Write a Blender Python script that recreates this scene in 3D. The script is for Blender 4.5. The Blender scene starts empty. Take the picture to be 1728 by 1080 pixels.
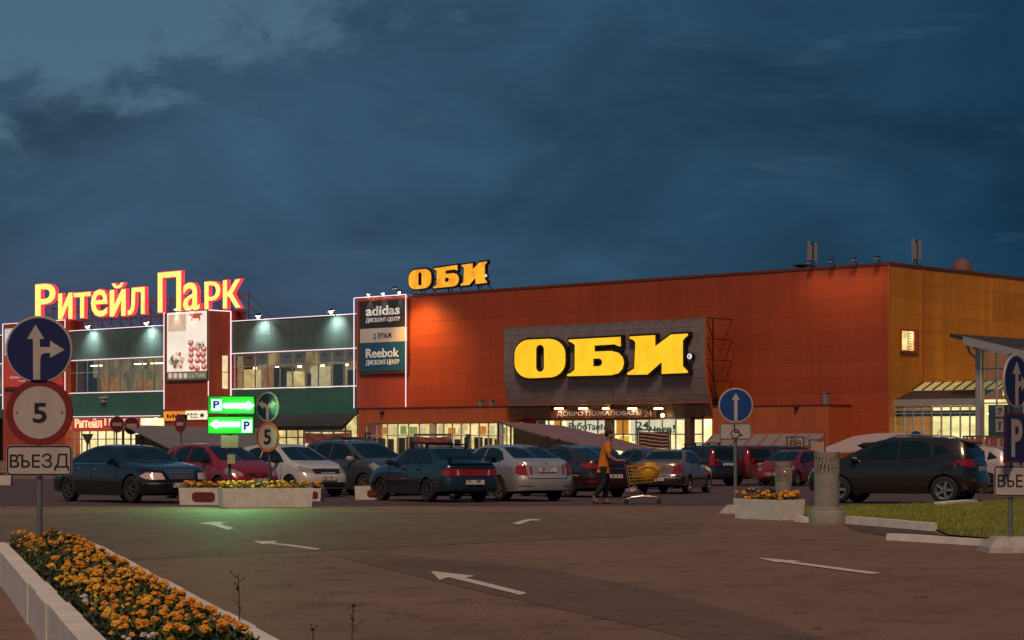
import bpy, bmesh, math, random
from mathutils import Vector, Matrix, noise
from mathutils.bvhtree import BVHTree
from mathutils.geometry import tessellate_polygon
random.seed(7)
S = bpy.context.scene
COL = S.collection
R = math.radians

# ------------------------------------------------------------------ camera
F, PX, HY, CH = 3500.0, 864.0, 742.0, 1.5      # focal length in photo pixels, centre column, horizon row, eye height
cam_d = bpy.data.cameras.new('camera'); cam = bpy.data.objects.new('camera', cam_d); COL.objects.link(cam)
cam.location = (0, 0, CH); cam.rotation_euler = (R(90), 0, 0)
cam_d.sensor_fit = 'HORIZONTAL'; cam_d.sensor_width = 36; cam_d.lens = F / 1728 * 36
cam_d.shift_y = (HY - 540) / 1728; cam_d.clip_start = 0.1; cam_d.clip_end = 3000
S.camera = cam

# ------------------------------------------------------------------ sky
SUN_EL, SUN_AZ = R(52), R(188)     # azimuth clockwise from +Y: the light comes from behind the camera
world = bpy.data.worlds.new('World'); S.world = world; world.use_nodes = True
nt = world.node_tree; N = nt.nodes; LK = nt.links
bg = N['Background']
sky = N.new('ShaderNodeTexSky'); sky.sky_type = 'NISHITA'; sky.sun_disc = False
sky.sun_elevation = SUN_EL; sky.sun_rotation = SUN_AZ; sky.air_density = 1.0; sky.ozone_density = 3.0
tc = N.new('ShaderNodeTexCoord')
def nmath(op, a, b=None, c=None, clamp=False):
    m = N.new('ShaderNodeMath'); m.operation = op; m.use_clamp = clamp
    for i, v in enumerate((a, b, c)):
        if v is None: continue
        if isinstance(v, (int, float)): m.inputs[i].default_value = v
        else: LK.new(v, m.inputs[i])
    return m.outputs[0]
def nmix(fac, a, b):
    m = N.new('ShaderNodeMix'); m.data_type = 'RGBA'
    LK.new(fac, m.inputs['Factor'])
    for k, v in (('A', a), ('B', b)):
        sk = [s for s in m.inputs if s.name == k and s.type == 'RGBA'][0]
        if isinstance(v, tuple): sk.default_value = v + (1,)
        else: LK.new(v, sk)
    return [s for s in m.outputs if s.type == 'RGBA'][0]
def nnoise(scale, detail, rough, vec, sz=(1, 1, 1), loc=(0, 0, 0), dist=0.0):
    mp = N.new('ShaderNodeMapping'); mp.inputs['Scale'].default_value = sz; mp.inputs['Location'].default_value = loc
    LK.new(vec, mp.inputs['Vector'])
    n = N.new('ShaderNodeTexNoise'); n.inputs['Scale'].default_value = scale; n.inputs['Detail'].default_value = detail
    n.inputs['Roughness'].default_value = rough; n.inputs['Distortion'].default_value = dist
    LK.new(mp.outputs['Vector'], n.inputs['Vector']); return n.outputs['Fac']
sepv = N.new('ShaderNodeSeparateXYZ'); LK.new(tc.outputs['Generated'], sepv.inputs['Vector'])
dx, dz = sepv.outputs['X'], sepv.outputs['Z']
gen = tc.outputs['Generated']
# a bank of dusk cloud whose ragged edge falls towards the left, clear twilight beyond it
edge = nmath('ADD', nmath('MULTIPLY', dx, 1.4), nmath('MULTIPLY', dz, -3.66))
edge = nmath('ADD', edge, 0.895)
rag = nnoise(24, 8, 0.60, gen, (1, 1, 1.5), (0.3, 0.1, 0.2), 0.3)
edge = nmath('ADD', edge, nmath('MULTIPLY', nmath('SUBTRACT', rag, 0.5), 0.66))
mask = N.new('ShaderNodeMapRange'); mask.interpolation_type = 'SMOOTHSTEP'
LK.new(edge, mask.inputs['Value']); mask.inputs['From Min'].default_value = -0.07; mask.inputs['From Max'].default_value = 0.11
roofc = N.new('ShaderNodeMapRange'); LK.new(dz, roofc.inputs['Value']); roofc.inputs['From Min'].default_value = 0.24; roofc.inputs['From Max'].default_value = 0.42
mask = nmath('MAXIMUM', mask.outputs['Result'], roofc.outputs['Result'])
wash = nnoise(4.5, 4, 0.5, gen, (1, 1, 2.2), (1.7, 0, 0.4))
streak = nnoise(13, 6, 0.62, gen, (0.8, 1, 4.2), (0.2, 0.5, 0.05), 0.4)
side_t = N.new('ShaderNodeMapRange'); LK.new(dx, side_t.inputs['Value'])
side_t.inputs['From Min'].default_value = -0.26; side_t.inputs['From Max'].default_value = 0.24
cloudc = nmix(side_t.outputs['Result'], (0.048, 0.102, 0.166), (0.0095, 0.043, 0.090))
cloudc = nmix(nmath('MULTIPLY', nmath('SUBTRACT', wash, 0.38, clamp=True), 1.5, clamp=True), cloudc, (0.030, 0.090, 0.150))
mot = nnoise(7.5, 6, 0.55, gen, (1, 1, 2.0), (0.9, 0.2, 0.7), 0.5)
mm_ = N.new('ShaderNodeVectorMath'); mm_.operation = 'SCALE'; LK.new(cloudc, mm_.inputs[0]); LK.new(nmath('ADD', 0.15, nmath('MULTIPLY', mot, 1.65)), mm_.inputs['Scale']); cloudc = mm_.outputs[0]
st = N.new('ShaderNodeMapRange'); LK.new(streak, st.inputs['Value']); st.inputs['From Min'].default_value = 0.60; st.inputs['From Max'].default_value = 0.80
cloudc = nmix(nmath('MULTIPLY', st.outputs['Result'], 0.45), cloudc, (0.062, 0.125, 0.185))
low = N.new('ShaderNodeMapRange'); LK.new(dz, low.inputs['Value'])
low.inputs['From Min'].default_value = 0.105; low.inputs['From Max'].default_value = 0.02
lw = nmath('MULTIPLY', low.outputs['Result'], nmath('SUBTRACT', 0.75, side_t.outputs['Result'], clamp=True))
cloudc = nmix(lw, cloudc, (0.082, 0.076, 0.125))
tint = N.new('ShaderNodeMix'); tint.data_type = 'RGBA'; tint.blend_type = 'MULTIPLY'; tint.inputs['Factor'].default_value = 1
ci = [s for s in tint.inputs if s.type == 'RGBA']; LK.new(sky.outputs['Color'], ci[0]); ci[1].default_value = (0.026, 0.034, 0.036, 1)
clear = nmix(nmath('ADD', 0.55, 0.0), [s for s in tint.outputs if s.type == 'RGBA'][0], (0.088, 0.172, 0.246))
skyc = nmix(mask, clear, cloudc)
LK.new(skyc, bg.inputs['Color']); bg.inputs['Strength'].default_value = 0.93

# ------------------------------------------------------------------ sun
sd = bpy.data.lights.new('sun', 'SUN'); sun = bpy.data.objects.new('sun', sd); COL.objects.link(sun)
sd.energy = 2.05; sd.angle = R(11); sd.color = (1.0, 0.64, 0.40)
sdir = Vector((math.sin(SUN_AZ) * math.cos(SUN_EL), math.cos(SUN_AZ) * math.cos(SUN_EL), math.sin(SUN_EL)))
sun.rotation_euler = sdir.to_track_quat('Z', 'Y').to_euler(); sun.location = (0, -20, 40)

V = S.view_settings; V.view_transform = 'Standard'; V.look = 'None'; V.exposure = 0; V.gamma = 1; V.use_curve_mapping = False
S.render.engine = 'CYCLES'; S.cycles.use_denoising = True; S.cycles.max_bounces = 6; S.cycles.sample_clamp_indirect = 4
S.cycles.transparent_max_bounces = 12; S.cycles.caustics_reflective = False; S.cycles.caustics_refractive = False

# ------------------------------------------------------------------ pixels to places
K = 0.0105; YS, YE = 46.0, 104.0                 # the car park falls gently towards the store
def gz(Y): return 0.0 if Y < YS else -K * (min(Y, YE) - YS)
def gpt(x, y):
    r = (y - HY) / F; Y = CH / r if r > 0 else 1e9
    if Y > YS: Y = (CH - YS * K) / (r - K)
    return Vector(((x - PX) * Y / F, Y, gz(Y)))
def at(x, y, Y): return Vector(((x - PX) * Y / F, Y, CH - (y - HY) * Y / F))
YC = 134.0
C2 = Vector(((1500 - PX) * YC / F, YC))
_l = Vector(((690 - PX) * YC * 300 / 245 / F, YC * 300 / 245))
U2 = (_l - C2).normalized(); N2 = Vector((-U2.y, U2.x))
if N2.dot(-C2) < 0: N2 = -N2
FROT = math.atan2(-U2.y, -U2.x)
GB = gz(200)                                     # ground level at the store
def fac(x, y, t):
    """photo pixel on the plane t metres in front of the store's main wall -> (local x, z)"""
    r = Vector(((x - PX) / F, 1)); k = (t + C2.dot(N2)) / r.dot(N2)
    d = r * k - C2
    return d.dot(-U2), CH - (y - HY) / F * k
def sid(x, y, lx=0.0):
    r = Vector(((x - PX) / F, 1)); k = (C2.dot(-U2) + lx) / r.dot(-U2)
    d = r * k - C2
    return d.dot(-N2), CH - (y - HY) / F * k

# ------------------------------------------------------------------ materials
MATS = {}
def mat(name, col, rough=0.6, metal=0.0, col2=None, scale=4.0, var=None, bump=0.0, bscale=60.0, emit=None, estr=0.0,
        coat=0.0, spec=0.5, stretch=(1, 1, 1), detail=6):
    if name in MATS: return MATS[name]
    m = bpy.data.materials.new(name); m.use_nodes = True; t = m.node_tree; b = t.nodes['Principled BSDF']
    b.inputs['Roughness'].default_value = rough; b.inputs['Metallic'].default_value = metal
    b.inputs['Specular IOR Level'].default_value = spec
    b.inputs['Coat Weight'].default_value = coat; b.inputs['Coat Roughness'].default_value = 0.06
    tcn = t.nodes.new('ShaderNodeTexCoord'); mp = t.nodes.new('ShaderNodeMapping'); mp.inputs['Scale'].default_value = stretch
    t.links.new(tcn.outputs['Object'], mp.inputs['Vector'])
    if col2 is None: col2 = tuple(c * 0.82 for c in col)
    n = t.nodes.new('ShaderNodeTexNoise'); n.inputs['Scale'].default_value = scale; n.inputs['Detail'].default_value = detail
    n.inputs['Roughness'].default_value = 0.6
    t.links.new(mp.outputs['Vector'], n.inputs['Vector'])
    rp = t.nodes.new('ShaderNodeValToRGB'); rp.color_ramp.elements[0].position = 0.32; rp.color_ramp.elements[1].position = 0.68
    rp.color_ramp.elements[0].color = tuple(col2) + (1,); rp.color_ramp.elements[1].color = tuple(col) + (1,)
    t.links.new(n.outputs['Fac'], rp.inputs['Fac']); t.links.new(rp.outputs['Color'], b.inputs['Base Color'])
    if bump:
        bn = t.nodes.new('ShaderNodeTexNoise'); bn.inputs['Scale'].default_value = bscale; bn.inputs['Detail'].default_value = 4
        t.links.new(mp.outputs['Vector'], bn.inputs['Vector'])
        bp = t.nodes.new('ShaderNodeBump'); bp.inputs['Strength'].default_value = bump; bp.inputs['Distance'].default_value = 0.02
        t.links.new(bn.outputs['Fac'], bp.inputs['Height']); t.links.new(bp.outputs['Normal'], b.inputs['Normal'])
    if emit:
        b.inputs['Emission Color'].default_value = tuple(emit) + (1,); b.inputs['Emission Strength'].default_value = estr
    MATS[name] = m; return m
def emat(name, c1, c2, strength, scale=2.0, stretch=(1, 1, 1), lo=0.35, hi=0.65):
    """a lamp or lightbox, or room walls and boards with the room light painted on as glow"""
    if name in MATS: return MATS[name]
    m = mat(name, tuple(c * 0.5 for c in c1), 0.6, scale=scale); t = m.node_tree; b = t.nodes['Principled BSDF']
    tcn = t.nodes.new('ShaderNodeTexCoord'); mp = t.nodes.new('ShaderNodeMapping'); mp.inputs['Scale'].default_value = stretch
    t.links.new(tcn.outputs['Object'], mp.inputs['Vector'])
    n = t.nodes.new('ShaderNodeTexNoise'); n.inputs['Scale'].default_value = scale; n.inputs['Detail'].default_value = 3
    t.links.new(mp.outputs['Vector'], n.inputs['Vector'])
    rp = t.nodes.new('ShaderNodeValToRGB'); rp.color_ramp.elements[0].position = lo; rp.color_ramp.elements[1].position = hi
    rp.color_ramp.elements[0].color = tuple(c2) + (1,); rp.color_ramp.elements[1].color = tuple(c1) + (1,)
    t.links.new(n.outputs['Fac'], rp.inputs['Fac']); t.links.new(rp.outputs['Color'], b.inputs['Emission Color'])
    b.inputs['Emission Strength'].default_value = strength
    return m
def vary(m, amt=.16, streak=.22):
    """each panel its own tone, with rain streaks running down the whole wall"""
    t = m.node_tree; b = t.nodes['Principled BSDF']; src = b.inputs['Base Color'].links[0].from_socket
    oi = t.nodes.new('ShaderNodeObjectInfo'); ge = t.nodes.new('ShaderNodeNewGeometry'); mp = t.nodes.new('ShaderNodeMapping'); mp.inputs['Scale'].default_value = (1.6, 1.6, .07)
    t.links.new(ge.outputs['Position'], mp.inputs['Vector']); n = t.nodes.new('ShaderNodeTexNoise'); n.inputs['Scale'].default_value = 1.4; n.inputs['Detail'].default_value = 7; t.links.new(mp.outputs[0], n.inputs['Vector'])
    a = t.nodes.new('ShaderNodeMath'); a.operation = 'MULTIPLY_ADD'; a.inputs[1].default_value = amt; a.inputs[2].default_value = 1 - amt / 2; t.links.new(oi.outputs['Random'], a.inputs[0])
    c = t.nodes.new('ShaderNodeMath'); c.operation = 'MULTIPLY_ADD'; c.inputs[1].default_value = streak * 2; c.inputs[2].default_value = 1 - streak; t.links.new(n.outputs['Fac'], c.inputs[0])
    d = t.nodes.new('ShaderNodeMath'); d.operation = 'MULTIPLY'; t.links.new(a.outputs[0], d.inputs[0]); t.links.new(c.outputs[0], d.inputs[1])
    v = t.nodes.new('ShaderNodeVectorMath'); v.operation = 'SCALE'; t.links.new(src, v.inputs[0]); t.links.new(d.outputs[0], v.inputs['Scale']); t.links.new(v.outputs[0], b.inputs['Base Color'])
def glassmat(name, tintc, refl=0.12, rough=0.02):
    if name in MATS: return MATS[name]
    m = bpy.data.materials.new(name); m.use_nodes = True; t = m.node_tree
    for n in list(t.nodes):
        if n.type != 'OUTPUT_MATERIAL': t.nodes.remove(n)
    o = [n for n in t.nodes if n.type == 'OUTPUT_MATERIAL'][0]
    tr = t.nodes.new('ShaderNodeBsdfTransparent'); tr.inputs['Color'].default_value = tuple(tintc) + (1,)
    gl = t.nodes.new('ShaderNodeBsdfGlossy'); gl.inputs['Roughness'].default_value = rough
    mx = t.nodes.new('ShaderNodeMixShader'); mx.inputs['Fac'].default_value = refl
    t.links.new(tr.outputs[0], mx.inputs[1]); t.links.new(gl.outputs[0], mx.inputs[2]); t.links.new(mx.outputs[0], o.inputs['Surface'])
    MATS[name] = m; return m

# ------------------------------------------------------------------ mesh helpers
class MB:
    def __init__(s): s.v = []; s.f = []
    def add(s, vs, fs):
        b = len(s.v); s.v += [tuple(p) for p in vs]; s.f += [tuple(i + b for i in q) for q in fs]; return s
    def box(s, x0, x1, y0, y1, z0, z1, c=0.0):
        """a box; with c > 0 its front (-y) edges are chamfered"""
        if c > 0:
            a = [(x0, y1, z0), (x1, y1, z0), (x1, y1, z1), (x0, y1, z1)]
            m = [(x0, y0 + c, z0), (x1, y0 + c, z0), (x1, y0 + c, z1), (x0, y0 + c, z1)]
            f = [(x0 + c, y0, z0 + c), (x1 - c, y0, z0 + c), (x1 - c, y0, z1 - c), (x0 + c, y0, z1 - c)]
            q = [(8, 9, 10, 11), (3, 2, 1, 0)]
            for i in range(4):
                j = (i + 1) % 4; q += [(i, j, j + 4, i + 4), (i + 4, j + 4, j + 8, i + 8)]
            return s.add(a + m + f, q)
        p = [(x, y, z) for z in (z0, z1) for y in (y0, y1) for x in (x0, x1)]
        return s.add(p, [(0, 2, 3, 1), (4, 5, 7, 6), (0, 1, 5, 4), (2, 6, 7, 3), (0, 4, 6, 2), (1, 3, 7, 5)])
    def bar(s, a, b, w, h=None):
        """a square bar between two points"""
        a, b = Vector(a), Vector(b); h = h or w; d = (b - a).normalized()
        up = Vector((0, 0, 1)) if abs(d.z) < 0.9 else Vector((0, 1, 0))
        sx = d.cross(up).normalized(); sy = sx.cross(d)
        p = [e + sx * (i * w / 2) + sy * (j * h / 2) for e in (a, b) for i, j in ((-1, -1), (1, -1), (1, 1), (-1, 1))]
        return s.add(p, [(0, 3, 2, 1), (4, 5, 6, 7)] + [(i, (i + 1) % 4, (i + 1) % 4 + 4, i + 4) for i in range(4)])
    def tube(s, pts, r, n=8):
        pts = [Vector(p) for p in pts]; rs = r if isinstance(r, (list, tuple)) else [r] * len(pts)
        vs, fs = [], []
        for i, p in enumerate(pts):
            d = (pts[min(i + 1, len(pts) - 1)] - pts[max(i - 1, 0)]).normalized()
            up = Vector((0, 0, 1)) if abs(d.z) < 0.9 else Vector((0, 1, 0))
            sx = d.cross(up).normalized(); sy = sx.cross(d)
            vs += [p + (sx * math.cos(2 * math.pi * k / n) + sy * math.sin(2 * math.pi * k / n)) * rs[i] for k in range(n)]
        for i in range(len(pts) - 1):
            for k in range(n):
                fs.append((i * n + k, i * n + (k + 1) % n, (i + 1) * n + (k + 1) % n, (i + 1) * n + k))
        e = (len(pts) - 1) * n
        fs += [tuple(range(n))[::-1], tuple(e + k for k in range(n))]
        return s.add(vs, fs)
    def lathe(s, prof, n=24, axis='z', c=(0, 0, 0), cap=True):
        """prof: list of (radius, height)"""
        vs, fs = [], []
        for r, h in prof:
            for k in range(n):
                a = 2 * math.pi * k / n; u, w = r * math.cos(a), r * math.sin(a)
                p = (u, w, h) if axis == 'z' else ((u, -h, w) if axis == 'y' else (h, u, w))
                vs.append((p[0] + c[0], p[1] + c[1], p[2] + c[2]))
        for i in range(len(prof) - 1):
            for k in range(n):
                fs.append((i * n + k, i * n + (k + 1) % n, (i + 1) * n + (k + 1) % n, (i + 1) * n + k))
        if cap:
            e = (len(prof) - 1) * n
            fs += [tuple(range(n))[::-1], tuple(e + k for k in range(n))]
        return s.add(vs, fs)
    def prism(s, loops, y0, y1):
        """outlines in the x-z plane (first outer, then holes) pulled from y0 (front) to y1 (back)"""
        vs, fs = [], []
        loops = [list(l) for l in loops]
        flat = [p for l in loops for p in l]; n = len(flat)
        tri = tessellate_polygon([[Vector((p[0], p[1], 0)) for p in l] for l in loops])
        vs = [(p[0], y0, p[1]) for p in flat] + [(p[0], y1, p[1]) for p in flat]
        for a, b, c in tri:
            ar = (flat[b][0] - flat[a][0]) * (flat[c][1] - flat[a][1]) - (flat[b][1] - flat[a][1]) * (flat[c][0] - flat[a][0])
            if ar < 0: b, c = c, b
            fs += [(a, b, c), (a + n, c + n, b + n)]
        o = 0
        for l in loops:
            m = len(l)
            for i in range(m): fs.append((o + i, o + i + n, o + (i + 1) % m + n, o + (i + 1) % m))
            o += m
        return s.add(vs, fs)
    def sheet(s, poly, z=0.0):
        tri = tessellate_polygon([[Vector((p[0], p[1], 0)) for p in poly]]); fs = []
        for a, b, c in tri:
            ar = (poly[b][0] - poly[a][0]) * (poly[c][1] - poly[a][1]) - (poly[b][1] - poly[a][1]) * (poly[c][0] - poly[a][0])
            fs.append((a, b, c) if ar > 0 else (a, c, b))
        return s.add([(p[0], p[1], (p[2] if len(p) > 2 else 0) + z) for p in poly], fs)
    def build(s, name, material, parent=None, smooth=None, off=None):
        me = bpy.data.meshes.new(name)
        vs = s.v if off is None else [(p[0] - off[0], p[1] - off[1], p[2] - off[2]) for p in s.v]
        me.from_pydata(vs, [], s.f); me.validate()
        if isinstance(material, str): material = MATS[material]
        me.materials.append(material)
        if smooth is not None:
            me.shade_smooth()
            me.set_sharp_from_angle(angle=R(smooth))
        o = bpy.data.objects.new(name, me); COL.objects.link(o)
        if parent is not None: o.parent = parent
        return o
def tag(o, label=None, cat=None, group=None, kind=None):
    if label: o['label'] = label
    if cat: o['category'] = cat
    if group: o['group'] = group
    if kind: o['kind'] = kind
    return o
def thing(name, label, cat, loc=(0, 0, 0), rz=0.0, group=None):
    o = bpy.data.objects.new(name, None); COL.objects.link(o); o.empty_display_size = 0.2
    o.location = loc; o.rotation_euler = (0, 0, rz); return tag(o, label, cat, group)
def fthing(name, label, cat, lx, ly, z, group=None):
    """a thing standing in the store's frame (local x to the right along the wall, y into the building)"""
    p = C2 + (-U2) * lx + (-N2) * ly
    return thing(name, label, cat, (p.x, p.y, z), FROT, group)
def frame_pt(lx, ly, z):
    p = C2 + (-U2) * lx + (-N2) * ly
    return Vector((p.x, p.y, z))
def inst(o, parent, M=None):
    c = o.copy(); COL.objects.link(c); c.parent = parent
    if M is not None: c.matrix_local = M
    return c
def offset_poly(P, d):
    n = len(P); out = []
    ar = sum(P[i][0] * P[(i + 1) % n][1] - P[(i + 1) % n][0] * P[i][1] for i in range(n)); sg = 1 if ar > 0 else -1
    for i in range(n):
        p, q, r = Vector(P[i - 1]), Vector(P[i]), Vector(P[(i + 1) % n])
        a, b = (q - p), (r - q)
        if a.length < 1e-6 or b.length < 1e-6: out.append(tuple(q)); continue
        a.normalize(); b.normalize()
        na, nb = Vector((a.y, -a.x)) * sg, Vector((b.y, -b.x)) * sg
        m = na + nb
        if m.length < 0.25: m = na * 1.0
        else: m = m.normalized() / max(0.55, m.normalized().dot(na))
        out.append(tuple(q + m * d))
    return out
LOOK = str.maketrans('АВЕКМНОРСТХаеорсху', 'ABEKMHOPCTXaeopcxy')      # the font's Latin twins have cleaner outlines
def text_mb(body, x0, x1, z0, z1, y, depth=0.02, bold=0.0, space=1.0, keep=False):
    """lettering fitted to a box in the x-z plane, facing -y"""
    cu = bpy.data.curves.new('lettering', 'FONT'); cu.body = body.translate(LOOK); cu.extrude = 0.5; cu.offset = bold; cu.resolution_u = 3
    # the soft and hard signs are drawn as a P turned upside down
    turn = [i for i, ch in enumerate(body) if ch in 'ЬЪ']; hard = [i for i in turn if body[i] == 'Ъ']
    if turn:
        cu.body = ''.join('P' if ch in 'ЬЪ' else ch for ch in cu.body)
        for k_ in ('a', 'b', 'c'): cu.materials.append(None)
        for i in turn: cu.body_format[i].material_index = 2 if i in hard else 1
    cu.space_character = space; cu.align_x = 'CENTER'
    ob = bpy.data.objects.new('lettering', cu); COL.objects.link(ob); bpy.context.view_layer.update()
    me = bpy.data.meshes.new_from_object(ob.evaluated_get(bpy.context.evaluated_depsgraph_get()))
    if turn:
        done = {}
        for p in me.polygons:
            if p.material_index:
                for vi in p.vertices: done[vi] = p.material_index
        if done:
            yy = [me.vertices[i].co.y for i in done]; lo, hi = min(yy), max(yy)
            for i in done: me.vertices[i].co.y = lo + hi - me.vertices[i].co.y
            me.flip_normals() if False else None
            for mi in (2,):
                vx = [me.vertices[i].co.x for i in done if done[i] == mi]
                if vx: hard_box = (min(vx), hi)
    xs = [v.co.x for v in me.vertices]; ys = [v.co.y for v in me.vertices]
    ax, bx, ay, by = min(xs), max(xs), min(ys), max(ys)
    m = MB()
    sx = (x1 - x0) / (bx - ax); sz = (z1 - z0) / (by - ay)
    m.add([(x0 + (v.co.x - ax) * sx, y - (v.co.z + 0.5) * depth, z0 + (v.co.y - ay) * sz) for v in me.vertices],
          [tuple(p.vertices) for p in me.polygons])
    if hard:
        hb0, hb1 = hard_box; st = .085 + bold
        m.box(x0 + (hb0 - .17 - ax) * sx, x0 + (hb0 + st - ax) * sx, y - depth * 1.02, y, z0 + (hb1 - st - ay) * sz, z0 + (hb1 - ay) * sz)
    bpy.data.objects.remove(ob); bpy.data.curves.remove(cu); bpy.data.meshes.remove(me)
    return m
def arcp(cx, cz, rx, rz, a0, a1, n):
    return [(cx + rx * math.cos(R(a0 + (a1 - a0) * i / n)), cz + rz * math.sin(R(a0 + (a1 - a0) * i / n))) for i in range(n + 1)]
def rrect(x0, x1, z0, z1, r, n=4):
    return (arcp(x1 - r, z0 + r, r, r, -90, 0, n) + arcp(x1 - r, z1 - r, r, r, 0, 90, n)
            + arcp(x0 + r, z1 - r, r, r, 90, 180, n) + arcp(x0 + r, z0 + r, r, r, 180, 270, n))
# ================================================================== ground
def asphalt(name, c1, c2, c3):
    m = mat(name, c1, 0.72, col2=c2, scale=0.35, spec=0.35); t = m.node_tree; b = t.nodes['Principled BSDF']
    rp = [n for n in t.nodes if n.type == 'VALTORGB'][0]
    tcn = t.nodes.new('ShaderNodeTexCoord')
    def nz(sc, det, lo, hi):
        n = t.nodes.new('ShaderNodeTexNoise'); n.inputs['Scale'].default_value = sc; n.inputs['Detail'].default_value = det
        t.links.new(tcn.outputs['Object'], n.inputs['Vector'])
        r = t.nodes.new('ShaderNodeMapRange'); r.inputs['From Min'].default_value = lo; r.inputs['From Max'].default_value = hi
        t.links.new(n.outputs['Fac'], r.inputs['Value']); return n, r.outputs['Result']
    def mixc(fac, a, colr, blend='MIX'):
        x = t.nodes.new('ShaderNodeMix'); x.data_type = 'RGBA'; x.blend_type = blend
        ins = [s for s in x.inputs if s.type == 'RGBA']
        t.links.new(fac, x.inputs['Factor']); t.links.new(a, ins[0]); ins[1].default_value = tuple(colr) + (1,)
        return [s for s in x.outputs if s.type == 'RGBA'][0]
    _, stain = nz(1.3, 8, 0.52, 0.70); _, oil = nz(2.7, 4, 0.66, 0.72); _, speck = nz(38, 3, 0.56, 0.70); n3, grit = nz(120, 2, 0.3, 0.8)
    c = mixc(stain, rp.outputs['Color'], tuple(x * 0.72 for x in c2)); c = mixc(speck, c, c3); c = mixc(oil, c, tuple(x * 0.5 for x in c2))
    mm = t.nodes.new('ShaderNodeMath'); mm.operation = 'MULTIPLY'; mm.inputs[1].default_value = 0.38; t.links.new(grit, mm.inputs[0])
    c = mixc(mm.outputs[0], c, tuple(x * 0.4 for x in c2))
    vo = t.nodes.new('ShaderNodeTexVoronoi'); vo.feature = 'DISTANCE_TO_EDGE'; vo.inputs['Scale'].default_value = 0.16
    nd = t.nodes.new('ShaderNodeTexNoise'); nd.inputs['Scale'].default_value = 1.1; nd.inputs['Detail'].default_value = 6
    t.links.new(tcn.outputs['Object'], nd.inputs['Vector'])
    ad = t.nodes.new('ShaderNodeVectorMath'); ad.operation = 'MULTIPLY_ADD'; ad.inputs[1].default_value = (1.6, 1.6, 0)
    t.links.new(nd.outputs['Color'], ad.inputs[0]); t.links.new(tcn.outputs['Object'], ad.inputs[2]); t.links.new(ad.outputs[0], vo.inputs['Vector'])
    cr = t.nodes.new('ShaderNodeMapRange'); cr.inputs['From Min'].default_value = 0.0022; cr.inputs['From Max'].default_value = 0.0004
    t.links.new(vo.outputs['Distance'], cr.inputs['Value'])
    c = mixc(cr.outputs['Result'], c, tuple(x * 0.3 for x in c2))
    t.links.new(c, b.inputs['Base Color'])
    bp = t.nodes.new('ShaderNodeBump'); bp.inputs['Strength'].default_value = 0.5; bp.inputs['Distance'].default_value = 0.015
    t.links.new(n3.outputs['Fac'], bp.inputs['Height']); t.links.new(bp.outputs['Normal'], b.inputs['Normal'])
    return m
asphalt('asphalt', (0.225, 0.136, 0.094), (0.172, 0.103, 0.071), (0.40, 0.26, 0.185))
asphalt('asphalt_lot', (0.118, 0.076, 0.078), (0.080, 0.052, 0.054), (0.16, 0.12, 0.12))
asphalt('asphalt_patch', (0.162, 0.100, 0.076), (0.130, 0.080, 0.062), (0.26, 0.18, 0.14))
asphalt('asphalt_old', (0.180, 0.118, 0.084), (0.140, 0.092, 0.066), (0.30, 0.21, 0.16))
g = MB()
ys = [-40, 10, 30, YS, 60, 80, YE, 160, 400, 2400]; xs = [-1500, -200, -40, 0, 40, 200, 1500]
g.add([(x, y, gz(y)) for y in ys for x in xs],
      [(j * 7 + i, j * 7 + i + 1, (j + 1) * 7 + i + 1, (j + 1) * 7 + i) for j in range(len(ys) - 1) for i in range(6)])
tag(g.build('ground', 'asphalt'), kind='structure')
def gsheet(name, pts, m, dz):
    """a sheet on the ground, outline given as photo pixels"""
    P = [gpt(*p) for p in pts]
    return MB().sheet([(p.x, p.y, p.z) for p in P], dz).build(name, m)
# the marked car park lies behind the entrance drive
lot = MB()
lys = [47.6, 60, 80, YE, 112]
lot.add([(x, y + (0.018 * x if k == 0 else 0), gz(y) + 0.004) for k, y in enumerate(lys) for x in (-60, -20, 20, 60)],
        [(j * 4 + i, j * 4 + i + 1, (j + 1) * 4 + i + 1, (j + 1) * 4 + i) for j in range(4) for i in range(3)])
tag(lot.build('car_park', 'asphalt_lot'), kind='structure')
tag(gsheet('road_patch', [(560, 938), (640, 934), (905, 958), (1080, 990), (1310, 1052), (1560, 1130), (1440, 1150), (1090, 1060), (830, 1003), (700, 972), (610, 950)], 'asphalt_patch', 0.004), kind='structure')
tag(gsheet('road', [(-200, 868), (300, 866), (900, 864), (1190, 884), (1180, 900), (1000, 908), (560, 929), (260, 943), (-200, 950)], 'asphalt_old', 0.004), kind='structure')
mat('road_paint', (0.72, 0.66, 0.60), 0.7, col2=(0.42, 0.36, 0.32), scale=9, detail=10)
arrows = [
    ('white road arrow by the flower planter under the green parking sign', [(334, 884), (362, 881), (382, 882), (371, 885), (395, 892), (384, 895), (357, 886)]),
    ('faded white straight arrow painted next to the asphalt seam', [(428, 914), (470, 914), (462, 917), (500, 921), (541, 927), (535, 929), (455, 918), (442, 919)]),
    ('small bent white arrow painted behind the shopper with the trolley', [(864, 884), (880, 879), (893, 876.5), (911, 877), (911, 879), (896, 879), (884, 883), (876, 885.5)]),
    ('big white arrow painted on the dark asphalt patch', [(727, 965), (802, 973), (785, 976), (890, 1002), (877, 1005), (757, 975), (742, 980)]),
    ('long thin white arrow painted on the drive by the lawn', [(1278, 942), (1352, 948), (1340, 949), (1487, 968), (1470, 970), (1322, 950), (1306, 949)]),
]
for lab, pts in arrows:
    P = [gpt(*p) for p in pts]; c = sum(P, Vector()) / len(P)
    o = MB().sheet([(p.x - c.x, p.y - c.y, 0) for p in P]).build('road_arrow', 'road_paint')
    o.location = (c.x, c.y, c.z + 0.009); tag(o, lab, 'road marking', 'arrows painted on the drive')

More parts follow.
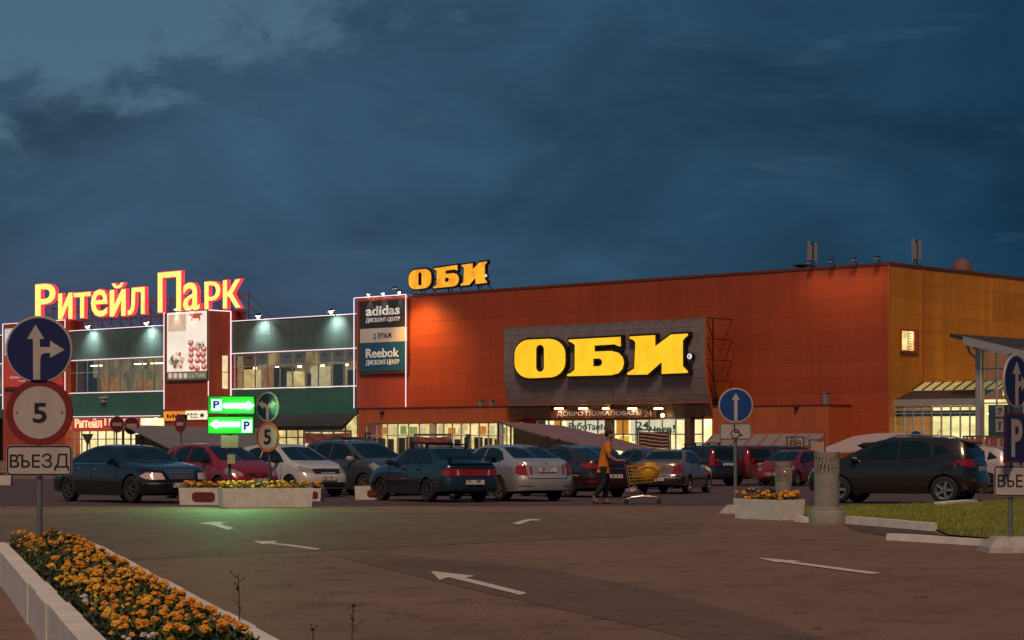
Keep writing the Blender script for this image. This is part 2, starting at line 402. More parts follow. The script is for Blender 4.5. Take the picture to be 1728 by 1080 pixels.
# ================================================================== the orange store
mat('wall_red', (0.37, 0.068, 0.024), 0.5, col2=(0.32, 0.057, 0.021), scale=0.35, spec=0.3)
mat('wall_yellow_lit', (0.64, 0.25, 0.024), 0.5, col2=(0.50, 0.185, 0.020), scale=0.25, stretch=(1, 1, 2.4), spec=0.3)  # side wall panels like the front's, with yellow lamplight put into the colour
mat('podium_orange', (0.46, 0.110, 0.036), 0.55, col2=(0.38, 0.09, 0.03), scale=0.6)
vary(MATS['wall_red']); vary(MATS['wall_yellow_lit'], .2, .3); vary(MATS['podium_orange'], .1, .25)
mat('dark_metal', (0.03, 0.028, 0.03), 0.5, metal=0.3)
mat('trim_red', (0.16, 0.04, 0.022), 0.5)
mat('white_frame', (0.62, 0.60, 0.55), 0.45)
mat('grey_frame', (0.32, 0.33, 0.34), 0.4, metal=0.4)
mat('brown_louvre', (0.14, 0.075, 0.05), 0.5, metal=0.2)
mat('concrete', (0.42, 0.40, 0.37), 0.85, col2=(0.28, 0.27, 0.25), scale=5, bump=0.3)
mat('roof_felt', (0.05, 0.05, 0.055), 0.9)
glassmat('shop_glass', (0.92, 0.95, 0.93), 0.10)
glassmat('upper_glass', (0.80, 0.82, 0.80), 0.16)
emat('room_cream', (0.98, 0.78, 0.34), (0.50, 0.35, 0.11), 1.25, 0.9, (1, 1, 1.6))
emat('room_white', (1.0, 0.88, 0.52), (0.85, 0.62, 0.25), 1.5, 1.2)
emat('room_dim', (0.36, 0.26, 0.12), (0.10, 0.07, 0.04), 1.0, 0.8, (1.6, 1, 0.8))
emat('room_yellow', (0.90, 0.76, 0.32), (0.50, 0.42, 0.14), 1.0, 0.55, (1, 1, 2.0))
emat('board_orange', (0.85, 0.30, 0.03), (0.6, 0.2, 0.02), 0.9)
emat('board_green', (0.42, 0.48, 0.12), (0.25, 0.30, 0.08), 0.8)
emat('board_yellow', (0.95, 0.62, 0.02), (0.75, 0.45, 0.02), 1.0)
emat('board_cream', (0.95, 0.80, 0.45), (0.7, 0.55, 0.28), 0.9)
mat('shelf_dark', (0.05, 0.04, 0.025), 0.8)
emat('lamp_warm', (1.0, 0.80, 0.42), (1.0, 0.74, 0.36), 14.0)
emat('led_white', (1.0, 0.80, 0.84), (1.0, 0.76, 0.82), 1.15)

WH = CH + 300 * YC / F                                   # roof height of the store
WX = fac(690, 742, 0)[0]                                 # left end of the front wall
store = fthing('home_store', 'big boxy red and orange home improvement store with curved metal sign screen', 'store', 0, 0, 0)
SD = 46.0
MB().box(WX + 0.06, -0.06, 0.06, SD, GB - 0.2, WH - 0.12).build('wall_core', 'trim_red', store)
def panels(parent, horiz, a0, a1, z0, z1, na, nz, m, face, gap=0.008, skip=None):
    """sandwich panels laid edge to edge; horiz 'x' = front wall (faces -y), 'y' = side wall (faces +x)"""
    w = (a1 - a0) / na; h = (z1 - z0) / nz
    b = MB().box(gap / 2, w - gap / 2, 0, 0.058, gap / 2, h - gap / 2, 0.006)
    first = None
    for j in range(nz):
        for i in range(na):
            if skip and skip(a0 + i * w, a0 + (i + 1) * w, z0 + j * h, z0 + (j + 1) * h): continue
            if first is None: o = first = b.build('wall_panel', m, parent)
            else: o = inst(first, parent)
            if horiz == 'x': o.location = (a0 + i * w, face, z0 + j * h)
            else: o.location = (face, a0 + i * w, z0 + j * h); o.rotation_euler = (0, 0, R(90))
            o.location.z += 0
panels(store, 'x', WX, 0, GB, WH - 0.18, 7, 13, 'wall_red', 0.0)
wl, wz1 = sid(1519, 558); wr, wz0 = sid(1541, 592)
panels(store, 'y', 0.0, SD, GB, WH - 0.18, 7, 13, 'wall_yellow_lit', 0.0)
MB().box(WX, 0.05, -0.05, SD, WH - 0.18, WH).build('parapet', 'trim_red', store)
MB().box(-0.05, 0.05, -0.05, 0.05, GB, WH - 0.182).build('corner_trim', 'podium_orange', store)
# the lit window in the side wall
w = MB()
for k in range(4):
    pass
win = MB().box(0.004, 0.03, wl, wr, wz0, wz1).build('window', 'room_cream', store)
fr = MB()
for (a, b_, c, d) in ((wl - .12, wl, wz0 - .12, wz1 + .12), (wr, wr + .5, wz0 - .12, wz1 + .12), (wl, wr, wz0 - .12, wz0), (wl, wr, wz1, wz1 + .12)):
    fr.box(0.0, 0.14, a, b_, c, d)
fr.build('window_frame', 'podium_orange', win)
lad = MB()
for k in range(7): lad.box(0.031, 0.05, wl + (wr - wl) * .55, wl + (wr - wl) * .82, wz0 + (k + .5) * (wz1 - wz0) / 7.5, wz0 + (k + .5) * (wz1 - wz0) / 7.5 + .04)
lad.box(0.031, 0.05, wl + (wr - wl) * .54, wl + (wr - wl) * .57, wz0, wz1)
lad.build('window_bars', 'shelf_dark', win)
ly_, _z = sid(1557, 600)
MB().box(0.0, 0.08, ly_ - .06, ly_ + .06, fac(1500, 700, 0)[1], WH - .2).build('downpipe', 'podium_orange', store)

def glazing(parent, x0, x1, z0, z1, y, nx, zs, frame, glass, bar=0.07, name='window_pane'):
    """a glazed front: every pane an object, the bars one frame"""
    w = (x1 - x0) / nx; lv = [z0] + list(zs) + [z1]
    fm = MB()
    for i in range(nx + 1): fm.box(x0 + i * w - bar / 2, x0 + i * w + bar / 2, y - 0.05, y + 0.05, z0, z1)
    for z in lv:
        for i in range(nx): fm.box(x0 + i * w + bar / 2, x0 + (i + 1) * w - bar / 2, y - 0.045, y + 0.045, z - bar / 2, z + bar / 2)
    f = fm.build('window_frame', frame, parent)
    for j in range(len(lv) - 1):
        first = None
        for i in range(nx):
            if first is None:
                o = first = MB().box(0, w - bar, -0.006, 0.006, 0, lv[j + 1] - lv[j] - bar).build(name, glass, parent)
            else: o = inst(first, parent)
            o.location = (x0 + i * w + bar / 2, y, lv[j] + bar / 2)
    return f

# ---- low annex left of the entrance
T1 = 2.0
ax0, az1 = fac(605, 690, T1); ax1, _ = fac(853, 690, T1); _, az0 = fac(700, 714, T1)
_, awt = fac(700, 717, T1)
MB().box(ax0, ax1, -T1, -0.06, az0, az1).build('annex_fascia', 'podium_orange', store)
MB().box(ax0 - .04, ax1 + .04, -T1 - .06, -0.02, az1 + .003, az1 + .09).build('annex_coping', 'trim_red', store)
MB().box(ax0, ax0 + .75, -T1, -0.06, GB, az0 - .003).build('annex_pier', 'podium_orange', store)
p1 = fac(724, 714, T1)[0]; p2 = fac(731, 714, T1)[0]; p3 = fac(838, 714, T1)[0]
MB().box(p1, p2, -T1 + .02, -T1 + .4, GB, az0 - .003).build('annex_column', 'white_frame', store)
MB().box(p3, p3 + .35, -T1 + .02, -T1 + .4, GB, az0 - .003).build('annex_column', 'white_frame', store)
_, tr = fac(700, 735, T1)
glazing(store, ax0 + .8, p1 - .03, GB + .15, az0 - .03, -T1 + .15, 6, [tr], 'white_frame', 'shop_glass', .07)
glazing(store, p2 + .03, p3 - .03, GB + .15, az0 - .03, -T1 + .15, 7, [tr], 'white_frame', 'shop_glass', .07)
glazing(store, p3 + .4, ax1, GB + .15, az0 - .03, -T1 + .15, 1, [tr], 'white_frame', 'shop_glass', .07)
MB().box(ax0 + .8, ax1, -.12, -.065, GB, az0 - .01).build('lit_room', 'room_cream', store)
rr = random.Random(3)
for i in range(13):
    xx = ax0 + 1.1 + i * (ax1 - ax0 - 2.2) / 13
    mm = ['board_orange', 'board_cream', 'board_green', 'board_green', 'board_cream', 'room_white', 'board_cream', 'board_orange', 'board_cream', 'room_white', 'board_orange', 'board_cream', 'board_green'][i]
    MB().box(xx, xx + rr.uniform(.6, .85), -.5, -.45, tr + .1, az0 - rr.uniform(.15, .4)).build('display_board', mm, store)
    MB().box(xx + .1, xx + rr.uniform(.55, .8), -1.0, -.7, GB + .15, tr - rr.uniform(.05, .3)).build('display_shelf', 'shelf_dark', store)
# ---- low annex right of the entrance
T2 = 2.6
bx0 = fac(1203, 690, T2)[0]; bx1, bz1 = fac(1398, 684, T2)
MB().box(bx0, bx1, -T2, -.06, GB, bz1).build('annex_block', 'podium_orange', store)
MB().box(bx0, bx1 + .05, -T2 - .05, -.02, bz1 + .003, bz1 + .08).build('annex_coping', 'trim_red', store)
jx = fac(1323, 690, T2)[0]
MB().box(jx - .05, jx + .05, -T2 - .04, -T2 - .002, GB, bz1 - .02).build('downpipe', 'podium_orange', store)
def wall_gadget(px, py0, py1, t, name, label, cat, m, w=0.28):
    x, z1 = fac(px, py0, t); _, z0 = fac(px, py1, t)
    o = MB().box(-w / 2, w / 2, -.36, 0, 0, z1 - z0, .03).box(-w / 2 - .05, w / 2 + .05, -.4, .0, z1 - z0 + .002, z1 - z0 + .06).build(name, m)
    p = frame_pt(x, -t, z0); o.location = p; o.rotation_euler = (0, 0, FROT); return tag(o, label, cat)
for px, y0, y1, lab in ((815, 676, 690, 'small pale vent stack on the annex roof, first after the banner tower'), (833, 676, 690, 'small pale vent stack on the annex roof nearer the sign screen'), (1397, 663, 684, 'short grey vent stack on the corner of the right annex')):
    wall_gadget(px, y0, y1, 0.35, 'vent_stack', lab, 'vent', 'grey_frame', .3)
for px, py, t, lab in ((646, 696, T1, 'small black dome camera on the annex fascia left of the entrance'), (1345, 687, T2, 'small black dome camera on the plain right annex wall')):
    x, z = fac(px, py, t)
    o = MB().lathe([(0.02, 0), (.13, .02), (.16, .12), (.12, .24), (.04, .28)], 14, 'y').build('security_camera', 'dark_metal', smooth=40)
    o.location = frame_pt(x, -t, z); o.rotation_euler = (0, 0, FROT); tag(o, lab, 'camera')

# ---- curved sign screen over the entrance
T3 = 3.0
mat('screen_metal', (0.33, 0.27, 0.26), 0.45, metal=0.25, col2=(0.20, 0.165, 0.162), scale=1.1, stretch=(1, 1, 1))
def add_perf(m):
    t = m.node_tree; b = t.nodes['Principled BSDF']
    vo = t.nodes.new('ShaderNodeTexVoronoi'); vo.inputs['Scale'].default_value = 9.0; vo.inputs['Randomness'].default_value = 0.15
    tcn = t.nodes.new('ShaderNodeTexCoord'); t.links.new(tcn.outputs['Object'], vo.inputs['Vector'])
    bp = t.nodes.new('ShaderNodeBump'); bp.inputs['Strength'].default_value = .6; bp.inputs['Distance'].default_value = .03
    t.links.new(vo.outputs['Distance'], bp.inputs['Height']); t.links.new(bp.outputs['Normal'], b.inputs['Normal'])
add_perf(MATS['screen_metal'])
cx0, cz1 = fac(850, 553, T3); cx1, cz1b = fac(1190, 536, T3); cz1 = (cz1 + cz1b) / 2
_, czb = fac(1020, 703, T3 - .6); _, czm = fac(1020, 681, T3 - .25)
def prof(z):
    k = (cz1 - z) / (cz1 - czb)
    return T3 - 0.85 * max(0, (k - .5) / .5) ** 1.7
NR, NC = 10, 13
zr = [cz1 + (czm - cz1) * i / NR for i in range(NR + 1)]; cw = (cx1 - cx0) / NC
for i in range(NR):
    za, zb_ = zr[i] - .012, zr[i + 1] + .012
    ta, tb = prof(za), prof(zb_)
    b = MB(); g_ = .012
    b.add([(g_, -tb, zb_), (cw - g_, -tb, zb_), (cw - g_, -ta, za), (g_, -ta, za),
           (g_, -tb + .04, zb_), (cw - g_, -tb + .04, zb_), (cw - g_, -ta + .04, za), (g_, -ta + .04, za)],
          [(0, 1, 2, 3), (7, 6, 5, 4), (0, 4, 5, 1), (1, 5, 6, 2), (2, 6, 7, 3), (3, 7, 4, 0)])
    first = None
    for j in range(NC):
        o = b.build('screen_panel', 'screen_metal', store) if first is None else inst(first, store)
        first = first or o; o.location = (cx0 + j * cw, 0, 0)
mat('joint_pale', (0.34, .30, .30), .4, metal=.4)
for i in range(1, NR): MB().box(cx0, cx1, -prof(zr[i]) - .012, -prof(zr[i]) + .03, zr[i] - .02, zr[i] + .02).build('screen_joint', 'joint_pale', store)
# louvres under the screen, open over the doors
lx0, lx1 = fac(925, 690, T3 - .5)[0], fac(1132, 690, T3 - .5)[0]
for k in range(7):
    z = czm - .08 - (czm - czb) * k / 7
    t = prof(z)
    for a, b_ in ((cx0, lx0), (lx1, cx1)):
        MB().box(a, b_, -t, -t + .12, z - .09, z).build('louvre', 'brown_louvre', store)
MB().box(cx0, cx1, -prof(czm) - .05, -prof(czm) + .06, czm - .06, czm + .005).build('screen_rail', 'podium_orange', store)
# the screen's orange edge strip and the truss behind it
e = MB()
zz = [cz1 + (czb - cz1) * i / 14 for i in range(15)]
for i in range(14): e.bar((cx1 + .06, -prof(zz[i]) + .03, zz[i]), (cx1 + .06, -prof(zz[i + 1]) + .03, zz[i + 1]), .10, .16)
e.build('screen_edge', 'podium_orange', store)
for xx in (cx0 + .1, cx1 + .02):
    tr_ = MB()
    for i in range(0, 14): tr_.bar((xx, -prof(zz[i]) + .85, zz[i]), (xx, -prof(zz[i + 1]) + .85, zz[i + 1]), .07)
    for i in range(0, 15, 3):
        tr_.bar((xx, -prof(zz[i]) + .06, zz[i]), (xx, -.06, zz[i]), .06)
        if i + 3 < 15: tr_.bar((xx, -prof(zz[i]) + .06, zz[i]), (xx, -prof(zz[i + 3]) + .85, zz[i + 3]), .05)
    tr_.build('screen_truss', 'dark_metal', store)
# soffit, columns, entrance glass
MB().box(cx0 + .3, cx1 - .1, -T3 + .7, -.07, czm + .25, czm + .35).build('soffit', 'brown_louvre', store)
for px in (1028, 1163):
    x, _ = fac(px, 700, 1.9)
    MB().box(x - .26, x + .26, -2.1, -1.6, GB, czm + .24).build('column', 'brown_louvre', store)
T4 = 1.1
dx0 = fac(906, 730, T4)[0]; dx1, dzt = fac(1186, 707, T4)
_, dtr = fac(1040, 733, T4)
glazing(store, dx0, dx1, GB + .05, dzt, -T4, 13, [dtr], 'white_frame', 'shop_glass', .08)
MB().box(dx0, dx1, -.13, -.065, GB, dzt).build('lit_room', 'room_white', store)
MB().box(dx0, dx1, -T4 - .06, -T4 + .2, dzt + .045, czm + .245).build('entrance_fascia', 'brown_louvre', store)
for a, b_, y0, y1, m_ in ((1040, 1060, 708, 734, 'board_orange'), (935, 948, 708, 735, 'board_orange'), (1045, 1061, 736, 747, 'board_yellow'), (1012, 1027, 724, 736, 'board_orange'), (1066, 1075, 708, 745, 'board_cream')):
    xa, za = fac(a, y1, .5); xb, zb_ = fac(b_, y0, .5)
    MB().box(xa, xb, -.5, -.44, za, zb_).build('display_board', m_, store)
for px in (915, 970, 1000, 1105, 1140, 1175):
    xa = fac(px, 740, .5)[0]
    MB().box(xa - .4, xa + .4, -.7, -.3, GB, GB + rr.uniform(1.0, 1.5)).build('display_shelf', 'shelf_dark', store)
lampm = None
for px, wpx in ((943, 14), (984, 14), (1022, 8), (1067, 13), (1111, 13)):
    xa, za = fac(px, 688.5, 2.45)
    o = MB().box(-wpx / 48, wpx / 48, -.16, .16, -.09, 0, .0).build('lamp_strip', 'lamp_warm', store); o.location = (xa, -2.45, za)
xa, za = fac(1118, 701, 1.6)
MB().lathe([(.02, -.12), (.1, -.09), (.13, 0), (.1, .09), (.02, .12)], 12, 'z', (xa, -1.6, za)).build('lamp_globe', 'lamp_warm', store, 40)
# lettering over the doors
mat('letter_pale', (0.72, 0.62, 0.56), 0.6); mat('letter_dark', (0.045, 0.045, 0.03), 0.6); mat('letter_olive', (0.20, 0.22, 0.06), 0.6)
mat('banner_red', (0.20, 0.055, 0.035), 0.6)
def ftext(parent, name, body, x0, x1, y0, y1, t, m, depth=.03, bold=.02, off=None):
    a, zt = fac(x0, y0, t); b, zb = fac(x1, y1, t); _, zt2 = fac(x1, y0, t)
    _, zb0 = fac(x0, y1, t)
    return text_mb(body, a, b, (zb + zb0) / 2, (zt + zt2) / 2, -t, depth, bold).build(name, m, parent, off=off)
def fboard(parent, name, x0, x1, y0, y1, t, thick, m, off=None):
    a, zt = fac(x0, y0, t); b, zb = fac(x1, y1, t); _, zt2 = fac(x1, y0, t); _, zb0 = fac(x0, y1, t)
    return MB().box(a, b, -t, -t + thick, (zb + zb0) / 2, (zt + zt2) / 2).build(name, m, parent, off=off)
wb = fthing('welcome_banner', 'brown welcome banner with pale capital letters hung above the store doors', 'banner', 0, 0, 0)
fboard(wb, 'board', 928, 1106, 690.5, 705.5, 2.2, .06, 'banner_red')
ftext(wb, 'lettering', 'ДОБРО ПОЖАЛОВАТЬ!', 940, 1083, 693.5, 703, 2.205, 'letter_pale', .03, .012)
ftext(wb, 'lettering', '24', 1088, 1100, 692.5, 703, 2.205, 'letter_pale', .03, .0)
emat('poster_white', (0.95, 0.86, 0.62), (0.85, 0.75, 0.5), 0.95)
hb = fthing('hours_poster', 'long white opening hours poster behind the entrance glass', 'poster', 0, 0, 0)
fboard(hb, 'sheet', 956, 1030, 709, 730, .95, .04, 'poster_white'); fboard(hb, 'sheet', 1064, 1142, 709, 733, .95, .04, 'poster_white')
ftext(hb, 'lettering', 'Работаем', 960, 1024, 712.5, 726, .96, 'letter_dark', .02, .015)
ftext(hb, 'lettering', '24', 1074, 1095, 711.5, 724, .96, 'letter_olive', .02, .015)
ftext(hb, 'lettering', 'часа!', 1097, 1139, 717, 730, .96, 'letter_dark', .02, .015)

# ---- the three big letters
emat('letter_amber', (0.97, 0.52, 0.018), (0.92, 0.43, 0.012), 1.1, 1.3, (1, 1, .5), .3, .6)
emat('letter_amber_dim', (0.95, 0.46, 0.03), (0.72, 0.25, 0.01), 0.95, 1.6, (1, 1, .6), .3, .6)
mat('letter_black', (0.012, 0.007, 0.007), 0.5)
emat('disc_white', (0.9, 0.92, 0.85), (0.8, 0.85, 0.8), 0.8)
def zp(X, Y): return 820 + X / 3.857, 500 + Y / 3.857
def zpoly(P, t): return [fac(*zp(*p), t) for p in P]
O_out = arcp(285, 380, 98, 98, 180, 270, 6) + arcp(410, 375, 105, 98, 270, 360, 6) + arcp(410, 428, 105, 100, 0, 90, 6) + arcp(285, 435, 98, 98, 90, 180, 6)
O_in = arcp(352, 345, 27, 30, 180, 360, 8) + arcp(352, 462, 27, 30, 0, 180, 8)
B_out = [(540, 282), (875, 264), (876, 326), (858, 322), (838, 312), (705, 320), (705, 360), (815, 356), (862, 368), (888, 396), (897, 432), (888, 470), (862, 500), (815, 513), (530, 520), (530, 508), (556, 497), (578, 477), (580, 318), (562, 302), (540, 294)]
B_in = [(697, 406), (738, 404), (752, 412), (758, 430), (752, 448), (738, 455), (697, 457)]
I_out = [(936, 262), (1100, 253), (1100, 328), (1205, 249), (1312, 243), (1312, 256), (1296, 268), (1280, 288), (1280, 455), (1312, 487), (1312, 498), (1145, 505), (1145, 424), (1050, 509), (921, 511), (921, 498), (966, 470), (974, 300), (960, 284), (936, 276)]
GL = [(O_out, O_in), (B_out, B_in), (I_out, None)]
TS = 3.42
sg = fthing('store_sign', 'huge glowing amber slab letters with black outlines on the curved screen', 'sign', 0, 0, 0)
for out, inn in GL:
    po = zpoly(out, TS); pi = zpoly(inn, TS) if inn else None
    lp = [offset_poly(po, .14)] + ([offset_poly(pi, -.13)] if pi else [])
    L = MB().prism(lp, -TS + .04, -prof(czm + 2) + .0).build('letter', 'letter_black', sg)
    MB().prism([po] + ([pi] if pi else []), -TS - .02, -TS + .03).build('letter_face', 'letter_amber', L)
rx, rz_ = fac(*zp(1326, 391), TS)
L = MB().lathe([(.02, 0), (.24, 0), (.24, .3), (.02, .3)], 20, 'y', (rx, -TS + .3, rz_)).build('trademark_disc', 'letter_black', sg)
MB().lathe([(.01, 0), (.19, 0), (.19, .03), (.01, .03)], 20, 'y', (rx, -TS - .002, rz_)).build('disc_face', 'disc_white', L)
text_mb('R', rx - .08, rx + .08, rz_ - .11, rz_ + .11, -TS - .034, .01, .02).build('lettering', 'letter_black', L)
# rooftop copy
TR = -1.2
rs = fthing('rooftop_store_sign', 'smaller amber slab letters standing on struts on the store roof edge', 'sign', 0, 0, 0)
def z2(X, Y): return 380 + X / 3.273, 430 + Y / 3.273
boxes = [((190, 278, 515, 535), (1015, 85, 1137, 185)), ((530, 262, 897, 520), (1150, 66, 1290, 175)), ((921, 243, 1312, 511), (1300, 48, 1445, 160))]
for (out, inn), (src, dst) in zip(GL, boxes):
    def mp(p):
        u = (p[0] - src[0]) / (src[2] - src[0]); v = (p[1] - src[1]) / (src[3] - src[1])
        a, zt = fac(*z2(dst[0], dst[1]), TR); b, zb = fac(*z2(dst[2], dst[3]), TR)
        sl = 0.05 * (u - .5)
        return (a + (b - a) * u, zt + (zb - zt) * v)
    po = [mp(p) for p in out]; pi = [mp(p) for p in inn] if inn else None
    L = MB().prism([offset_poly(po, .13)] + ([offset_poly(pi, -.09)] if pi else []), -TR + .03, -TR + .24).build('letter', 'letter_black', rs)
    MB().prism([po] + ([pi] if pi else []), -TR - .02, -TR + .02).build('letter_face', 'letter_amber_dim', L)
x, z = fac(*z2(1441, 115), TR)
L = MB().lathe([(.01, 0), (.15, 0), (.15, .2), (.01, .2)], 16, 'y', (x, -TR + .2, z)).build('trademark_disc', 'letter_black', rs)
MB().lathe([(.01, 0), (.11, 0), (.11, .03), (.01, .03)], 16, 'y', (x, -TR - .002, z)).build('disc_face', 'disc_white', L)
for X in (1075, 1225, 1390):
    x, z = fac(*z2(X, 190), TR)
    MB().bar((x, -TR + .2, WH - .3), (x, -TR + .2, z + 1.2), .09).bar((x, -TR + .3, z + 1.0), (x + .8, -TR + 1.4, WH - .1), .07).bar((x, -TR + .2, z + .9), (x + .5, -TR + .2, WH - .1), .06).build('strut', 'dark_metal', rs)
xa = fac(*z2(1020, 0), TR)[0]; xb = fac(*z2(1440, 0), TR)[0]
MB().box(xa, xb, -TR + .26, -TR + .36, WH + 1.15, WH + 1.27).build('carrier_rail', 'dark_metal', rs)

# ---- things on the store roof
mat('antenna_grey', (0.28, 0.24, 0.25), 0.6); mat('dome_red', (0.17, 0.075, 0.075), 0.7)
def antenna(px, y0, y1, plane, label):
    if plane == 'f': x, z1 = fac(px, y0, -3.0); ly = 3.0
    else: ly, z1 = sid(px, y0, -2.5); x = -2.5
    t = fthing('cell_antenna', label, 'antenna', x, ly, WH - .15)
    h = z1 - WH + .15
    MB().tube([(0, 0, 0), (0, 0, h * .98)], .05, 8).build('mast', 'dark_metal', t)
    for k, (dx_, dy_, w_) in enumerate(((-.22, -.1, .2), (.2, .1, .2), (.02, -.24, .18))):
        pn = MB().box(dx_ - w_ / 2, dx_ + w_ / 2, dy_ - .07, dy_ + .07, h * (.30 + .05 * k), h * (1.0 - .07 * k), .03).build('antenna_panel', 'antenna_grey', t)
        MB().bar((0, 0, h * .5), (dx_, dy_, h * .5), .04).bar((0, 0, h * .8), (dx_, dy_, h * .8), .04).build('bracket', 'dark_metal', pn)
    MB().box(-.3, .3, -.05, .05, h * .2, h * .24).build('crossarm', 'dark_metal', t)
antenna(1371, 407, 445, 'f', 'cluster of grey panel antennas on the roof left of the store corner')
antenna(1547, 403, 446, 's', 'slim mast of panel antennas above the orange side wall')
ly, z = sid(1623, 436, -3.0)
o = fthing('roof_dome', 'round dull red dome standing on the roof above the side wall', 'dome', -3.0, ly, WH - .1)
MB().lathe([(.75, 0), (.78, .05), (.76, .4), (.66, z - WH - .3), (.45, z - WH - .06), (.2, z - WH + .05), (.02, z - WH + .1)], 24).build('shell', 'dome_red', o, 40)
MB().lathe([(.84, -.12), (.84, .02), (.76, .03), (.7, -.12)], 24).build('base_ring', 'dark_metal', o, 40)
def floodlight(lx, ly, z, label, emitm, aim=None, group=None, s=1.0, reach=0.0):
    t = fthing('floodlight', label, 'floodlight', lx, ly, z, group)
    MB().bar((0, .0, -.05), (0, -.55 * s - reach, .28 * s), .05).build('arm', 'dark_metal', t)
    h = MB().add([(-.26 * s, -.85 * s, .30 * s), (.26 * s, -.85 * s, .30 * s), (.26 * s, -.45 * s, .42 * s), (-.26 * s, -.45 * s, .42 * s),
                  (-.2 * s, -.78 * s, .46 * s), (.2 * s, -.78 * s, .46 * s), (.2 * s, -.5 * s, .54 * s), (-.2 * s, -.5 * s, .54 * s)],
                 [(3, 2, 1, 0), (4, 5, 6, 7), (0, 1, 5, 4), (1, 2, 6, 5), (2, 3, 7, 6), (3, 0, 4, 7)]).build('housing', 'dark_metal', t)
    if emitm == 'lamp_cold': MB().lathe([(.005, -.12 * s), (.09 * s, -.09 * s), (.13 * s, 0), (.1 * s, .09 * s), (.01, .1 * s)], 12, 'z', (0, -.66 * s, .24 * s)).build('bulb', emitm, h, 60)
    MB().add([(-.22 * s, -.82 * s, .295 * s), (.22 * s, -.82 * s, .295 * s), (.22 * s, -.48 * s, .397 * s), (-.22 * s, -.48 * s, .397 * s)], [(3, 2, 1, 0)]).build('lens', emitm, h)
    if reach:
        for ob in (h,): ob.location = (0, -reach, 0)
    return t
def spot(parent, loc, target, energy, col, size=R(70), blend=.8, radius=.2):
    d = bpy.data.lights.new('spot', 'SPOT'); d.energy = energy; d.color = col; d.spot_size = size; d.spot_blend = blend; d.shadow_soft_size = radius
    o = bpy.data.objects.new('light', d); COL.objects.link(o); o.parent = parent; o.location = loc
    o.rotation_euler = (Vector(loc) - Vector(target)).to_track_quat('Z', 'Y').to_euler(); return o
emat('lamp_dim', (1.0, 0.86, 0.66), (1.0, 0.8, 0.6), 1.2)
for px, lab in ((1373, 'dim floodlight on the parapet beside the antenna cluster'), (1410, 'dim floodlight on the parapet, second from the antenna cluster'), (1448, 'dim floodlight on the parapet, third from the antenna cluster'), (1487, 'dim floodlight on the parapet next to the store corner')):
    t = floodlight(fac(px, 450, 0)[0], -.02, WH, lab, 'lamp_dim', s=.75)
    spot(t, (0, -1.6, .3), (0, .3, -7), 130, (1.0, .62, .28), R(120), 1.0, .4)
t = fthing('roof_dish', 'small dark tilted dish on the store roof beside the antenna cluster', 'dish', fac(1352, 445, -1.5)[0], 1.5, WH - .1)
MB().lathe([(.02, .0), (.3, .05), (.55, .16), (.58, .18), (.5, .2), (.02, .08)], 20, 'z', (0, 0, .25)).build('dish', 'dark_metal', t, 40)
MB().tube([(0, 0, 0), (0, 0, .3)], .05).build('post', 'dark_metal', t)

# ---- warm floodlight at the top of the wall next to the banner tower
emat('lamp_amber', (1.0, 0.62, 0.22), (1.0, 0.55, 0.18), 4.0)
fx = fac(709, 500, 0)[0]
t = floodlight(fx, -.02, WH, 'lit amber floodlight on the parapet beside the banner tower', 'lamp_amber', s=.8, reach=2.2)
spot(t, (0, -2.75, .2), (1.2, .2, -7.5), 3600, (1.0, .50, .10), R(110), 1.0, .6)
# ================================================================== the long mall on the left
mat('green_dark', (0.085, 0.135, 0.125), 0.45, col2=(0.07, 0.115, 0.108), scale=.5)
mat('green_mid', (0.050, 0.165, 0.125), 0.45, col2=(0.040, 0.135, 0.105), scale=.5)
mat('tower_red', (0.42, 0.075, 0.035), 0.5, col2=(0.36, 0.06, 0.03), scale=.5)
vary(MATS['green_dark'], .12, .25); vary(MATS['green_mid'], .12, .25); vary(MATS['tower_red'], .1, .25)
mat('awning_black', (0.012, 0.012, 0.014), 0.8)
TG = -0.8
mall = fthing('shopping_mall', 'long two-storey green mall with red towers outlined in white light', 'mall', 0, 0, 0)
x_r = fac(602, 600, TG)[0]; x_b1 = fac(388, 600, TG)[0]; x_b0 = fac(277, 600, TG)[0]; x_d1 = fac(110, 600, TG)[0]; x_d0 = fac(4, 600, TG)[0]; x_l = x_d0 - 30
def zf(px, py, t=TG): return fac(px, py, t)[1]
z_top = (zf(400, 543) + zf(598, 530)) / 2; z_w1 = (zf(400, 596) + zf(598, 588)) / 2; z_w0 = (zf(400, 656) + zf(598, 652)) / 2
z_g0 = (zf(400, 701) + zf(598, 699)) / 2
MB().box(x_l, WX - .01, 5.0, SD, GB - .2, z_top - .1).build('wall_core', 'roof_felt', mall)
MB().box(x_l, WX - .01, -TG + .25, 4.99, z_top - .35, z_top - .12).build('roof_slab', 'roof_felt', mall)
MB().box(x_l, WX - .01, -TG + .25, 4.99, z_w0 - .7, z_w0 - .05).build('floor_slab', 'roof_felt', mall)
mat('mullion', (0.36, 0.36, 0.34), .4, metal=.3)
def led(parent, x0, x1, z0, z1, y, name='light_strip'):
    if abs(z1 - z0) < 1e-6: return MB().box(x0, x1, y - .05, y, z0 - .028, z0 + .028).build(name, 'led_white', parent)
    return MB().box(x0 - .028, x0 + .028, y - .05, y, z0, z1).build(name, 'led_white', parent)
emat('room_amber', (0.62, 0.42, 0.16), (0.14, 0.09, 0.04), 1.0, .7, (1.4, 1, .8), .35, .6)
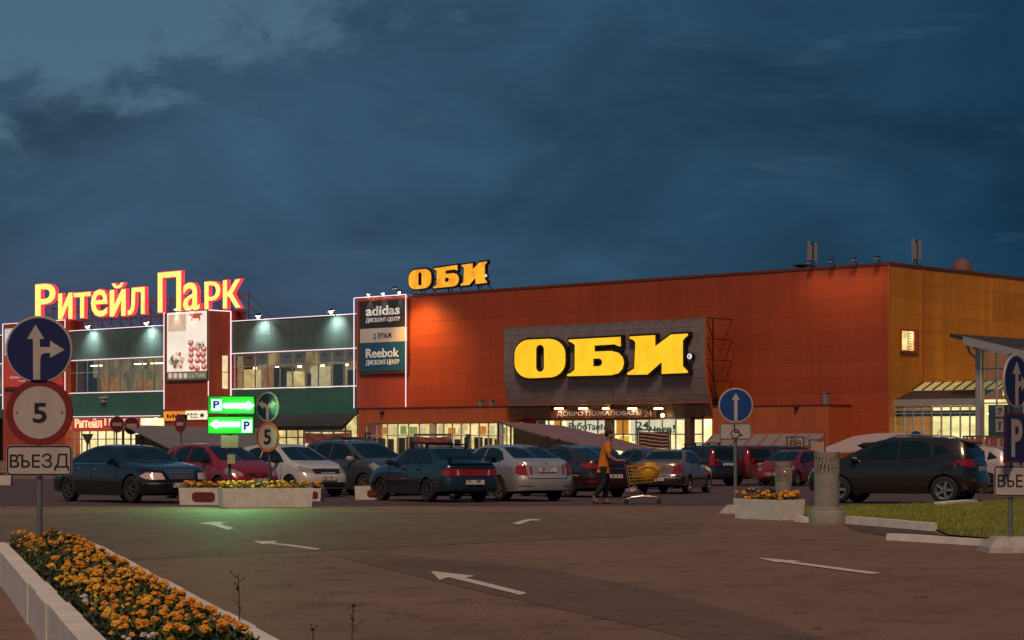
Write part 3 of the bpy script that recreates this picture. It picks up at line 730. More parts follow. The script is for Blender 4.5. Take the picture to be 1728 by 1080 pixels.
def wing(xa, xb, ncol, nbay, zb_low, room, top=True):
    Y0 = -TG
    # upper panels, light strips, glazing, lower panels
    for z0, z1, m, nr in ((z_w1 + .06, z_top - .06, 'green_dark', 2), (zb_low, z_w0 - .06, 'green_mid', 2)):
        MB().box(xa, xb, Y0 + .062, Y0 + .24, z0, z1).build('wall_backing', 'roof_felt', mall)
        panels(mall, 'x', xa, xb, z0, z1, ncol, nr, m, Y0)
    MB().box(xa, xb, Y0 - .02, Y0 + .24, z_top - .055, z_top).build('coping', 'dark_metal', mall)
    for z in (z_top + .045, z_w1 + .0, z_w0 + .0): led(mall, xa, xb, z, z, Y0 - .03)
    glazing(mall, xa, xb, z_w0 + .05, z_w1 - .06, Y0 + .15, nbay, [z_w0 + (z_w1 - z_w0) * .62], 'mullion', 'upper_glass', .09)
    MB().box(xa, xb, Y0 + 3.2, Y0 + 3.25, z_w0 - .04, z_top - .36).build('lit_room', room, mall)
wing(x_b1, x_r, 3, 10, z_g0, 'room_amber')
wing(x_d1, x_b0, 3, 9, z_g0, 'room_dim')
wing(x_l, x_d0, 6, 16, z_g0, 'room_dim')
# shop interiors behind the upper glass
bw = (x_r - x_b1) / 10
emat('wood_lit', (0.55, 0.25, 0.07), (0.3, 0.12, 0.04), .9, 2)
for i, m_ in enumerate(['room_cream', 'board_cream', 'wood_lit', 'shelf_dark', 'room_cream', 'shelf_dark', 'board_cream', 'shelf_dark', 'shelf_dark', 'board_cream']):
    xa = x_b1 + i * bw
    MB().box(xa + .15, xa + bw * rr.uniform(.55, .9), -TG + rr.uniform(.6, 1.8), -TG + 2.0, z_w0, z_w0 + rr.uniform(1.2, 1.95)).build('shop_display', m_, mall)
mat('poster_grey', (0.20, 0.19, 0.17), .6, emit=(0.20, .17, .13), estr=.35); mat('emblem_red', (0.30, .05, .04), .6)
for i in range(10):
    xa = x_b1 + i * bw; z0 = z_w0 + (z_w1 - z_w0) * .64
    if i in (3, 6): continue
    p = MB().box(xa + .12, xa + bw - .1, -TG + .19, -TG + .21, z0 + .05, z_w1 - .1).build('window_poster', 'poster_grey', mall)
    cx = xa + bw / 2; cz = (z0 + z_w1) / 2 + .1
    MB().prism([[(cx - .35, cz + .16), (cx - .1, cz + .06), (cx, cz + .2), (cx + .1, cz + .06), (cx + .35, cz + .16), (cx + .22, cz - .05), (cx + .08, cz - .04), (cx, cz - .2), (cx - .08, cz - .04), (cx - .22, cz - .05)]], -TG + .17, -TG + .185).build('emblem', 'emblem_red', p)
for k in range(7):
    xa = x_d1 + (x_b0 - x_d1) * rr.random() * .9
    MB().box(xa, xa + rr.uniform(.8, 2.2), -TG + 1.2, -TG + 2.2, z_w0, z_w0 + rr.uniform(.7, 1.9)).build('shop_display', rr.choice(['shelf_dark', 'wood_lit', 'room_dim']), mall)
    if k < 4: MB().box(xa, xa + 1.6, -TG + 1.0, -TG + 1.15, z_w1 - .55, z_w1 - .47).build('ceiling_lamp', 'lamp_warm', mall)
for k in range(5):
    xa = x_b1 + (x_r - x_b1) * (.12 + .18 * k)
    MB().box(xa, xa + .25, -TG + 1.0, -TG + 1.2, z_w1 - 1.35, z_w1 - 1.2).build('ceiling_lamp', 'lamp_warm', mall)
# street level of the right wing: black awning over lit shop windows
_, za1 = fac(500, 700, TG); _, za0 = fac(500, 719, TG + 1.6)
MB().add([(x_b1, -TG, z_g0), (x_r, -TG, z_g0), (x_r, -TG - 1.6, za0), (x_b1, -TG - 1.6, za0), (x_b1, -TG, z_g0 - .06), (x_r, -TG, z_g0 - .06), (x_r, -TG - 1.6, za0 - .35), (x_b1, -TG - 1.6, za0 - .35)],
         [(3, 2, 1, 0), (4, 5, 6, 7), (0, 4, 7, 3), (1, 2, 6, 5), (3, 7, 6, 2), (0, 1, 5, 4)]).build('awning', 'awning_black', mall)
glazing(mall, x_b1, x_r, GB + .1, z_g0 - .1, -TG + .1, 11, [GB + 2.3], 'mullion', 'shop_glass', .09)
MB().box(x_b1, x_r, 4.0, 4.05, GB, z_g0).build('lit_room', 'room_cream', mall)
for k in range(9):
    xa = x_b1 + (x_r - x_b1) * (k + rr.uniform(.0, .4)) / 9
    MB().box(xa, xa + rr.uniform(.5, 1.4), 1.6, 2.2, GB, GB + rr.uniform(1.2, 2.6)).build('shop_display', rr.choice(['shelf_dark', 'shelf_dark', 'board_cream', 'wood_lit']), mall)
# street level of the left wing: red fascia, lit glass hall
_, zr0 = fac(200, 705, TG + .4)
MB().box(x_d1, x_b0, -TG - .4, -TG + .24, zr0, z_g0 - .003).build('red_fascia', 'tower_red', mall)
led(mall, x_d1, x_b0, z_g0 + .06, z_g0 + .06, -TG - .41)
MB().box(x_d1, x_b0, 2.0, 2.06, GB, zr0 - .01).build('lit_room', 'room_white', mall)
MB().box(x_d1, x_b0, -TG - .4, 1.99, zr0 - .06, zr0 - .004).build('hall_ceiling', 'white_frame', mall)
glazing(mall, x_d1, x_b0, GB + .05, fac(150, 727, TG)[1], -TG + .1, 12, [fac(150, 741, TG)[1]], 'mullion', 'shop_glass', .09)
for px in (123, 142, 164, 210, 232, 262):
    xa = fac(px, 706, TG - .3)[0]
    MB().lathe([(.02, -.02), (.16, -.02), (.16, .05), (.02, .05)], 12, 'z', (xa, -TG + .4, zr0 - .12)).build('ceiling_lamp', 'lamp_warm', mall)
# ---- towers
def tower(px0, px1, pyt, pyt1, TT, side_px, m='tower_red', ledside=True):
    xa, zt = fac(px0, pyt, TT); xb, zt2 = fac(px1, pyt1, TT); zt = (zt + zt2) / 2
    t = MB().box(xa, xb, -TT, -TG + 1.6, GB, zt).build('tower', m, mall)
    led(mall, xa, xb, zt, zt, -TT - .002); led(mall, xa, xa, zf((px0 + px1) / 2, 690, TT), zt, -TT - .002); led(mall, xb, xb, zf((px0 + px1) / 2, 690, TT), zt, -TT - .002)
    if ledside:
        MB().box(xb + .004, xb + .06, -TT, -TG - .05, zt - .05, zt + .03).build('light_strip', 'led_white', mall)
        MB().box(xb + .004, xb + .06, -TG - .1, -TG - .02, zf(388, 675), zt - .055).build('light_strip', 'led_white', mall)
    return xa, xb, zt
TB = 1.7
bxa, bxb, bzt = tower(277, 352, 528, 523, TB, 388)
TD = -0.3
dxa, dxb, dzt_ = tower(5, 110, 546, 541, TD, 112, ledside=False)
TA = 0.06
aa, ab, azt = fac(602, 504, TA)[0], fac(690, 498, TA)[0], (fac(602, 504, TA)[1] + fac(690, 498, TA)[1]) / 2
zab = fac(650, 688, TA)[1]
MB().box(aa, ab - .02, -TA, 4.9, zab, azt).build('tower', 'tower_red', mall)
MB().box(aa + .1, ab - .12, .1, 4.8, GB, zab - .003).build('tower_base', 'tower_red', mall)
for x0, x1, z0, z1 in ((aa, ab, azt + .04, azt + .04), (aa, aa, zab, azt), (ab - .04, ab - .04, zab, azt)): led(mall, x0, x1, z0, z1, -TA - .28)
# narrow window on the flank of the middle tower
s0, sz1 = sid(375, 600, bxb); s1, sz0 = sid(384, 656, bxb)
sw = MB().box(bxb + .003, bxb + .03, min(s0, s1), max(s0, s1), sz0, sz1).build('window', 'board_cream', mall)
MB().box(bxb + .031, bxb + .05, min(s0, s1), max(s0, s1), (sz0 + sz1) / 2 - .04, (sz0 + sz1) / 2 + .04).build('window_bar', 'mullion', sw)
# ---- lit floodlights along the mall's roof edge
emat('lamp_cold', (1.0, 1.0, 0.92), (1.0, 0.98, 0.9), 30.0)
for px, where in ((157, 'farther from the poster tower, left wing'), (256, 'beside the poster tower, left wing'), (445, 'beside the poster tower, right wing'), (568, 'beside the banner tower, right wing')):
    xx = fac(px, 545, TG)[0]
    t = floodlight(xx, -TG + .05, z_top, 'lit white floodlight on the mall roof ' + where, 'lamp_cold', group='floodlights along the mall roof', s=1.0)
    spot(t, (0, -1.0, .0), (0, .5, -2.6), 650, (.95, 1.0, .92), R(125), 1.0, .15)
# ---- banners on the towers
mat('banner_black', (0.035, 0.033, 0.034), .6); mat('banner_white', (0.72, 0.70, 0.66), .6); mat('banner_blue', (0.016, 0.12, 0.24), .55)
mat('ink_white', (0.80, 0.79, 0.76), .6, emit=(.8, .79, .76), estr=.18); mat('ink_black', (0.02, 0.02, 0.02), .6)
bn = fthing('sports_banner', 'tall black, white and blue outlet banner with white lettering on a tower', 'banner', 0, 0, 0)
TQ = TA + .22
def z2b(X): return 380 + X / 3.273
def z2y(Y): return 430 + Y / 3.273
fboard(bn, 'banner_frame', z2b(736), z2b(1008), z2y(248), z2y(656), TQ - .03, .15, 'trim_red')
fboard(bn, 'top_field', z2b(745), z2b(1002), z2y(255), z2y(402), TQ, .05, 'banner_black')
fboard(bn, 'middle_field', z2b(745), z2b(1002), z2y(403.5), z2y(482), TQ, .05, 'banner_white')
fboard(bn, 'bottom_field', z2b(745), z2b(1002), z2y(483.5), z2y(642), TQ, .05, 'banner_blue')
ftext(bn, 'lettering', 'adidas', z2b(778), z2b(965), z2y(280), z2y(334), TQ + .005, 'ink_white', .03, .022)
ftext(bn, 'lettering', 'ДИСКОНТ-ЦЕНТР', z2b(778), z2b(966), z2y(344), z2y(374), TQ + .005, 'ink_white', .03, .006)
ftext(bn, 'lettering', '2 ЭТАЖ', z2b(820), z2b(921), z2y(430), z2y(460), TQ + .005, 'ink_black', .03, .0)
ftext(bn, 'lettering', 'Reebok', z2b(778), z2b(960), z2y(516), z2y(567), TQ + .005, 'ink_white', .03, .015)
ftext(bn, 'lettering', 'ДИСКОНТ-ЦЕНТР', z2b(778), z2b(962), z2y(578), z2y(611), TQ + .005, 'ink_white', .03, .006)
for X in (800, 880, 970):
    xx = fac(z2b(X), 500, TQ)[0]
    t = floodlight(xx, -TA, azt + .05, 'small lit spotlight leaning over the top of the sports banner', 'lamp_cold', group='spotlights over the sports banner', s=.6)
    spot(t, (0, -.62, .1), (0, -.1, -3), 90, (1, .98, .9), R(70), .8, .1)
# sushi poster
emat('poster_glow', (0.95, 0.86, 0.74), (0.86, 0.74, 0.60), .85, .5)
mat('fish_red', (0.55, .11, .09), .6, emit=(.55, .11, .09), estr=.5); mat('rice_pale', (0.75, .62, .52), .6, emit=(.75, .6, .5), estr=.55)
mat('leaf_print', (0.16, .20, .10), .6, emit=(.16, .2, .1), estr=.4); mat('tan_print', (0.72, .55, .40), .6, emit=(.72, .55, .4), estr=.5)
sp = fthing('restaurant_poster', 'tall pale food poster with rolls on plates and a dark strip below', 'poster', 0, 0, 0)
TP = TB + .16
def z3(X, Y): return 270 + X / 4.908, 500 + Y / 4.908
def pz(X, Y, t=TP): return fac(*z3(X, Y), t)
fboard(sp, 'poster_frame', z3(46, 0)[0], z3(396, 0)[0], z3(0, 118)[1], z3(0, 705)[1], TP - .04, .1, 'trim_red')
fboard(sp, 'sheet', z3(58, 0)[0], z3(386, 0)[0], z3(0, 128)[1], z3(0, 622)[1], TP, .03, 'poster_glow')
fboard(sp, 'strip', z3(58, 0)[0], z3(386, 0)[0], z3(0, 623)[1], z3(0, 690)[1], TP, .03, 'leaf_print')
fboard(sp, 'tan_block', z3(70, 0)[0], z3(215, 0)[0], z3(0, 150)[1], z3(0, 290)[1], TP + .012, .01, 'tan_print')
ftext(sp, 'lettering', '2-й ЭТАЖ', z3(238, 0)[0], z3(374, 0)[0], z3(0, 636)[1], z3(0, 672)[1], TP + .004, 'ink_white', .02, .012)
for X in (70, 112, 154, 196):
    fboard(sp, 'icon', z3(X, 0)[0], z3(X + 28, 0)[0], z3(0, 638)[1], z3(0, 678)[1], TP + .01, .01, 'rice_pale')
cx, cz = pz(297, 175)
MB().prism([[(cx - .8, cz + .35), (cx + .8, cz + .35), (cx + .95, cz + .22), (cx + .6, cz + .16), (cx + .6, cz - .3), (cx + .45, cz - .3), (cx + .45, cz - .08), (cx - .45, cz - .08), (cx - .45, cz - .3), (cx - .6, cz - .3), (cx - .6, cz + .16), (cx - .95, cz + .22)]], -TP - .012, -TP - .002).build('emblem', 'fish_red', sp)
rq = random.Random(11)
def blob(px_, pz_, r0, r1, m_, k, tall=.9):
    P = [(px_ + (r0 + (r1 - r0) * rq.random()) * math.cos(R(a)), pz_ + tall * (r0 + (r1 - r0) * rq.random()) * math.sin(R(a))) for a in range(0, 360, 30)]
    MB().prism([P], -TP - .012 - .004 * k, -TP - .002).build('food_print', m_, sp)
for i in range(34):
    X = rq.gauss(140, 34); Y = rq.gauss(545, 28)
    if 75 < X < 215 and 470 < Y < 612:
        a, b_ = pz(X, Y); blob(a, b_, .12, .3, rq.choice(['fish_red', 'rice_pale', 'leaf_print', 'rice_pale']), i % 5)
for i in range(13):
    u = i / 12; X = 260 + 105 * (i % 3) / 2 + rq.uniform(-8, 8); Y = 590 - 52 * (i // 3) + rq.uniform(-8, 8)
    if X > 368 or Y < 380: continue
    a, b_ = pz(X, Y); blob(a, b_, .34, .42, 'fish_red', 0, .75); blob(a - .03, b_ + .12, .2, .26, 'rice_pale', 2, .6)
for i in range(9):
    a, b_ = pz(rq.uniform(300, 365), rq.uniform(370, 430)); blob(a, b_, .1, .24, rq.choice(['leaf_print', 'rice_pale', 'tan_print']), 1)
for X in (140, 260):
    xx = pz(X, 110)[0]
    t = floodlight(xx, -TB, bzt + .05, 'small lit spotlight leaning over the top of the food poster', 'lamp_cold', group='spotlights over the food poster', s=.5)
    spot(t, (0, -.5, .08), (0, -.12, -3), 70, (1, .96, .9), R(75), .8, .1)
# strip signs under the food poster
ss = fthing('shop_strip_sign', 'cream strip sign with dark words and a crown under the food poster', 'sign', 0, 0, 0)
fboard(ss, 'board', 276, 312, 694, 710, TB + .12, .1, 'board_orange'); fboard(ss, 'board', 313, 349, 693, 708, TB + .12, .1, 'poster_white')
for k, (a, b_, y0, y1) in enumerate(((316, 334, 697, 700.5), (322, 334, 702, 705.5), (281, 308, 699, 705))):
    x0, z1 = fac(a, y0, TB + .13); x1, z0 = fac(b_, y1, TB + .13); n = 6
    m_ = MB()
    for i in range(n): m_.box(x0 + (x1 - x0) * i / n + .04, x0 + (x1 - x0) * (i + .8) / n, -TB - .14, -TB - .125, z0, z1 - .1 * (i % 2))
    m_.build('worn_lettering', 'letter_dark', ss)
cx, cz = fac(341, 700, TB + .13)
MB().prism([[(cx - .3, cz + .14), (cx - .15, cz), (cx, cz + .2), (cx + .15, cz), (cx + .3, cz + .14), (cx + .2, cz - .18), (cx - .2, cz - .18)]], -TB - .14, -TB - .125).build('crown', 'letter_dark', ss)
# poster on the left tower, mostly behind the round signs
lp = fthing('tower_poster', 'red and white poster on the tower behind the round entrance signs', 'poster', 0, 0, 0)
mat('poster_red', (0.5, .06, .04), .5, emit=(.5, .05, .03), estr=.35); emat('poster_cool', (0.62, .72, .74), (.5, .6, .65), .7)
fboard(lp, 'sheet', 8, 104, 552, 598, TD + .1, .08, 'poster_cool'); fboard(lp, 'sheet', 8, 104, 599, 652, TD + .1, .08, 'poster_red')
fboard(lp, 'lower_rail', 7, 105, 653, 657, TD + .12, .1, 'trim_red')
ftext(lp, 'lettering', 'Центральный', 17, 44, 634, 639.5, TD + .105, 'ink_white', .02, .02)
ftext(lp, 'lettering', '2 этаж', 31, 43, 641, 644.5, TD + .105, 'ink_white', .02, .02)
# small air-conditioner / lamp box on the lower green band
x, z = fac(178, 672, TG)
o = MB().box(-.35, .35, -.5, 0, 0, .12).box(-.22, .22, -.35, 0, -.35, -.01).build('wall_lamp_box', 'white_frame'); o.location = frame_pt(x, -TG, z); o.rotation_euler = (0, 0, FROT)
tag(o, 'small pale lamp box fixed on the lower green band of the left wing', 'lamp')

# ---- rooftop lettering
emat('neon_yellow', (1.0, 0.60, 0.15), (1.0, 0.52, 0.10), 1.7, 4.0, (1, 1, 1))
emat('neon_red', (1.0, 0.03, 0.045), (0.85, 0.02, 0.03), 2.2, 2)
TL = -0.6
rl = fthing('rooftop_mall_sign', 'tall glowing yellow letters with red sides standing on the mall roof', 'sign', 0, 0, 0)
def z1p(X, Y): return X / 3.2727, 430 + Y / 3.2727
GLY = [('Р', 195, 305, 165, 350), ('и', 322, 398, 215, 352), ('т', 408, 498, 212, 345), ('e', 503, 592, 195, 338), ('й', 607, 692, 160, 335), ('л', 706, 797, 185, 325),
       ('П', 872, 998, 100, 310), ('а', 1012, 1100, 157, 305), ('р', 1130, 1215, 150, 300), ('к', 1232, 1326, 142, 290)]
for ch, X0, X1, Y0, Y1 in GLY:
    a, zt = fac(*z1p(X0, Y0), TL); b, zb = fac(*z1p(X1, Y1), TL)
    thick = .008 if ch in 'РП' else .005
    if ch in 'ий':
        # two uprights and a rising stroke, with a breve for the short vowel
        ztb = zt if ch == 'и' else zb + (zt - zb) * .80; wd = b - a; s_ = .26 * wd
        P = [(a, zb), (a + s_ * .9, zb), (b - s_, zb + (ztb - zb) * .62), (b - s_, zb), (b, zb), (b, ztb), (b - s_ * .9, ztb), (a + s_, zb + (ztb - zb) * .38), (a + s_, ztb), (a, ztb)]
        mr, my = MB().prism([offset_poly(P, .045)], -TL + .06, -TL + .40), MB().prism([P], -TL - .02, -TL + .04)
        if ch == 'й':
            br = [(a + wd * .12, zt), (a + wd * .3, zt), (a + wd * .4, zt - .22), (a + wd * .6, zt - .22), (a + wd * .7, zt), (a + wd * .88, zt), (a + wd * .74, zt - .36), (a + wd * .6, zt - .46), (a + wd * .4, zt - .46), (a + wd * .26, zt - .36)]
            mr.prism([offset_poly(br, .04)], -TL + .06, -TL + .40); my.prism([br], -TL - .02, -TL + .04)
        my.build('letter_face', 'neon_yellow', mr.build('letter', 'neon_red', rl)); continue
    L = text_mb(ch, a - .05, b + .05, zb - .05, zt + .05, -TL + .40, .34, thick + .008).build('letter', 'neon_red', rl)
    text_mb(ch, a, b, zb, zt, -TL + .04, .06, thick).build('letter_face', 'neon_yellow', L)
for k in range(22):
    X = 200 + k * 54
    x, z = fac(*z1p(X, 330), TL)
    MB().bar((x, -TL + .8, z_top - .1), (x, -TL + .8, z_top + 2.6), .07).bar((x + .0, -TL + .85, z_top + 2.4), (x + 1.3, -TL + 2.8, z_top - .1), .06).build('strut', 'trim_red', rl)
xa = fac(*z1p(190, 0), TL)[0]; xb = fac(*z1p(1330, 0), TL)[0]
for h in (.9, 2.3): MB().box(xa, xb, -TL + .7, -TL + .79, z_top + h, z_top + h + .1).build('carrier_rail', 'trim_red', rl)
# entrance lettering
el = fthing('entrance_sign', 'red entrance sign with glowing letters above the mall doors', 'sign', 0, 0, 0)
fboard(el, 'board', 122, 236, 706, 727, TG + .25, .1, 'poster_red')
emat('neon_salmon', (1.0, 0.52, 0.30), (1.0, .45, .25), 1.4)
ftext(el, 'lettering', 'Ритейл', 127, 172, 705, 722, TG + .27, 'neon_salmon', .06, .012)
ftext(el, 'lettering', 'Парк', 177, 212, 704, 722, TG + .27, 'neon_salmon', .06, .012)

# ================================================================== glass hall on the right
TH = -0.6
emat('hall_glow', (1.0, 0.86, 0.42), (0.62, 0.50, 0.18), 1.5, 0.6, (1, 1, 2.0))
mat('hall_roof', (0.055, 0.05, 0.055), .5, metal=.3); mat('hall_roof_light', (0.30, 0.27, 0.16), .4, emit=(.55, .40, .14), estr=.5); mat('hall_fascia', (0.36, 0.34, 0.34), .6)
mat('steel_pale', (0.42, .43, .46), .45, metal=.3); mat('plant_dark', (0.03, .045, .012), .8)
hall = fthing('glass_entrance_hall', 'glass entrance hall with sloping roofs against the orange side wall', 'hall', 0, 0, 0)
hx0 = .1; hx1 = fac(1653, 700, TH)[0]; hx2 = fac(1740, 700, TH)[0] + 8
_, hz1 = fac(1600, 686, TH); _, hzb = fac(1600, 693, TH)
glazing(hall, hx0, hx1, GB + .1, hz1, -TH, 9, [hzb - .15], 'steel_pale', 'shop_glass', .08)
MB().box(hx0, hx1, 5.0, 5.05, GB, hz1 + .5).build('lit_room', 'hall_glow', hall)
MB().box(hx0, hx1, -TH + .12, -TH + .3, hzb - .35, hzb + .02).build('beam', 'hall_roof', hall)
for k in range(9):
    xa = hx0 + (hx1 - hx0) * (k + rr.uniform(.05, .5)) / 9
    m_ = MB(); w_ = rr.uniform(.5, 1.1); h_ = rr.uniform(1.2, 2.2)
    m_.box(xa, xa + w_, 1.6, 2.6, GB, GB + h_)
    m_.build('interior_counter', rr.choice(['shelf_dark', 'plant_dark', 'shelf_dark']), hall)
for k in range(3): MB().box(hx0 + 1 + 2.3 * k, hx0 + 2.2 + 2.3 * k, 2.4, 2.6, hz1 - .5, hz1 - .42).build('ceiling_lamp', 'lamp_warm', hall)
_, f1 = fac(1600, 673, TH)
MB().box(hx0, hx1, -TH - .12, -TH + .1, hz1 + .05, f1).build('fascia', 'hall_fascia', hall)
q0 = (-TH - .1, f1 + .003); q1 = sid(1537, 659.5); q2 = sid(1557, 645.5)
for nm, p, q, m_ in (('roof', q0, q1, 'hall_roof'), ('roof_glazing', q1, q2, 'hall_roof_light')):
    MB().add([(hx0, p[0], p[1]), (hx1, p[0], p[1]), (hx1, q[0], q[1]), (hx0, q[0], q[1]), (hx0, p[0], p[1] - .12), (hx1, p[0], p[1] - .12), (hx1, q[0], q[1] - .12), (hx0, q[0], q[1] - .12)],
             [(0, 1, 2, 3), (7, 6, 5, 4), (0, 4, 5, 1), (1, 5, 6, 2), (2, 6, 7, 3), (3, 7, 4, 0)]).build(nm, m_, hall)
for k in range(9):
    xx = hx0 + (hx1 - hx0) * k / 8
    MB().bar((xx, q1[0], q1[1] + .04), (xx, q2[0], q2[1] + .04), .08).build('roof_rib', 'hall_roof', hall)
# tall part
cx_ = fac(1652, 640, TH)[0]
_, ct = fac(1654, 578, TH)
MB().box(cx_ - .05, cx_ + .3, -TH - .35, -TH + .05, GB, ct).build('column', 'steel_pale', hall)
gx0 = cx_ + .32
_, gt = fac(1690, 590, TH); _, gm = fac(1690, 622, TH); _, gl_ = fac(1690, 680, TH)
glazing(hall, gx0, gx0 + 8.4, GB + .1, gt, -TH, 9, [gl_, gm], 'steel_pale', 'shop_glass', .08)
MB().box(gx0 - .2, gx0 + 8.6, 4.6, 4.65, GB, gt).build('lit_room', 'hall_glow', hall)
MB().add([(gx0, 3.0, gl_ + .5), (gx0 + 8.4, 3.0, gl_ + 4.6), (gx0 + 8.4, 3.0, gl_ + 5.3), (gx0, 3.0, gl_ + 1.2)], [(0, 1, 2, 3)]).add([(gx0, 3.05, gl_ + .5), (gx0 + 8.4, 3.05, gl_ + 4.6), (gx0 + 8.4, 3.05, gl_ + 5.3), (gx0, 3.05, gl_ + 1.2)], [(3, 2, 1, 0)]).build('stair_flank', 'room_white', hall)
MB().box(gx0, gx0 + 8.4, 1.2, 1.6, GB, gl_ - .1).build('interior_screen', 'plant_dark', hall)
ex, ez = fac(1603, 563, 0.6); bx_, bz_ = fac(1728, 592, 0.6)
sl = (bz_ - ez) / (bx_ - ex)
def rz(x): return ez + sl * (x - ex)
xR = bx_ + 7
for nm, y0, y1, th, dz_, m_ in (('high_roof', -.6, 9.0, .22, .0, 'hall_roof'), ('roof_edge_beam', -.72, -.602, .5, .02, 'steel_pale')):
    xs0 = ex if nm == 'high_roof' else ex + 1.0
    MB().add([(xs0, y0, rz(xs0) + dz_), (xR, y0, rz(xR) + dz_), (xR, y1, rz(xR) + dz_), (xs0, y1, rz(xs0) + dz_),
              (xs0, y0, rz(xs0) + dz_ - th), (xR, y0, rz(xR) + dz_ - th), (xR, y1, rz(xR) + dz_ - th), (xs0, y1, rz(xs0) + dz_ - th)],
             [(0, 1, 2, 3), (7, 6, 5, 4), (0, 4, 5, 1), (1, 5, 6, 2), (2, 6, 7, 3), (3, 7, 4, 0)]).build(nm, m_, hall)
MB().tube([(cx_ - .05, -TH - .2, ct - 1.0), (cx_ - .5, -TH - .2, ct - .7), (cx_ - .75, -TH - .2, ct - .05)], .09, 8).tube([(cx_ - .02, -TH - .2, ct - .45), (cx_ - .3, -TH - .2, ct - .3), (cx_ - .45, -TH - .2, ct - .1)], .06, 8).build('bracket', 'steel_pale', hall, 50)
for ch, y0, y1 in (('Э', 684, 703), ('У', 707, 729)):
    t = fthing('letter_board', {'Э': 'upper pale letter board on the tall glass front, its letter open to the left', 'У': 'lower pale letter board on the tall glass front, its letter forked'}[ch], 'sign', 0, 0, 0)
    fboard(t, 'board', 1680, 1694, y0, y1, TH + .25, .08, 'hall_fascia')
    ftext(t, 'lettering', ch, 1684, 1690.5, y0 + 4, y1 - 4, TH + .26, 'letter_dark', .02, .04)
# ================================================================== cars
mat('tyre', (0.018, 0.018, 0.019), .85, bump=.2); mat('rim_silver', (0.42, 0.42, 0.43), .3, metal=.8); mat('rim_dark', (0.16, .16, .165), .35, metal=.8)
mat('car_black', (0.012, 0.012, 0.013), .6); mat('chrome', (0.7, 0.7, 0.72), .12, metal=1.0); mat('seam', (0.008, .008, .009), .7)
mat('car_glass', (0.008, 0.022, 0.030), .03, spec=.4, col2=(0.006, .012, .016), scale=1.2)
mat('lamp_red', (0.36, 0.010, 0.012), .12, coat=1, col2=(.22, .008, .01), scale=9); mat('lamp_clear', (0.55, 0.53, 0.50), .08, metal=.3, coat=1, col2=(.20, .2, .21), scale=14)
mat('lamp_pale', (0.62, .50, .44), .15, coat=1); mat('lamp_indicator', (0.55, .18, .02), .2, coat=1)
def platemat():
    m = mat('plate_white', (0.62, 0.58, 0.52), .5); t = m.node_tree; b = t.nodes['Principled BSDF']
    tcn = t.nodes.new('ShaderNodeTexCoord'); n = t.nodes.new('ShaderNodeTexNoise'); n.inputs['Scale'].default_value = 22
    mp = t.nodes.new('ShaderNodeMapping'); mp.inputs['Scale'].default_value = (1, 1, .25); t.links.new(tcn.outputs['Object'], mp.inputs['Vector']); t.links.new(mp.outputs[0], n.inputs['Vector'])
    rp = t.nodes.new('ShaderNodeValToRGB'); rp.color_ramp.elements[0].position = .42; rp.color_ramp.elements[1].position = .5
    rp.color_ramp.elements[0].color = (.2, .18, .17, 1); rp.color_ramp.elements[1].color = (.62, .58, .52, 1)
    t.links.new(n.outputs['Fac'], rp.inputs['Fac']); t.links.new(rp.outputs[0], b.inputs['Base Color']); return m
platemat()
def paint(name, c, metal=.35, rough=.32): return mat('paint_' + name, c, rough, metal=metal, coat=1.0, spec=.4, col2=tuple(x * .9 for x in c), scale=2.0)
def interp(P, x):
    P = sorted(P)
    if x <= P[0][0]: return P[0][1]
    for (a, za), (b, zb) in zip(P, P[1:]):
        if x <= b: return za + (zb - za) * (x - a) / (b - a)
    return P[-1][1]
def smooth_fn(P, rad):
    def f(x): return sum(interp(P, x + rad * k / 3) * w for k, w in zip(range(-3, 4), (1, 2, 3, 4, 3, 2, 1))) / 16
    return f
WHEELS = {}
def wheel_mesh(r, spokes, rm):
    key = (r, spokes, rm)
    if key in WHEELS: return WHEELS[key]
    w = .10; rr_ = r * .66
    tb = MB().lathe([(rr_, -w * .85), (r * .9, -w), (r * .98, -w * .8), (r, -w * .4), (r, w * .4), (r * .98, w * .8), (r * .9, w), (rr_, w * .85), (rr_ * .96, w * .5), (rr_ * .96, -w * .5), (rr_, -w * .85)], 32, 'y', cap=False)
    rb = MB().lathe([(rr_, w * .84), (rr_ * .93, w * .80), (rr_ * .9, w * .3), (.02, w * .1)], 32, 'y', cap=False)
    rb.lathe([(.02, w * .86), (rr_ * .2, w * .84), (rr_ * .22, w * .3)], 16, 'y', cap=False)
    for k in range(spokes):
        a = 2 * math.pi * k / spokes; c, s = math.cos(a), math.sin(a); hw = rr_ * (2.0 / max(spokes, 5)) * .42
        P = []
        for rad, hw_ in ((rr_ * .12, hw * .9), (rr_ * .95, hw * .75)):
            for sg_ in (-1, 1):
                for dep in (w * .80, w * .35):
                    P.append((rad * c - sg_ * hw_ * s, -dep, rad * s + sg_ * hw_ * c))
        rb.add(P, [(0, 2, 6, 4), (0, 4, 5, 1), (2, 3, 7, 6), (4, 6, 7, 5), (0, 1, 3, 2)])
    dk = MB().lathe([(rr_ * .9, w * .28), (.01, w * .26)], 24, 'y', cap=False)
    t = tb.build('wheel', 'tyre', None, 50); ri = rb.build('rim', rm, t, 40)
    me, rme = t.data, ri.data
    # a dark dish shows between the spokes
    for m_ in (me, rme): m_.name = 'wheel_data'
    COL.objects.unlink(t); COL.objects.unlink(ri)
    d = dk.build('brake', 'car_black'); dme = d.data; COL.objects.unlink(d)
    WHEELS[key] = (me, rme, dme); return WHEELS[key]

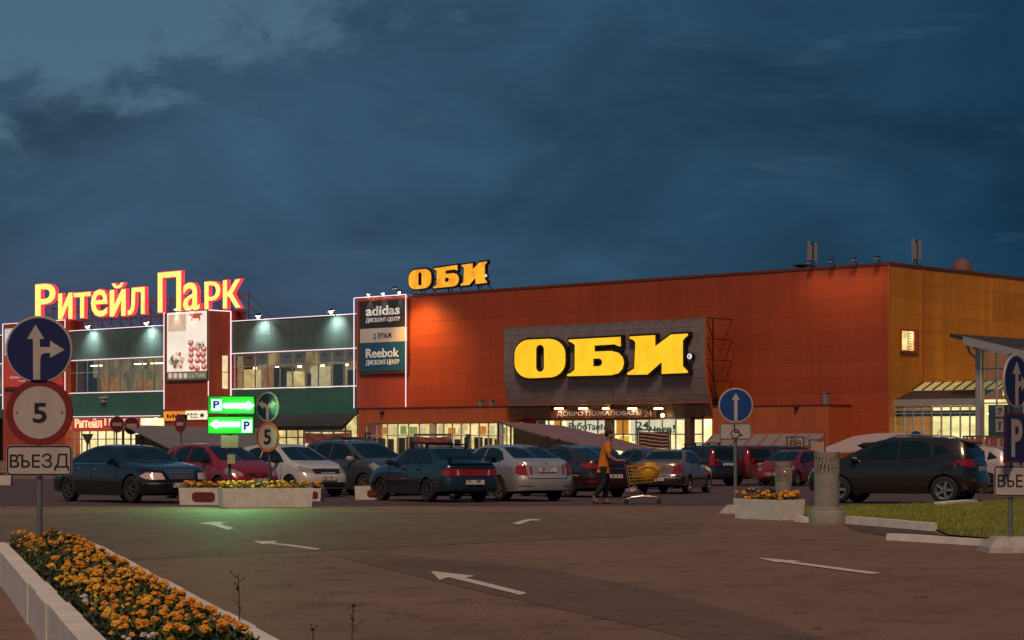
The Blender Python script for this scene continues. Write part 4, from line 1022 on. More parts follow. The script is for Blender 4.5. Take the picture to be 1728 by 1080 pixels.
def make_car(sp, label, body_mat, pos, hd, cat='car', group=None, extras=(), detail=True):
    """pos: where the car's middle stands; hd: heading in degrees from +X"""
    L, W, H = sp['L'], sp['W'], sp['H']; hw = W / 2; xf, xr = sp['xf'], sp['xr']; r = sp['r']
    top = smooth_fn(sp['top'], .07); belt = smooth_fn(sp['belt'], .12)
    sill = sp.get('sill', .20); Ra = r + .055
    roof = max(z for _, z in sp['top'])
    wr = sp.get('wr', hw * .70); ne = sp.get('nose', .55); te = sp.get('tail', .45); pw = sp.get('pw', 3.2)
    fprof = smooth_fn(sp['fprof'], .03); rprof = smooth_fn(sp['rprof'], .03)   # (z, set back) of front and rear
    xs = set()
    for a, b, n in ((-L / 2 + te, L / 2 - ne, 46),):
        for i in range(n + 1): xs.add(round(a + (b - a) * i / n, 4))
    for t_ in (.2, .4, .55, .68, .78, .86, .92, .96, .985, .997, 1.0):
        xs.add(round(L / 2 - ne + ne * t_, 4)); xs.add(round(-L / 2 + te - te * t_, 4))
    for xw in (xf, xr):
        for k in range(-8, 9): xs.add(round(xw + Ra * math.sin(R(90 * k / 8)), 4))
        xs.add(round(xw + Ra + .012, 4)); xs.add(round(xw - Ra - .012, 4))
    xs = sorted(xs)
    def plan(x):
        if x > L / 2 - ne: t_ = (x - L / 2 + ne) / ne
        elif x < -L / 2 + te: t_ = (-L / 2 + te - x) / te
        else: return 1.0
        return max(.02, (1 - min(1, t_) ** pw)) ** (1 / pw)
    def zbot(x):
        z = sill
        if x > xf + Ra: z = sill + .03 + .05 * (x - xf - Ra)
        if x < xr - Ra: z = sill + .05 + .06 * (xr - Ra - x)
        for xw in (xf, xr):
            d = abs(x - xw)
            if d <= Ra: z = max(z, r + math.sqrt(max(0, Ra * Ra - d * d)) * .98)
        return z
    sprof = [(0, .93), (.12, .972), (.3, .99), (.5, 1.0), (.72, .992), (.88, .972), (1, .945)]
    verts, faces = [], []
    NRW = 9; rows = NRW + 8
    for x in xs:
        pl = plan(x); zb = zbot(x); zt = top(x); zl = min(belt(x), zt - .012)
        zb = min(zb, zl - .05); w_ = hw * (1.0 - sp.get('taper', .045) * (abs(x) / (L / 2)) ** 2)
        pts = []
        for k in range(NRW):
            z = zb + (zl - zb) * k / (NRW - 1)
            q = (z - sill) / max(.2, belt(x) - sill)
            pts.append((w_ * interp(sprof, q), z))
        y4 = pts[-1][0]; gh = min(1, max(0, (zt - zl) / max(.1, roof - zl)))
        ytop = y4 * .93 + (wr - y4 * .93) * gh ** .8
        hgt = zt - zl
        for k, (fy, fz) in enumerate(((.33, .36), (.66, .68), (.92, .88), (1.0, .945))):
            yb = y4 + (ytop - y4) * fy
            pts.append((yb, zl + hgt * fz))
        for fy, fz in ((.88, .975), (.62, .992), (.3, .999), (0, 1.0)):
            pts.append((ytop * fy, zl + hgt * fz))
        fade_f = max(0, min(1, (x - (L / 2 - .9)) / .9)); fade_r = max(0, min(1, ((-L / 2 + .8) - x) / .8))
        for y, z in pts:
            xx = x - fprof(z) * fade_f ** 1.5 + rprof(z) * fade_r ** 1.5
            verts.append((xx, y * pl, z))
    nS = len(xs); base = len(verts)
    verts += [(v[0], -v[1], v[2]) for v in verts]
    for i in range(nS - 1):
        for k in range(rows - 1):
            a, b, c, d = i * rows + k, (i + 1) * rows + k, (i + 1) * rows + k + 1, i * rows + k + 1
            faces.append((d, c, b, a)); faces.append((a + base, b + base, c + base, d + base))
    for i in (0, nS - 1):      # close nose and tail
        for k in range(rows - 1):
            a, b = i * rows + k, i * rows + k + 1
            faces.append((a, b, b + base, a + base) if i == 0 else (a + base, b + base, b, a))
    mesh = MB(); mesh.v = verts; mesh.f = faces
    bm = bmesh.new(); me = bpy.data.meshes.new('body'); me.from_pydata(verts, [], faces)
    bm.from_mesh(me); bmesh.ops.remove_doubles(bm, verts=bm.verts, dist=.0015); bmesh.ops.recalc_face_normals(bm, faces=bm.faces); bm.to_mesh(me)
    bvh = BVHTree.FromBMesh(bm); bm.free()
    me.shade_smooth(); me.set_sharp_from_angle(angle=R(38)); me.materials.append(MATS[body_mat])
    root = bpy.data.objects.new('parked_car', None); COL.objects.link(root); root.empty_display_size = .3
    tag(root, label, cat, group)
    body = bpy.data.objects.new('body', me); COL.objects.link(body); body.parent = root
    UP = {'L': Vector((0, 1, 0)), 'Rt': Vector((0, -1, 0)), 'F': Vector((1, 0, 0)), 'B': Vector((-1, 0, 0)), 'T': Vector((0, 0, 1))}
    def patch(name, view, poly, m_, off=.006, parent=None, step=.07):
        """a piece of trim that follows the body: outline seen from one side, wrapped onto the surface"""
        b2 = bmesh.new(); vs = [b2.verts.new((p[0], p[1], 0)) for p in poly]
        try: b2.faces.new(vs)
        except ValueError: b2.free(); return None
        bmesh.ops.triangulate(b2, faces=b2.faces[:])
        x0, x1 = min(p[0] for p in poly), max(p[0] for p in poly); z0, z1 = min(p[1] for p in poly), max(p[1] for p in poly)
        for ax, lo, hi in ((0, x0, x1), (1, z0, z1)):
            k = max(1, int((hi - lo) / step))
            for i in range(1, k):
                co = [0, 0, 0]; no = [0, 0, 0]; co[ax] = lo + (hi - lo) * i / k; no[ax] = 1
                bmesh.ops.bisect_plane(b2, geom=b2.verts[:] + b2.edges[:] + b2.faces[:], plane_co=co, plane_no=no)
        d = UP[view]
        out = MB(); idx = {}; miss = 0; b2.verts.index_update()
        pts = []
        for v in b2.verts:
            a, z = v.co.x, v.co.y
            o = Vector((a, 0, z)) + d * 5 if view in ('L', 'Rt') else (Vector((0, a, z)) + d * 5 if view in ('F', 'B') else Vector((a, z, 0)) + d * 5)
            hit, nrm, _, _ = bvh.ray_cast(o, -d)
            if hit is None: hit, nrm, _, _ = bvh.find_nearest(o - d * (5 - (hw if view in ('L', 'Rt') else L / 2)))
            if nrm.dot(d) < 0: nrm = -nrm
            pts.append(hit + nrm * off)
        out.add(pts, [tuple(v.index for v in f.verts) for f in b2.faces]); b2.free()
        # face outward
        f0 = []
        for f in out.f:
            a, b, c = (Vector(out.v[i]) for i in f[:3])
            f0.append(f if (b - a).cross(c - a).dot(d) > 0 else f[::-1])
        out.f = f0
        return out.build(name, m_, parent or root, 40)
    def both(name, poly, m_, off=.006, parent=None, views=('L', 'Rt')):
        return [patch(name, v, poly, m_, off, parent) for v in views]
    def strip(P, w):
        out = []
        for i, p in enumerate(P):
            a = Vector(P[max(0, i - 1)]); b = Vector(P[min(len(P) - 1, i + 1)]); n = (b - a).normalized(); n = Vector((-n.y, n.x)) * w / 2
            out.append((p[0] + n.x, p[1] + n.y, p[0] - n.x, p[1] - n.y))
        return [(o[0], o[1]) for o in out] + [(o[2], o[3]) for o in out[::-1]]
    # windows
    for nm, P in sp['side']: both(nm, P, 'car_glass')
    def mir(P): return P + [(-y, z) for y, z in P[::-1] if abs(y) > 1e-6]
    patch('windscreen', 'F', mir(sp['wind']), 'car_glass'); patch('rear_window', 'B', mir(sp['rearw']), 'car_glass')
    for nm, vw, P, m_ in sp['trim']:
        if vw == 'S': both(nm, P, m_)
        elif vw in ('F', 'B', 'T') and nm.endswith('!'):
            patch(nm[:-1], vw, mir(P), m_)
        else:
            patch(nm, vw, P, m_); patch(nm, vw, [(-y, z) for y, z in P][::-1], m_)
    # shut lines and handles
    for P in sp.get('seams', []): both('door_seam', strip(P, .016), 'seam', .004)
    for hx, hz in sp.get('handles', []):
        for sg_ in (1, -1):
            hit, nrm, _, _ = bvh.ray_cast(Vector((hx, 5 * sg_, hz)), Vector((0, -sg_, 0)))
            y = hit.y if hit else hw * sg_
            MB().box(hx - .09, hx + .09, y - .02, y + .02, hz - .018, hz + .018).build('door_handle', sp.get('handle_mat', body_mat), root)
    # mirrors
    mx, mz = sp['mirror']
    for sg_ in (1, -1):
        hit, nrm, _, _ = bvh.ray_cast(Vector((mx, 5 * sg_, mz)), Vector((0, -sg_, 0))); y = abs(hit.y) if hit else hw
        m_ = MB().lathe([(.02, -.075), (.07, -.06), (.085, 0), (.08, .05), (.06, .06), (.01, .06)], 12, 'x', (0, 0, 0))
        m_.v = [(mx + v[0], (y + .13 + v[1] * 1.35) * sg_, mz + .02 + v[2] * .95) for v in m_.v]
        if sg_ < 0: m_.f = [f[::-1] for f in m_.f]
        m_.bar((mx, (y - .03) * sg_, mz - .03), (mx, (y + .1) * sg_, mz), .04)
        m_.build('mirror', sp.get('mirror_mat', body_mat), root, 50)
    # plates
    for vw, sgx, pz_, wr_ in (('F', 1, sp['plate'][0], .26), ('B', -1, sp['plate'][1], .26)):
        hit, nrm, _, _ = bvh.ray_cast(Vector((5 * sgx, 0, pz_)), Vector((-sgx, 0, 0)))
        if hit:
            a, b = sorted((hit.x + .0 * sgx, hit.x + .035 * sgx)); MB().box(a, b, -wr_, wr_, pz_ - .056, pz_ + .056).build('license_plate', 'plate_white', root)
    # underside and wheel wells
    u = MB().box(xr - .5, xf + .5, -hw * .62, hw * .62, sill + .0, sill + .12).box(xr + Ra, xf - Ra, -hw * .92, hw * .92, sill - .01, sill + .1)
    for xw in (xf, xr):
        for sg_ in (1, -1):
            n = 14; P0 = [(xw + (Ra + .0) * math.cos(R(180 * k / n)), r + (Ra + .0) * math.sin(R(180 * k / n)) * .985) for k in range(n + 1)]
            y0, y1 = (hw * .945) * sg_, (hw - .36) * sg_
            vs = [(p[0], y0, p[1]) for p in P0] + [(p[0], y1, p[1]) for p in P0] + [(xw - Ra, y1, sill), (xw + Ra, y1, sill)]
            fs = [(k, k + 1, k + n + 2, k + n + 1) for k in range(n)] + [tuple(range(n + 1, 2 * n + 2)) + (2 * n + 2, 2 * n + 3)]
            u.add(vs, fs)
    u.build('underbody', 'car_black', root)
    # wheels
    wm, rme, dme = wheel_mesh(r, sp.get('spokes', 5), sp.get('rim', 'rim_silver'))
    for xw in (xf, xr):
        for sg_ in (1, -1):
            o = bpy.data.objects.new('wheel', wm); COL.objects.link(o); o.parent = root
            o.location = (xw, sg_ * (hw - .115), r)
            if sg_ > 0: o.rotation_euler = (0, 0, math.pi)
            ro = bpy.data.objects.new('rim', rme); COL.objects.link(ro); ro.parent = o
            if detail: d_ = bpy.data.objects.new('brake_disc', dme); COL.objects.link(d_); d_.parent = o
    for e_ in extras: e_(root, bvh, sp, body_mat, patch)
    # stand the car on the falling ground
    sl_ = -K if pos[1] > YS else 0.0
    nrm = Vector((0, -sl_, 1)).normalized(); h = Vector((math.cos(R(hd)), math.sin(R(hd)), 0)); fx_ = (h - nrm * h.dot(nrm)).normalized(); ly = nrm.cross(fx_)
    M = Matrix(((fx_.x, ly.x, nrm.x, pos[0]), (fx_.y, ly.y, nrm.y, pos[1]), (fx_.z, ly.z, nrm.z, gz(pos[1])), (0, 0, 0, 1)))
    if sl_: M.translation.z = gz(pos[1]) + .004
    root.matrix_world = M
    return root
def by_wheel(sp, wheel, px, py, hd):
    """middle of the car so that the named wheel (front/rear, left/right) stands on the photo pixel"""
    p = gpt(px, py); h = Vector((math.cos(R(hd)), math.sin(R(hd)))); l = Vector((-h.y, h.x))
    x = sp['xf'] if wheel[0] == 'f' else sp['xr']; y = (sp['W'] / 2 - .1) * (1 if wheel[1] == 'l' else -1)
    c = Vector((p.x, p.y)) - h * x - l * y
    return (c.x, c.y)

# ---- body shapes (x forward from the middle, z up, metres)
LUX = dict(L=5.1, W=1.86, H=1.44, xf=1.62, xr=-1.43, r=.335, sill=.19, wr=.58, nose=.62, tail=.55, spokes=7, rim='rim_dark',
    top=[(-2.55, .86), (-2.42, .95), (-1.75, 1.02), (-1.05, 1.29), (-.6, 1.41), (-.1, 1.445), (.4, 1.40), (.6, 1.34), (1.2, 1.03), (1.35, .995), (2.1, .90), (2.42, .80), (2.55, .70)],
    belt=[(-2.55, .80), (-2.2, .90), (-1.2, .945), (.8, .93), (1.6, .90), (2.2, .82), (2.55, .66)],
    fprof=[(.15, .10), (.35, .02), (.55, .0), (.62, .05), (.8, .13), (.95, .2)], rprof=[(.15, .12), (.35, .02), (.6, .0), (.7, .05), (.95, .08)],
    side=[('side_window', [(-.22, .96), (-.22, 1.37), (.18, 1.36), (.62, 1.20), (.92, .97)]), ('side_window', [(-1.0, .97), (-.95, 1.22), (-.6, 1.35), (-.29, 1.37), (-.29, .96)]), ('quarter_window', [(-1.42, .985), (-1.06, 1.2), (-1.07, .975)])],
    wind=[(.0, .985), (.70, .995), (.52, 1.375), (0, 1.40)], rearw=[(0, 1.06), (.60, 1.06), (.50, 1.33), (0, 1.36)],
    trim=[('grille!', 'F', [(0, .56), (.31, .57), (.39, .755), (0, .775)], 'car_black'), ('headlight', 'F', [(.46, .58), (.80, .57), (.86, .68), (.70, .745), (.50, .73)], 'lamp_pale'),
          ('headlight', 'S', [(2.02, .66), (2.28, .58), (2.32, .73), (2.2, .745)], 'lamp_pale'), ('taillight', 'B', [(.42, .70), (.86, .70), (.86, .86), (.5, .86)], 'lamp_red'), ('taillight', 'S', [(-2.4, .70), (-2.1, .70), (-2.15, .85), (-2.4, .86)], 'lamp_red'),
          ('bumper_strip!', 'F', [(0, .47), (.88, .47), (.88, .50), (0, .50)], 'chrome'), ('air_intake!', 'F', [(0, .26), (.6, .26), (.66, .38), (0, .38)], 'car_black'),
          ('side_moulding', 'S', [(-1.05, .545), (1.2, .535), (1.2, .56), (-1.05, .57)], 'rim_dark'), ('belt_moulding', 'S', [(-1.4, .955), (.93, .94), (.93, .958), (-1.4, .975)], 'chrome')],
    seams=[[(-.25, .95), (-.25, .26)], [(.95, .93), (.98, .6), (1.05, .28)], [(-1.0, .95), (-1.0, .72)]], handles=[(-.05, .83), (-.86, .84)], mirror=(.78, .99), plate=(.44, .62), handle_mat='chrome')
HATCH = dict(L=4.0, W=1.70, H=1.5, xf=1.22, xr=-1.26, r=.31, sill=.19, wr=.55, nose=.6, tail=.42, spokes=5,
    top=[(-2.0, .95), (-1.95, 1.10), (-1.7, 1.36), (-1.4, 1.47), (-.7, 1.515), (-.1, 1.50), (.25, 1.42), (1.05, 1.07), (1.2, 1.02), (1.65, .90), (1.9, .77), (2.0, .64)],
    belt=[(-2.0, .98), (-1.2, 1.0), (.6, .93), (1.2, .90), (1.7, .80), (2.0, .58)],
    fprof=[(.15, .1), (.35, .0), (.55, .02), (.75, .13), (.95, .3)], rprof=[(.15, .1), (.4, .0), (.65, .01), (.8, .06), (1.0, .1), (1.3, .12)],
    side=[('side_window', [(-.35, 1.0), (-.35, 1.42), (.12, 1.39), (.5, 1.22), (.85, .99)]), ('side_window', [(-1.15, 1.04), (-1.1, 1.35), (-.8, 1.42), (-.42, 1.425), (-.42, 1.0)]), ('quarter_window', [(-1.55, 1.12), (-1.25, 1.34), (-1.22, 1.06)])],
    wind=[(0, 1.04), (.66, 1.05), (.5, 1.41), (0, 1.44)], rearw=[(0, 1.06), (.58, 1.07), (.48, 1.36), (0, 1.39)],
    trim=[('grille!', 'F', [(0, .60), (.42, .62), (.36, .70), (0, .71)], 'car_black'), ('headlight', 'F', [(.46, .62), (.80, .66), (.82, .82), (.70, .82), (.48, .72)], 'lamp_clear'), ('headlight', 'S', [(1.42, .80), (1.8, .64), (1.82, .72), (1.5, .86)], 'lamp_clear'),
          ('taillight', 'B', [(.56, .72), (.82, .72), (.78, 1.06), (.62, 1.04)], 'lamp_red'), ('taillight', 'S', [(-1.93, .74), (-1.75, .76), (-1.8, 1.02), (-1.92, 1.02)], 'lamp_red'), ('air_intake!', 'F', [(0, .26), (.55, .27), (.45, .42), (0, .43)], 'car_black'), ('fog_lamp', 'F', [(.62, .34), (.74, .36), (.74, .44), (.62, .43)], 'lamp_clear')],
    seams=[[(-.385, .98), (-.4, .28)], [(.8, .95), (.82, .3)], [(-1.15, 1.0), (-1.05, .72)]], handles=[(-.2, .86), (-.95, .9)], mirror=(.6, 1.02), plate=(.5, .62), mirror_mat='car_black')
SAN = dict(HATCH, L=4.02, W=1.73, top=[(-2.01, .92), (-1.96, 1.08), (-1.75, 1.34), (-1.45, 1.47), (-.7, 1.53), (-.1, 1.52), (.22, 1.45), (.95, 1.10), (1.1, 1.04), (1.7, .93), (1.92, .84), (2.01, .66)],
    trim=[('grille!', 'F', [(0, .66), (.44, .66), (.50, .80), (0, .81)], 'car_black'), ('headlight', 'F', [(.48, .68), (.80, .72), (.82, .86), (.72, .88), (.52, .82)], 'lamp_clear'), ('headlight', 'S', [(1.50, .84), (1.82, .70), (1.84, .82), (1.6, .90)], 'lamp_clear'),
          ('taillight', 'B', [(.58, .72), (.84, .72), (.8, 1.04), (.66, 1.02)], 'lamp_red'), ('taillight', 'S', [(-1.95, .74), (-1.78, .76), (-1.82, 1.02), (-1.94, 1.02)], 'lamp_red'), ('air_intake!', 'F', [(0, .28), (.62, .28), (.58, .42), (0, .43)], 'car_black'), ('emblem!', 'F', [(0, .68), (.05, .73), (0, .79)], 'chrome')], plate=(.53, .62), rim='rim_dark')
MPV = dict(HATCH, L=4.3, W=1.82, H=1.66, xf=1.28, xr=-1.4, r=.325, wr=.62,
    top=[(-2.15, .98), (-2.1, 1.2), (-1.95, 1.5), (-1.6, 1.63), (-.7, 1.67), (-.1, 1.65), (.3, 1.55), (1.15, 1.14), (1.35, 1.08), (1.85, .96), (2.08, .82), (2.15, .66)],
    belt=[(-2.15, 1.02), (-1.3, 1.06), (.6, 1.02), (1.3, .98), (1.9, .84), (2.15, .6)],
    side=[('side_window', [(-.4, 1.08), (-.4, 1.55), (.1, 1.53), (.45, 1.36), (.72, 1.08)]), ('side_window', [(-1.25, 1.1), (-1.2, 1.5), (-.9, 1.56), (-.47, 1.56), (-.47, 1.08)]), ('quarter_window', [(-1.85, 1.16), (-1.75, 1.44), (-1.32, 1.52), (-1.32, 1.12)]), ('quarter_window', [(.80, 1.08), (.58, 1.30), (1.08, 1.07)])],
    wind=[(0, 1.12), (.74, 1.12), (.56, 1.53), (0, 1.57)], rearw=[(0, 1.12), (.66, 1.14), (.55, 1.5), (0, 1.53)],
    trim=[('grille!', 'F', [(0, .66), (.5, .67), (.46, .74), (0, .75)], 'chrome'), ('headlight', 'F', [(.50, .68), (.84, .72), (.87, .90), (.74, .92), (.55, .8)], 'lamp_clear'), ('headlight', 'S', [(1.5, .90), (1.92, .70), (1.95, .82), (1.6, .98)], 'lamp_clear'),
          ('taillight', 'B', [(.62, .8), (.88, .8), (.84, 1.2), (.7, 1.18)], 'lamp_red'), ('taillight', 'S', [(-2.08, .82), (-1.88, .84), (-1.95, 1.15), (-2.06, 1.15)], 'lamp_red'), ('air_intake!', 'F', [(0, .28), (.6, .28), (.55, .46), (0, .47)], 'car_black')],
    seams=[[(-.435, 1.05), (-.44, .28)], [(.82, 1.03), (.84, .3)], [(-1.28, 1.08), (-1.15, .75)]], handles=[(-.22, .92), (-1.05, .95)], mirror=(.72, 1.08), plate=(.52, .66), mirror_mat='lamp_pale')
LADA = dict(L=4.33, W=1.65, H=1.40, xf=1.32, xr=-1.14, r=.29, sill=.20, wr=.55, nose=.5, tail=.4, pw=4.2, spokes=8, rim='rim_dark',
    top=[(-2.16, .86), (-2.08, .98), (-1.72, 1.01), (-1.55, 1.03), (-.85, 1.34), (-.4, 1.395), (0, 1.40), (.32, 1.36), (.95, 1.02), (1.1, .97), (1.9, .84), (2.1, .72), (2.16, .6)],
    belt=[(-2.16, .86), (-1.6, .93), (0, .91), (1.0, .88), (1.8, .78), (2.16, .58)],
    fprof=[(.15, .06), (.4, .0), (.55, .02), (.7, .08), (.9, .15)], rprof=[(.15, .06), (.35, .0), (.55, .0), (.58, .06), (.9, .08), (1.0, .12)],
    side=[('side_window', [(-.12, .94), (-.12, 1.315), (.22, 1.30), (.46, 1.18), (.76, .94)]), ('side_window', [(-.82, .95), (-.80, 1.25), (-.7, 1.31), (-.18, 1.32), (-.18, .94)]), ('quarter_window', [(-1.32, .99), (-.98, 1.24), (-.88, 1.26), (-.88, .96)])],
    wind=[(0, .985), (.64, .99), (.5, 1.32), (0, 1.345)], rearw=[(0, 1.055), (.60, 1.055), (.5, 1.3), (0, 1.32)],
    trim=[('taillight', 'B', [(.30, .66), (.78, .66), (.78, .82), (.30, .82)], 'lamp_red'), ('reflector!', 'B', [(0, .665), (.295, .665), (.295, .815), (0, .815)], 'lamp_red'), ('taillight', 'S', [(-2.07, .66), (-1.92, .66), (-1.92, .82), (-2.06, .82)], 'lamp_red'), ('reversing_lamp', 'B', [(.40, .675), (.47, .675), (.47, .80), (.43, .80)], 'lamp_pale'),
          ('rear_bumper!', 'B', [(0, .27), (.76, .27), (.78, .34), (0, .34)], 'car_black'), ('headlight', 'F', [(.40, .60), (.76, .60), (.76, .73), (.40, .73)], 'lamp_clear'), ('grille!', 'F', [(0, .61), (.36, .61), (.36, .7), (0, .7)], 'car_black'), ('indicator', 'S', [(1.98, .60), (2.08, .60), (2.08, .70), (1.98, .70)], 'lamp_indicator'), ('side_moulding', 'S', [(-.68, .46), (.85, .46), (.85, .52), (-.68, .52)], 'car_black')],
    seams=[[(-.15, .93), (-.16, .28)], [(.84, .9), (.88, .28)], [(-.85, .95), (-.86, .7)]], handles=[(.0, .82), (-.7, .82)], mirror=(.66, .97), plate=(.42, .50), handle_mat='car_black', mirror_mat='car_black')
OCT = dict(L=4.57, W=1.77, H=1.46, xf=1.38, xr=-1.2, r=.315, sill=.19, wr=.57, nose=.6, tail=.5, spokes=5,
    top=[(-2.28, .90), (-2.2, 1.01), (-1.85, 1.06), (-1.65, 1.10), (-.9, 1.38), (-.4, 1.455), (.0, 1.46), (.35, 1.41), (1.1, 1.05), (1.25, 1.01), (1.9, .9), (2.18, .78), (2.28, .64)],
    belt=[(-2.28, .88), (-1.6, .97), (0, .94), (1.1, .91), (1.9, .8), (2.28, .6)],
    fprof=[(.15, .1), (.4, .0), (.6, .02), (.8, .1), (.95, .2)], rprof=[(.15, .12), (.32, .03), (.5, .0), (.6, .01), (.66, .07), (1.0, .11)],
    side=[('side_window', [(-.18, .98), (-.18, 1.375), (.24, 1.36), (.55, 1.2), (.88, .97)]), ('side_window', [(-1.3, 1.06), (-1.05, 1.25), (-.75, 1.345), (-.25, 1.38), (-.25, .98), (-1.0, .99)])],
    wind=[(0, 1.02), (.68, 1.02), (.52, 1.38), (0, 1.41)], rearw=[(0, 1.10), (.66, 1.10), (.54, 1.37), (0, 1.395)],
    trim=[('taillight', 'B', [(.57, .66), (.84, .66), (.84, .97), (.67, 1.0), (.6, .95)], 'lamp_red'), ('taillight', 'S', [(-2.2, .67), (-2.0, .70), (-1.96, .9), (-2.15, .98)], 'lamp_red'), ('headlight', 'F', [(.45, .62), (.82, .64), (.82, .78), (.48, .76)], 'lamp_clear'), ('grille!', 'F', [(0, .62), (.4, .63), (.42, .76), (0, .78)], 'car_black'),
          ('bumper_slot', 'B', [(.45, .375), (.80, .39), (.78, .41), (.45, .395)], 'seam'), ('lower_bumper!', 'B', [(0, .245), (.6, .25), (.62, .29), (0, .29)], 'car_black'), ('emblem!', 'B', [(0, .93), (.035, .96), (0, .99)], 'chrome'), ('boot_seam!', 'B', [(0, .575), (.56, .575), (.56, .59), (0, .59)], 'seam'), ('boot_seam', 'B', [(.555, .58), (.57, .58), (.57, .70), (.555, .70)], 'seam')],
    seams=[[(-.21, .96), (-.22, .28)], [(.92, .94), (.96, .28)], [(-1.2, 1.0), (-1.0, .72)]], handles=[(-.02, .85), (-.85, .87)], mirror=(.75, 1.0), plate=(.45, .80))
C4 = dict(OCT, L=4.65, top=[(-2.32, .92), (-2.24, 1.04), (-1.95, 1.10), (-1.7, 1.16), (-.95, 1.40), (-.4, 1.485), (0, 1.49), (.4, 1.43), (1.2, 1.05), (1.35, 1.0), (1.95, .9), (2.2, .78), (2.32, .64)],
    belt=[(-2.32, .94), (-1.6, 1.0), (0, .96), (1.1, .92), (1.9, .8), (2.32, .6)],
    trim=[('taillight', 'B', [(.40, .86), (.86, .80), (.86, .98), (.62, 1.0)], 'lamp_red'), ('taillight', 'S', [(-2.24, .82), (-1.85, .88), (-1.9, .98), (-2.2, .98)], 'lamp_red'), ('headlight', 'F', [(.45, .62), (.82, .64), (.82, .78), (.48, .76)], 'lamp_clear'), ('lower_bumper!', 'B', [(0, .26), (.7, .27), (.7, .36), (0, .36)], 'car_black'), ('boot_strip!', 'B', [(0, .80), (.4, .80), (.4, .825), (0, .825)], 'chrome'), ('reflector', 'B', [(.55, .44), (.78, .45), (.78, .48), (.55, .47)], 'lamp_red')], plate=(.45, .60), spokes=7)
NEX = dict(LADA, L=4.48, W=1.66, H=1.39, xf=1.36, xr=-1.16, pw=3.4, nose=.55,
    top=[(-2.24, .90), (-2.15, 1.0), (-1.5, 1.04), (-1.4, 1.06), (-.85, 1.34), (-.4, 1.39), (0, 1.395), (.35, 1.35), (1.0, 1.02), (1.15, .98), (1.9, .86), (2.15, .74), (2.24, .6)],
    belt=[(-2.24, .88), (-1.6, .94), (0, .92), (1.0, .89), (1.8, .79), (2.24, .58)],
    rearw=[(0, 1.07), (.62, 1.07), (.5, 1.32), (0, 1.335)], side=[('side_window', [(-.15, .95), (-.15, 1.315), (.2, 1.30), (.48, 1.18), (.8, .95)]), ('side_window', [(-1.0, .96), (-.9, 1.18), (-.72, 1.31), (-.21, 1.32), (-.21, .95)]), ('quarter_window', [(-1.28, 1.0), (-1.0, 1.2), (-1.06, .97)])],
    trim=[('taillight', 'B', [(.48, .64), (.78, .64), (.78, .96), (.66, .96), (.58, .84)], 'lamp_red'), ('taillight', 'S', [(-2.14, .64), (-1.95, .66), (-1.98, .92), (-2.12, .94)], 'lamp_red'), ('reversing_lamp', 'B', [(.64, .85), (.72, .85), (.72, .94), (.66, .94)], 'lamp_pale'), ('rear_bumper!', 'B', [(0, .30), (.78, .30), (.78, .56), (0, .56)], 'car_black'), ('rear_bumper', 'S', [(-2.16, .30), (-1.72, .32), (-1.72, .54), (-2.16, .56)], 'car_black'),
          ('bumper_strip!', 'B', [(0, .57), (.8, .57), (.8, .595), (0, .595)], 'chrome'), ('headlight', 'F', [(.40, .62), (.76, .62), (.76, .75), (.40, .75)], 'lamp_clear'), ('side_moulding', 'S', [(-.68, .44), (.85, .44), (.85, .50), (-.68, .50)], 'car_black')], plate=(.42, .47), spokes=6, rim='rim_silver')
SUV = dict(L=4.53, W=1.80, H=1.69, xf=1.34, xr=-1.28, r=.345, sill=.27, wr=.60, nose=.55, tail=.4, spokes=5,
    top=[(-2.26, 1.05), (-2.22, 1.22), (-2.05, 1.52), (-1.85, 1.66), (-1.2, 1.70), (-.3, 1.69), (.2, 1.62), (.95, 1.18), (1.15, 1.12), (1.9, 1.0), (2.16, .86), (2.26, .7)],
    belt=[(-2.26, 1.1), (-1.8, 1.12), (-.6, 1.06), (1.0, 1.0), (1.9, .88), (2.26, .64)],
    fprof=[(.2, .1), (.45, .0), (.65, .02), (.85, .1), (1.05, .2)], rprof=[(.2, .12), (.4, .0), (.62, .0), (.68, .06), (1.05, .08), (1.5, .1)],
    side=[('side_window', [(-.3, 1.09), (-.3, 1.58), (.1, 1.55), (.45, 1.36), (.82, 1.06)]), ('side_window', [(-1.15, 1.12), (-1.1, 1.5), (-.85, 1.59), (-.37, 1.59), (-.37, 1.09)]), ('quarter_window', [(-1.72, 1.22), (-1.5, 1.48), (-1.22, 1.56), (-1.22, 1.14)])],
    wind=[(0, 1.15), (.72, 1.15), (.55, 1.58), (0, 1.61)], rearw=[(0, 1.14), (.56, 1.15), (.50, 1.53), (0, 1.56)],
    trim=[('taillight', 'B', [(.60, .82), (.84, .82), (.80, 1.12), (.64, 1.56), (.57, 1.54), (.64, 1.14)], 'lamp_red'), ('taillight', 'S', [(-2.18, .84), (-2.06, .86), (-2.05, 1.2), (-1.96, 1.46), (-2.04, 1.5), (-2.16, 1.2)], 'lamp_red'), ('bumper_cover!', 'B', [(0, .34), (.8, .34), (.8, .56), (0, .56)], 'car_black'), ('headlight', 'F', [(.45, .76), (.84, .80), (.84, .94), (.5, .92)], 'lamp_clear'), ('grille!', 'F', [(0, .72), (.4, .74), (.4, .9), (0, .92)], 'car_black'), ('handle_bar!', 'B', [(0, 1.0), (.42, 1.0), (.42, 1.05), (0, 1.05)], 'chrome'),
          ('sill_cover', 'S', [(-.85, .30), (.9, .30), (.9, .42), (-.85, .42)], 'car_black')],
    seams=[[(-.335, 1.07), (-.34, .34)], [(.88, 1.02), (.92, .34)], [(-1.18, 1.12), (-1.0, .78)]], handles=[(-.15, .95), (-.98, .98)], mirror=(.72, 1.08), plate=(.55, .90))
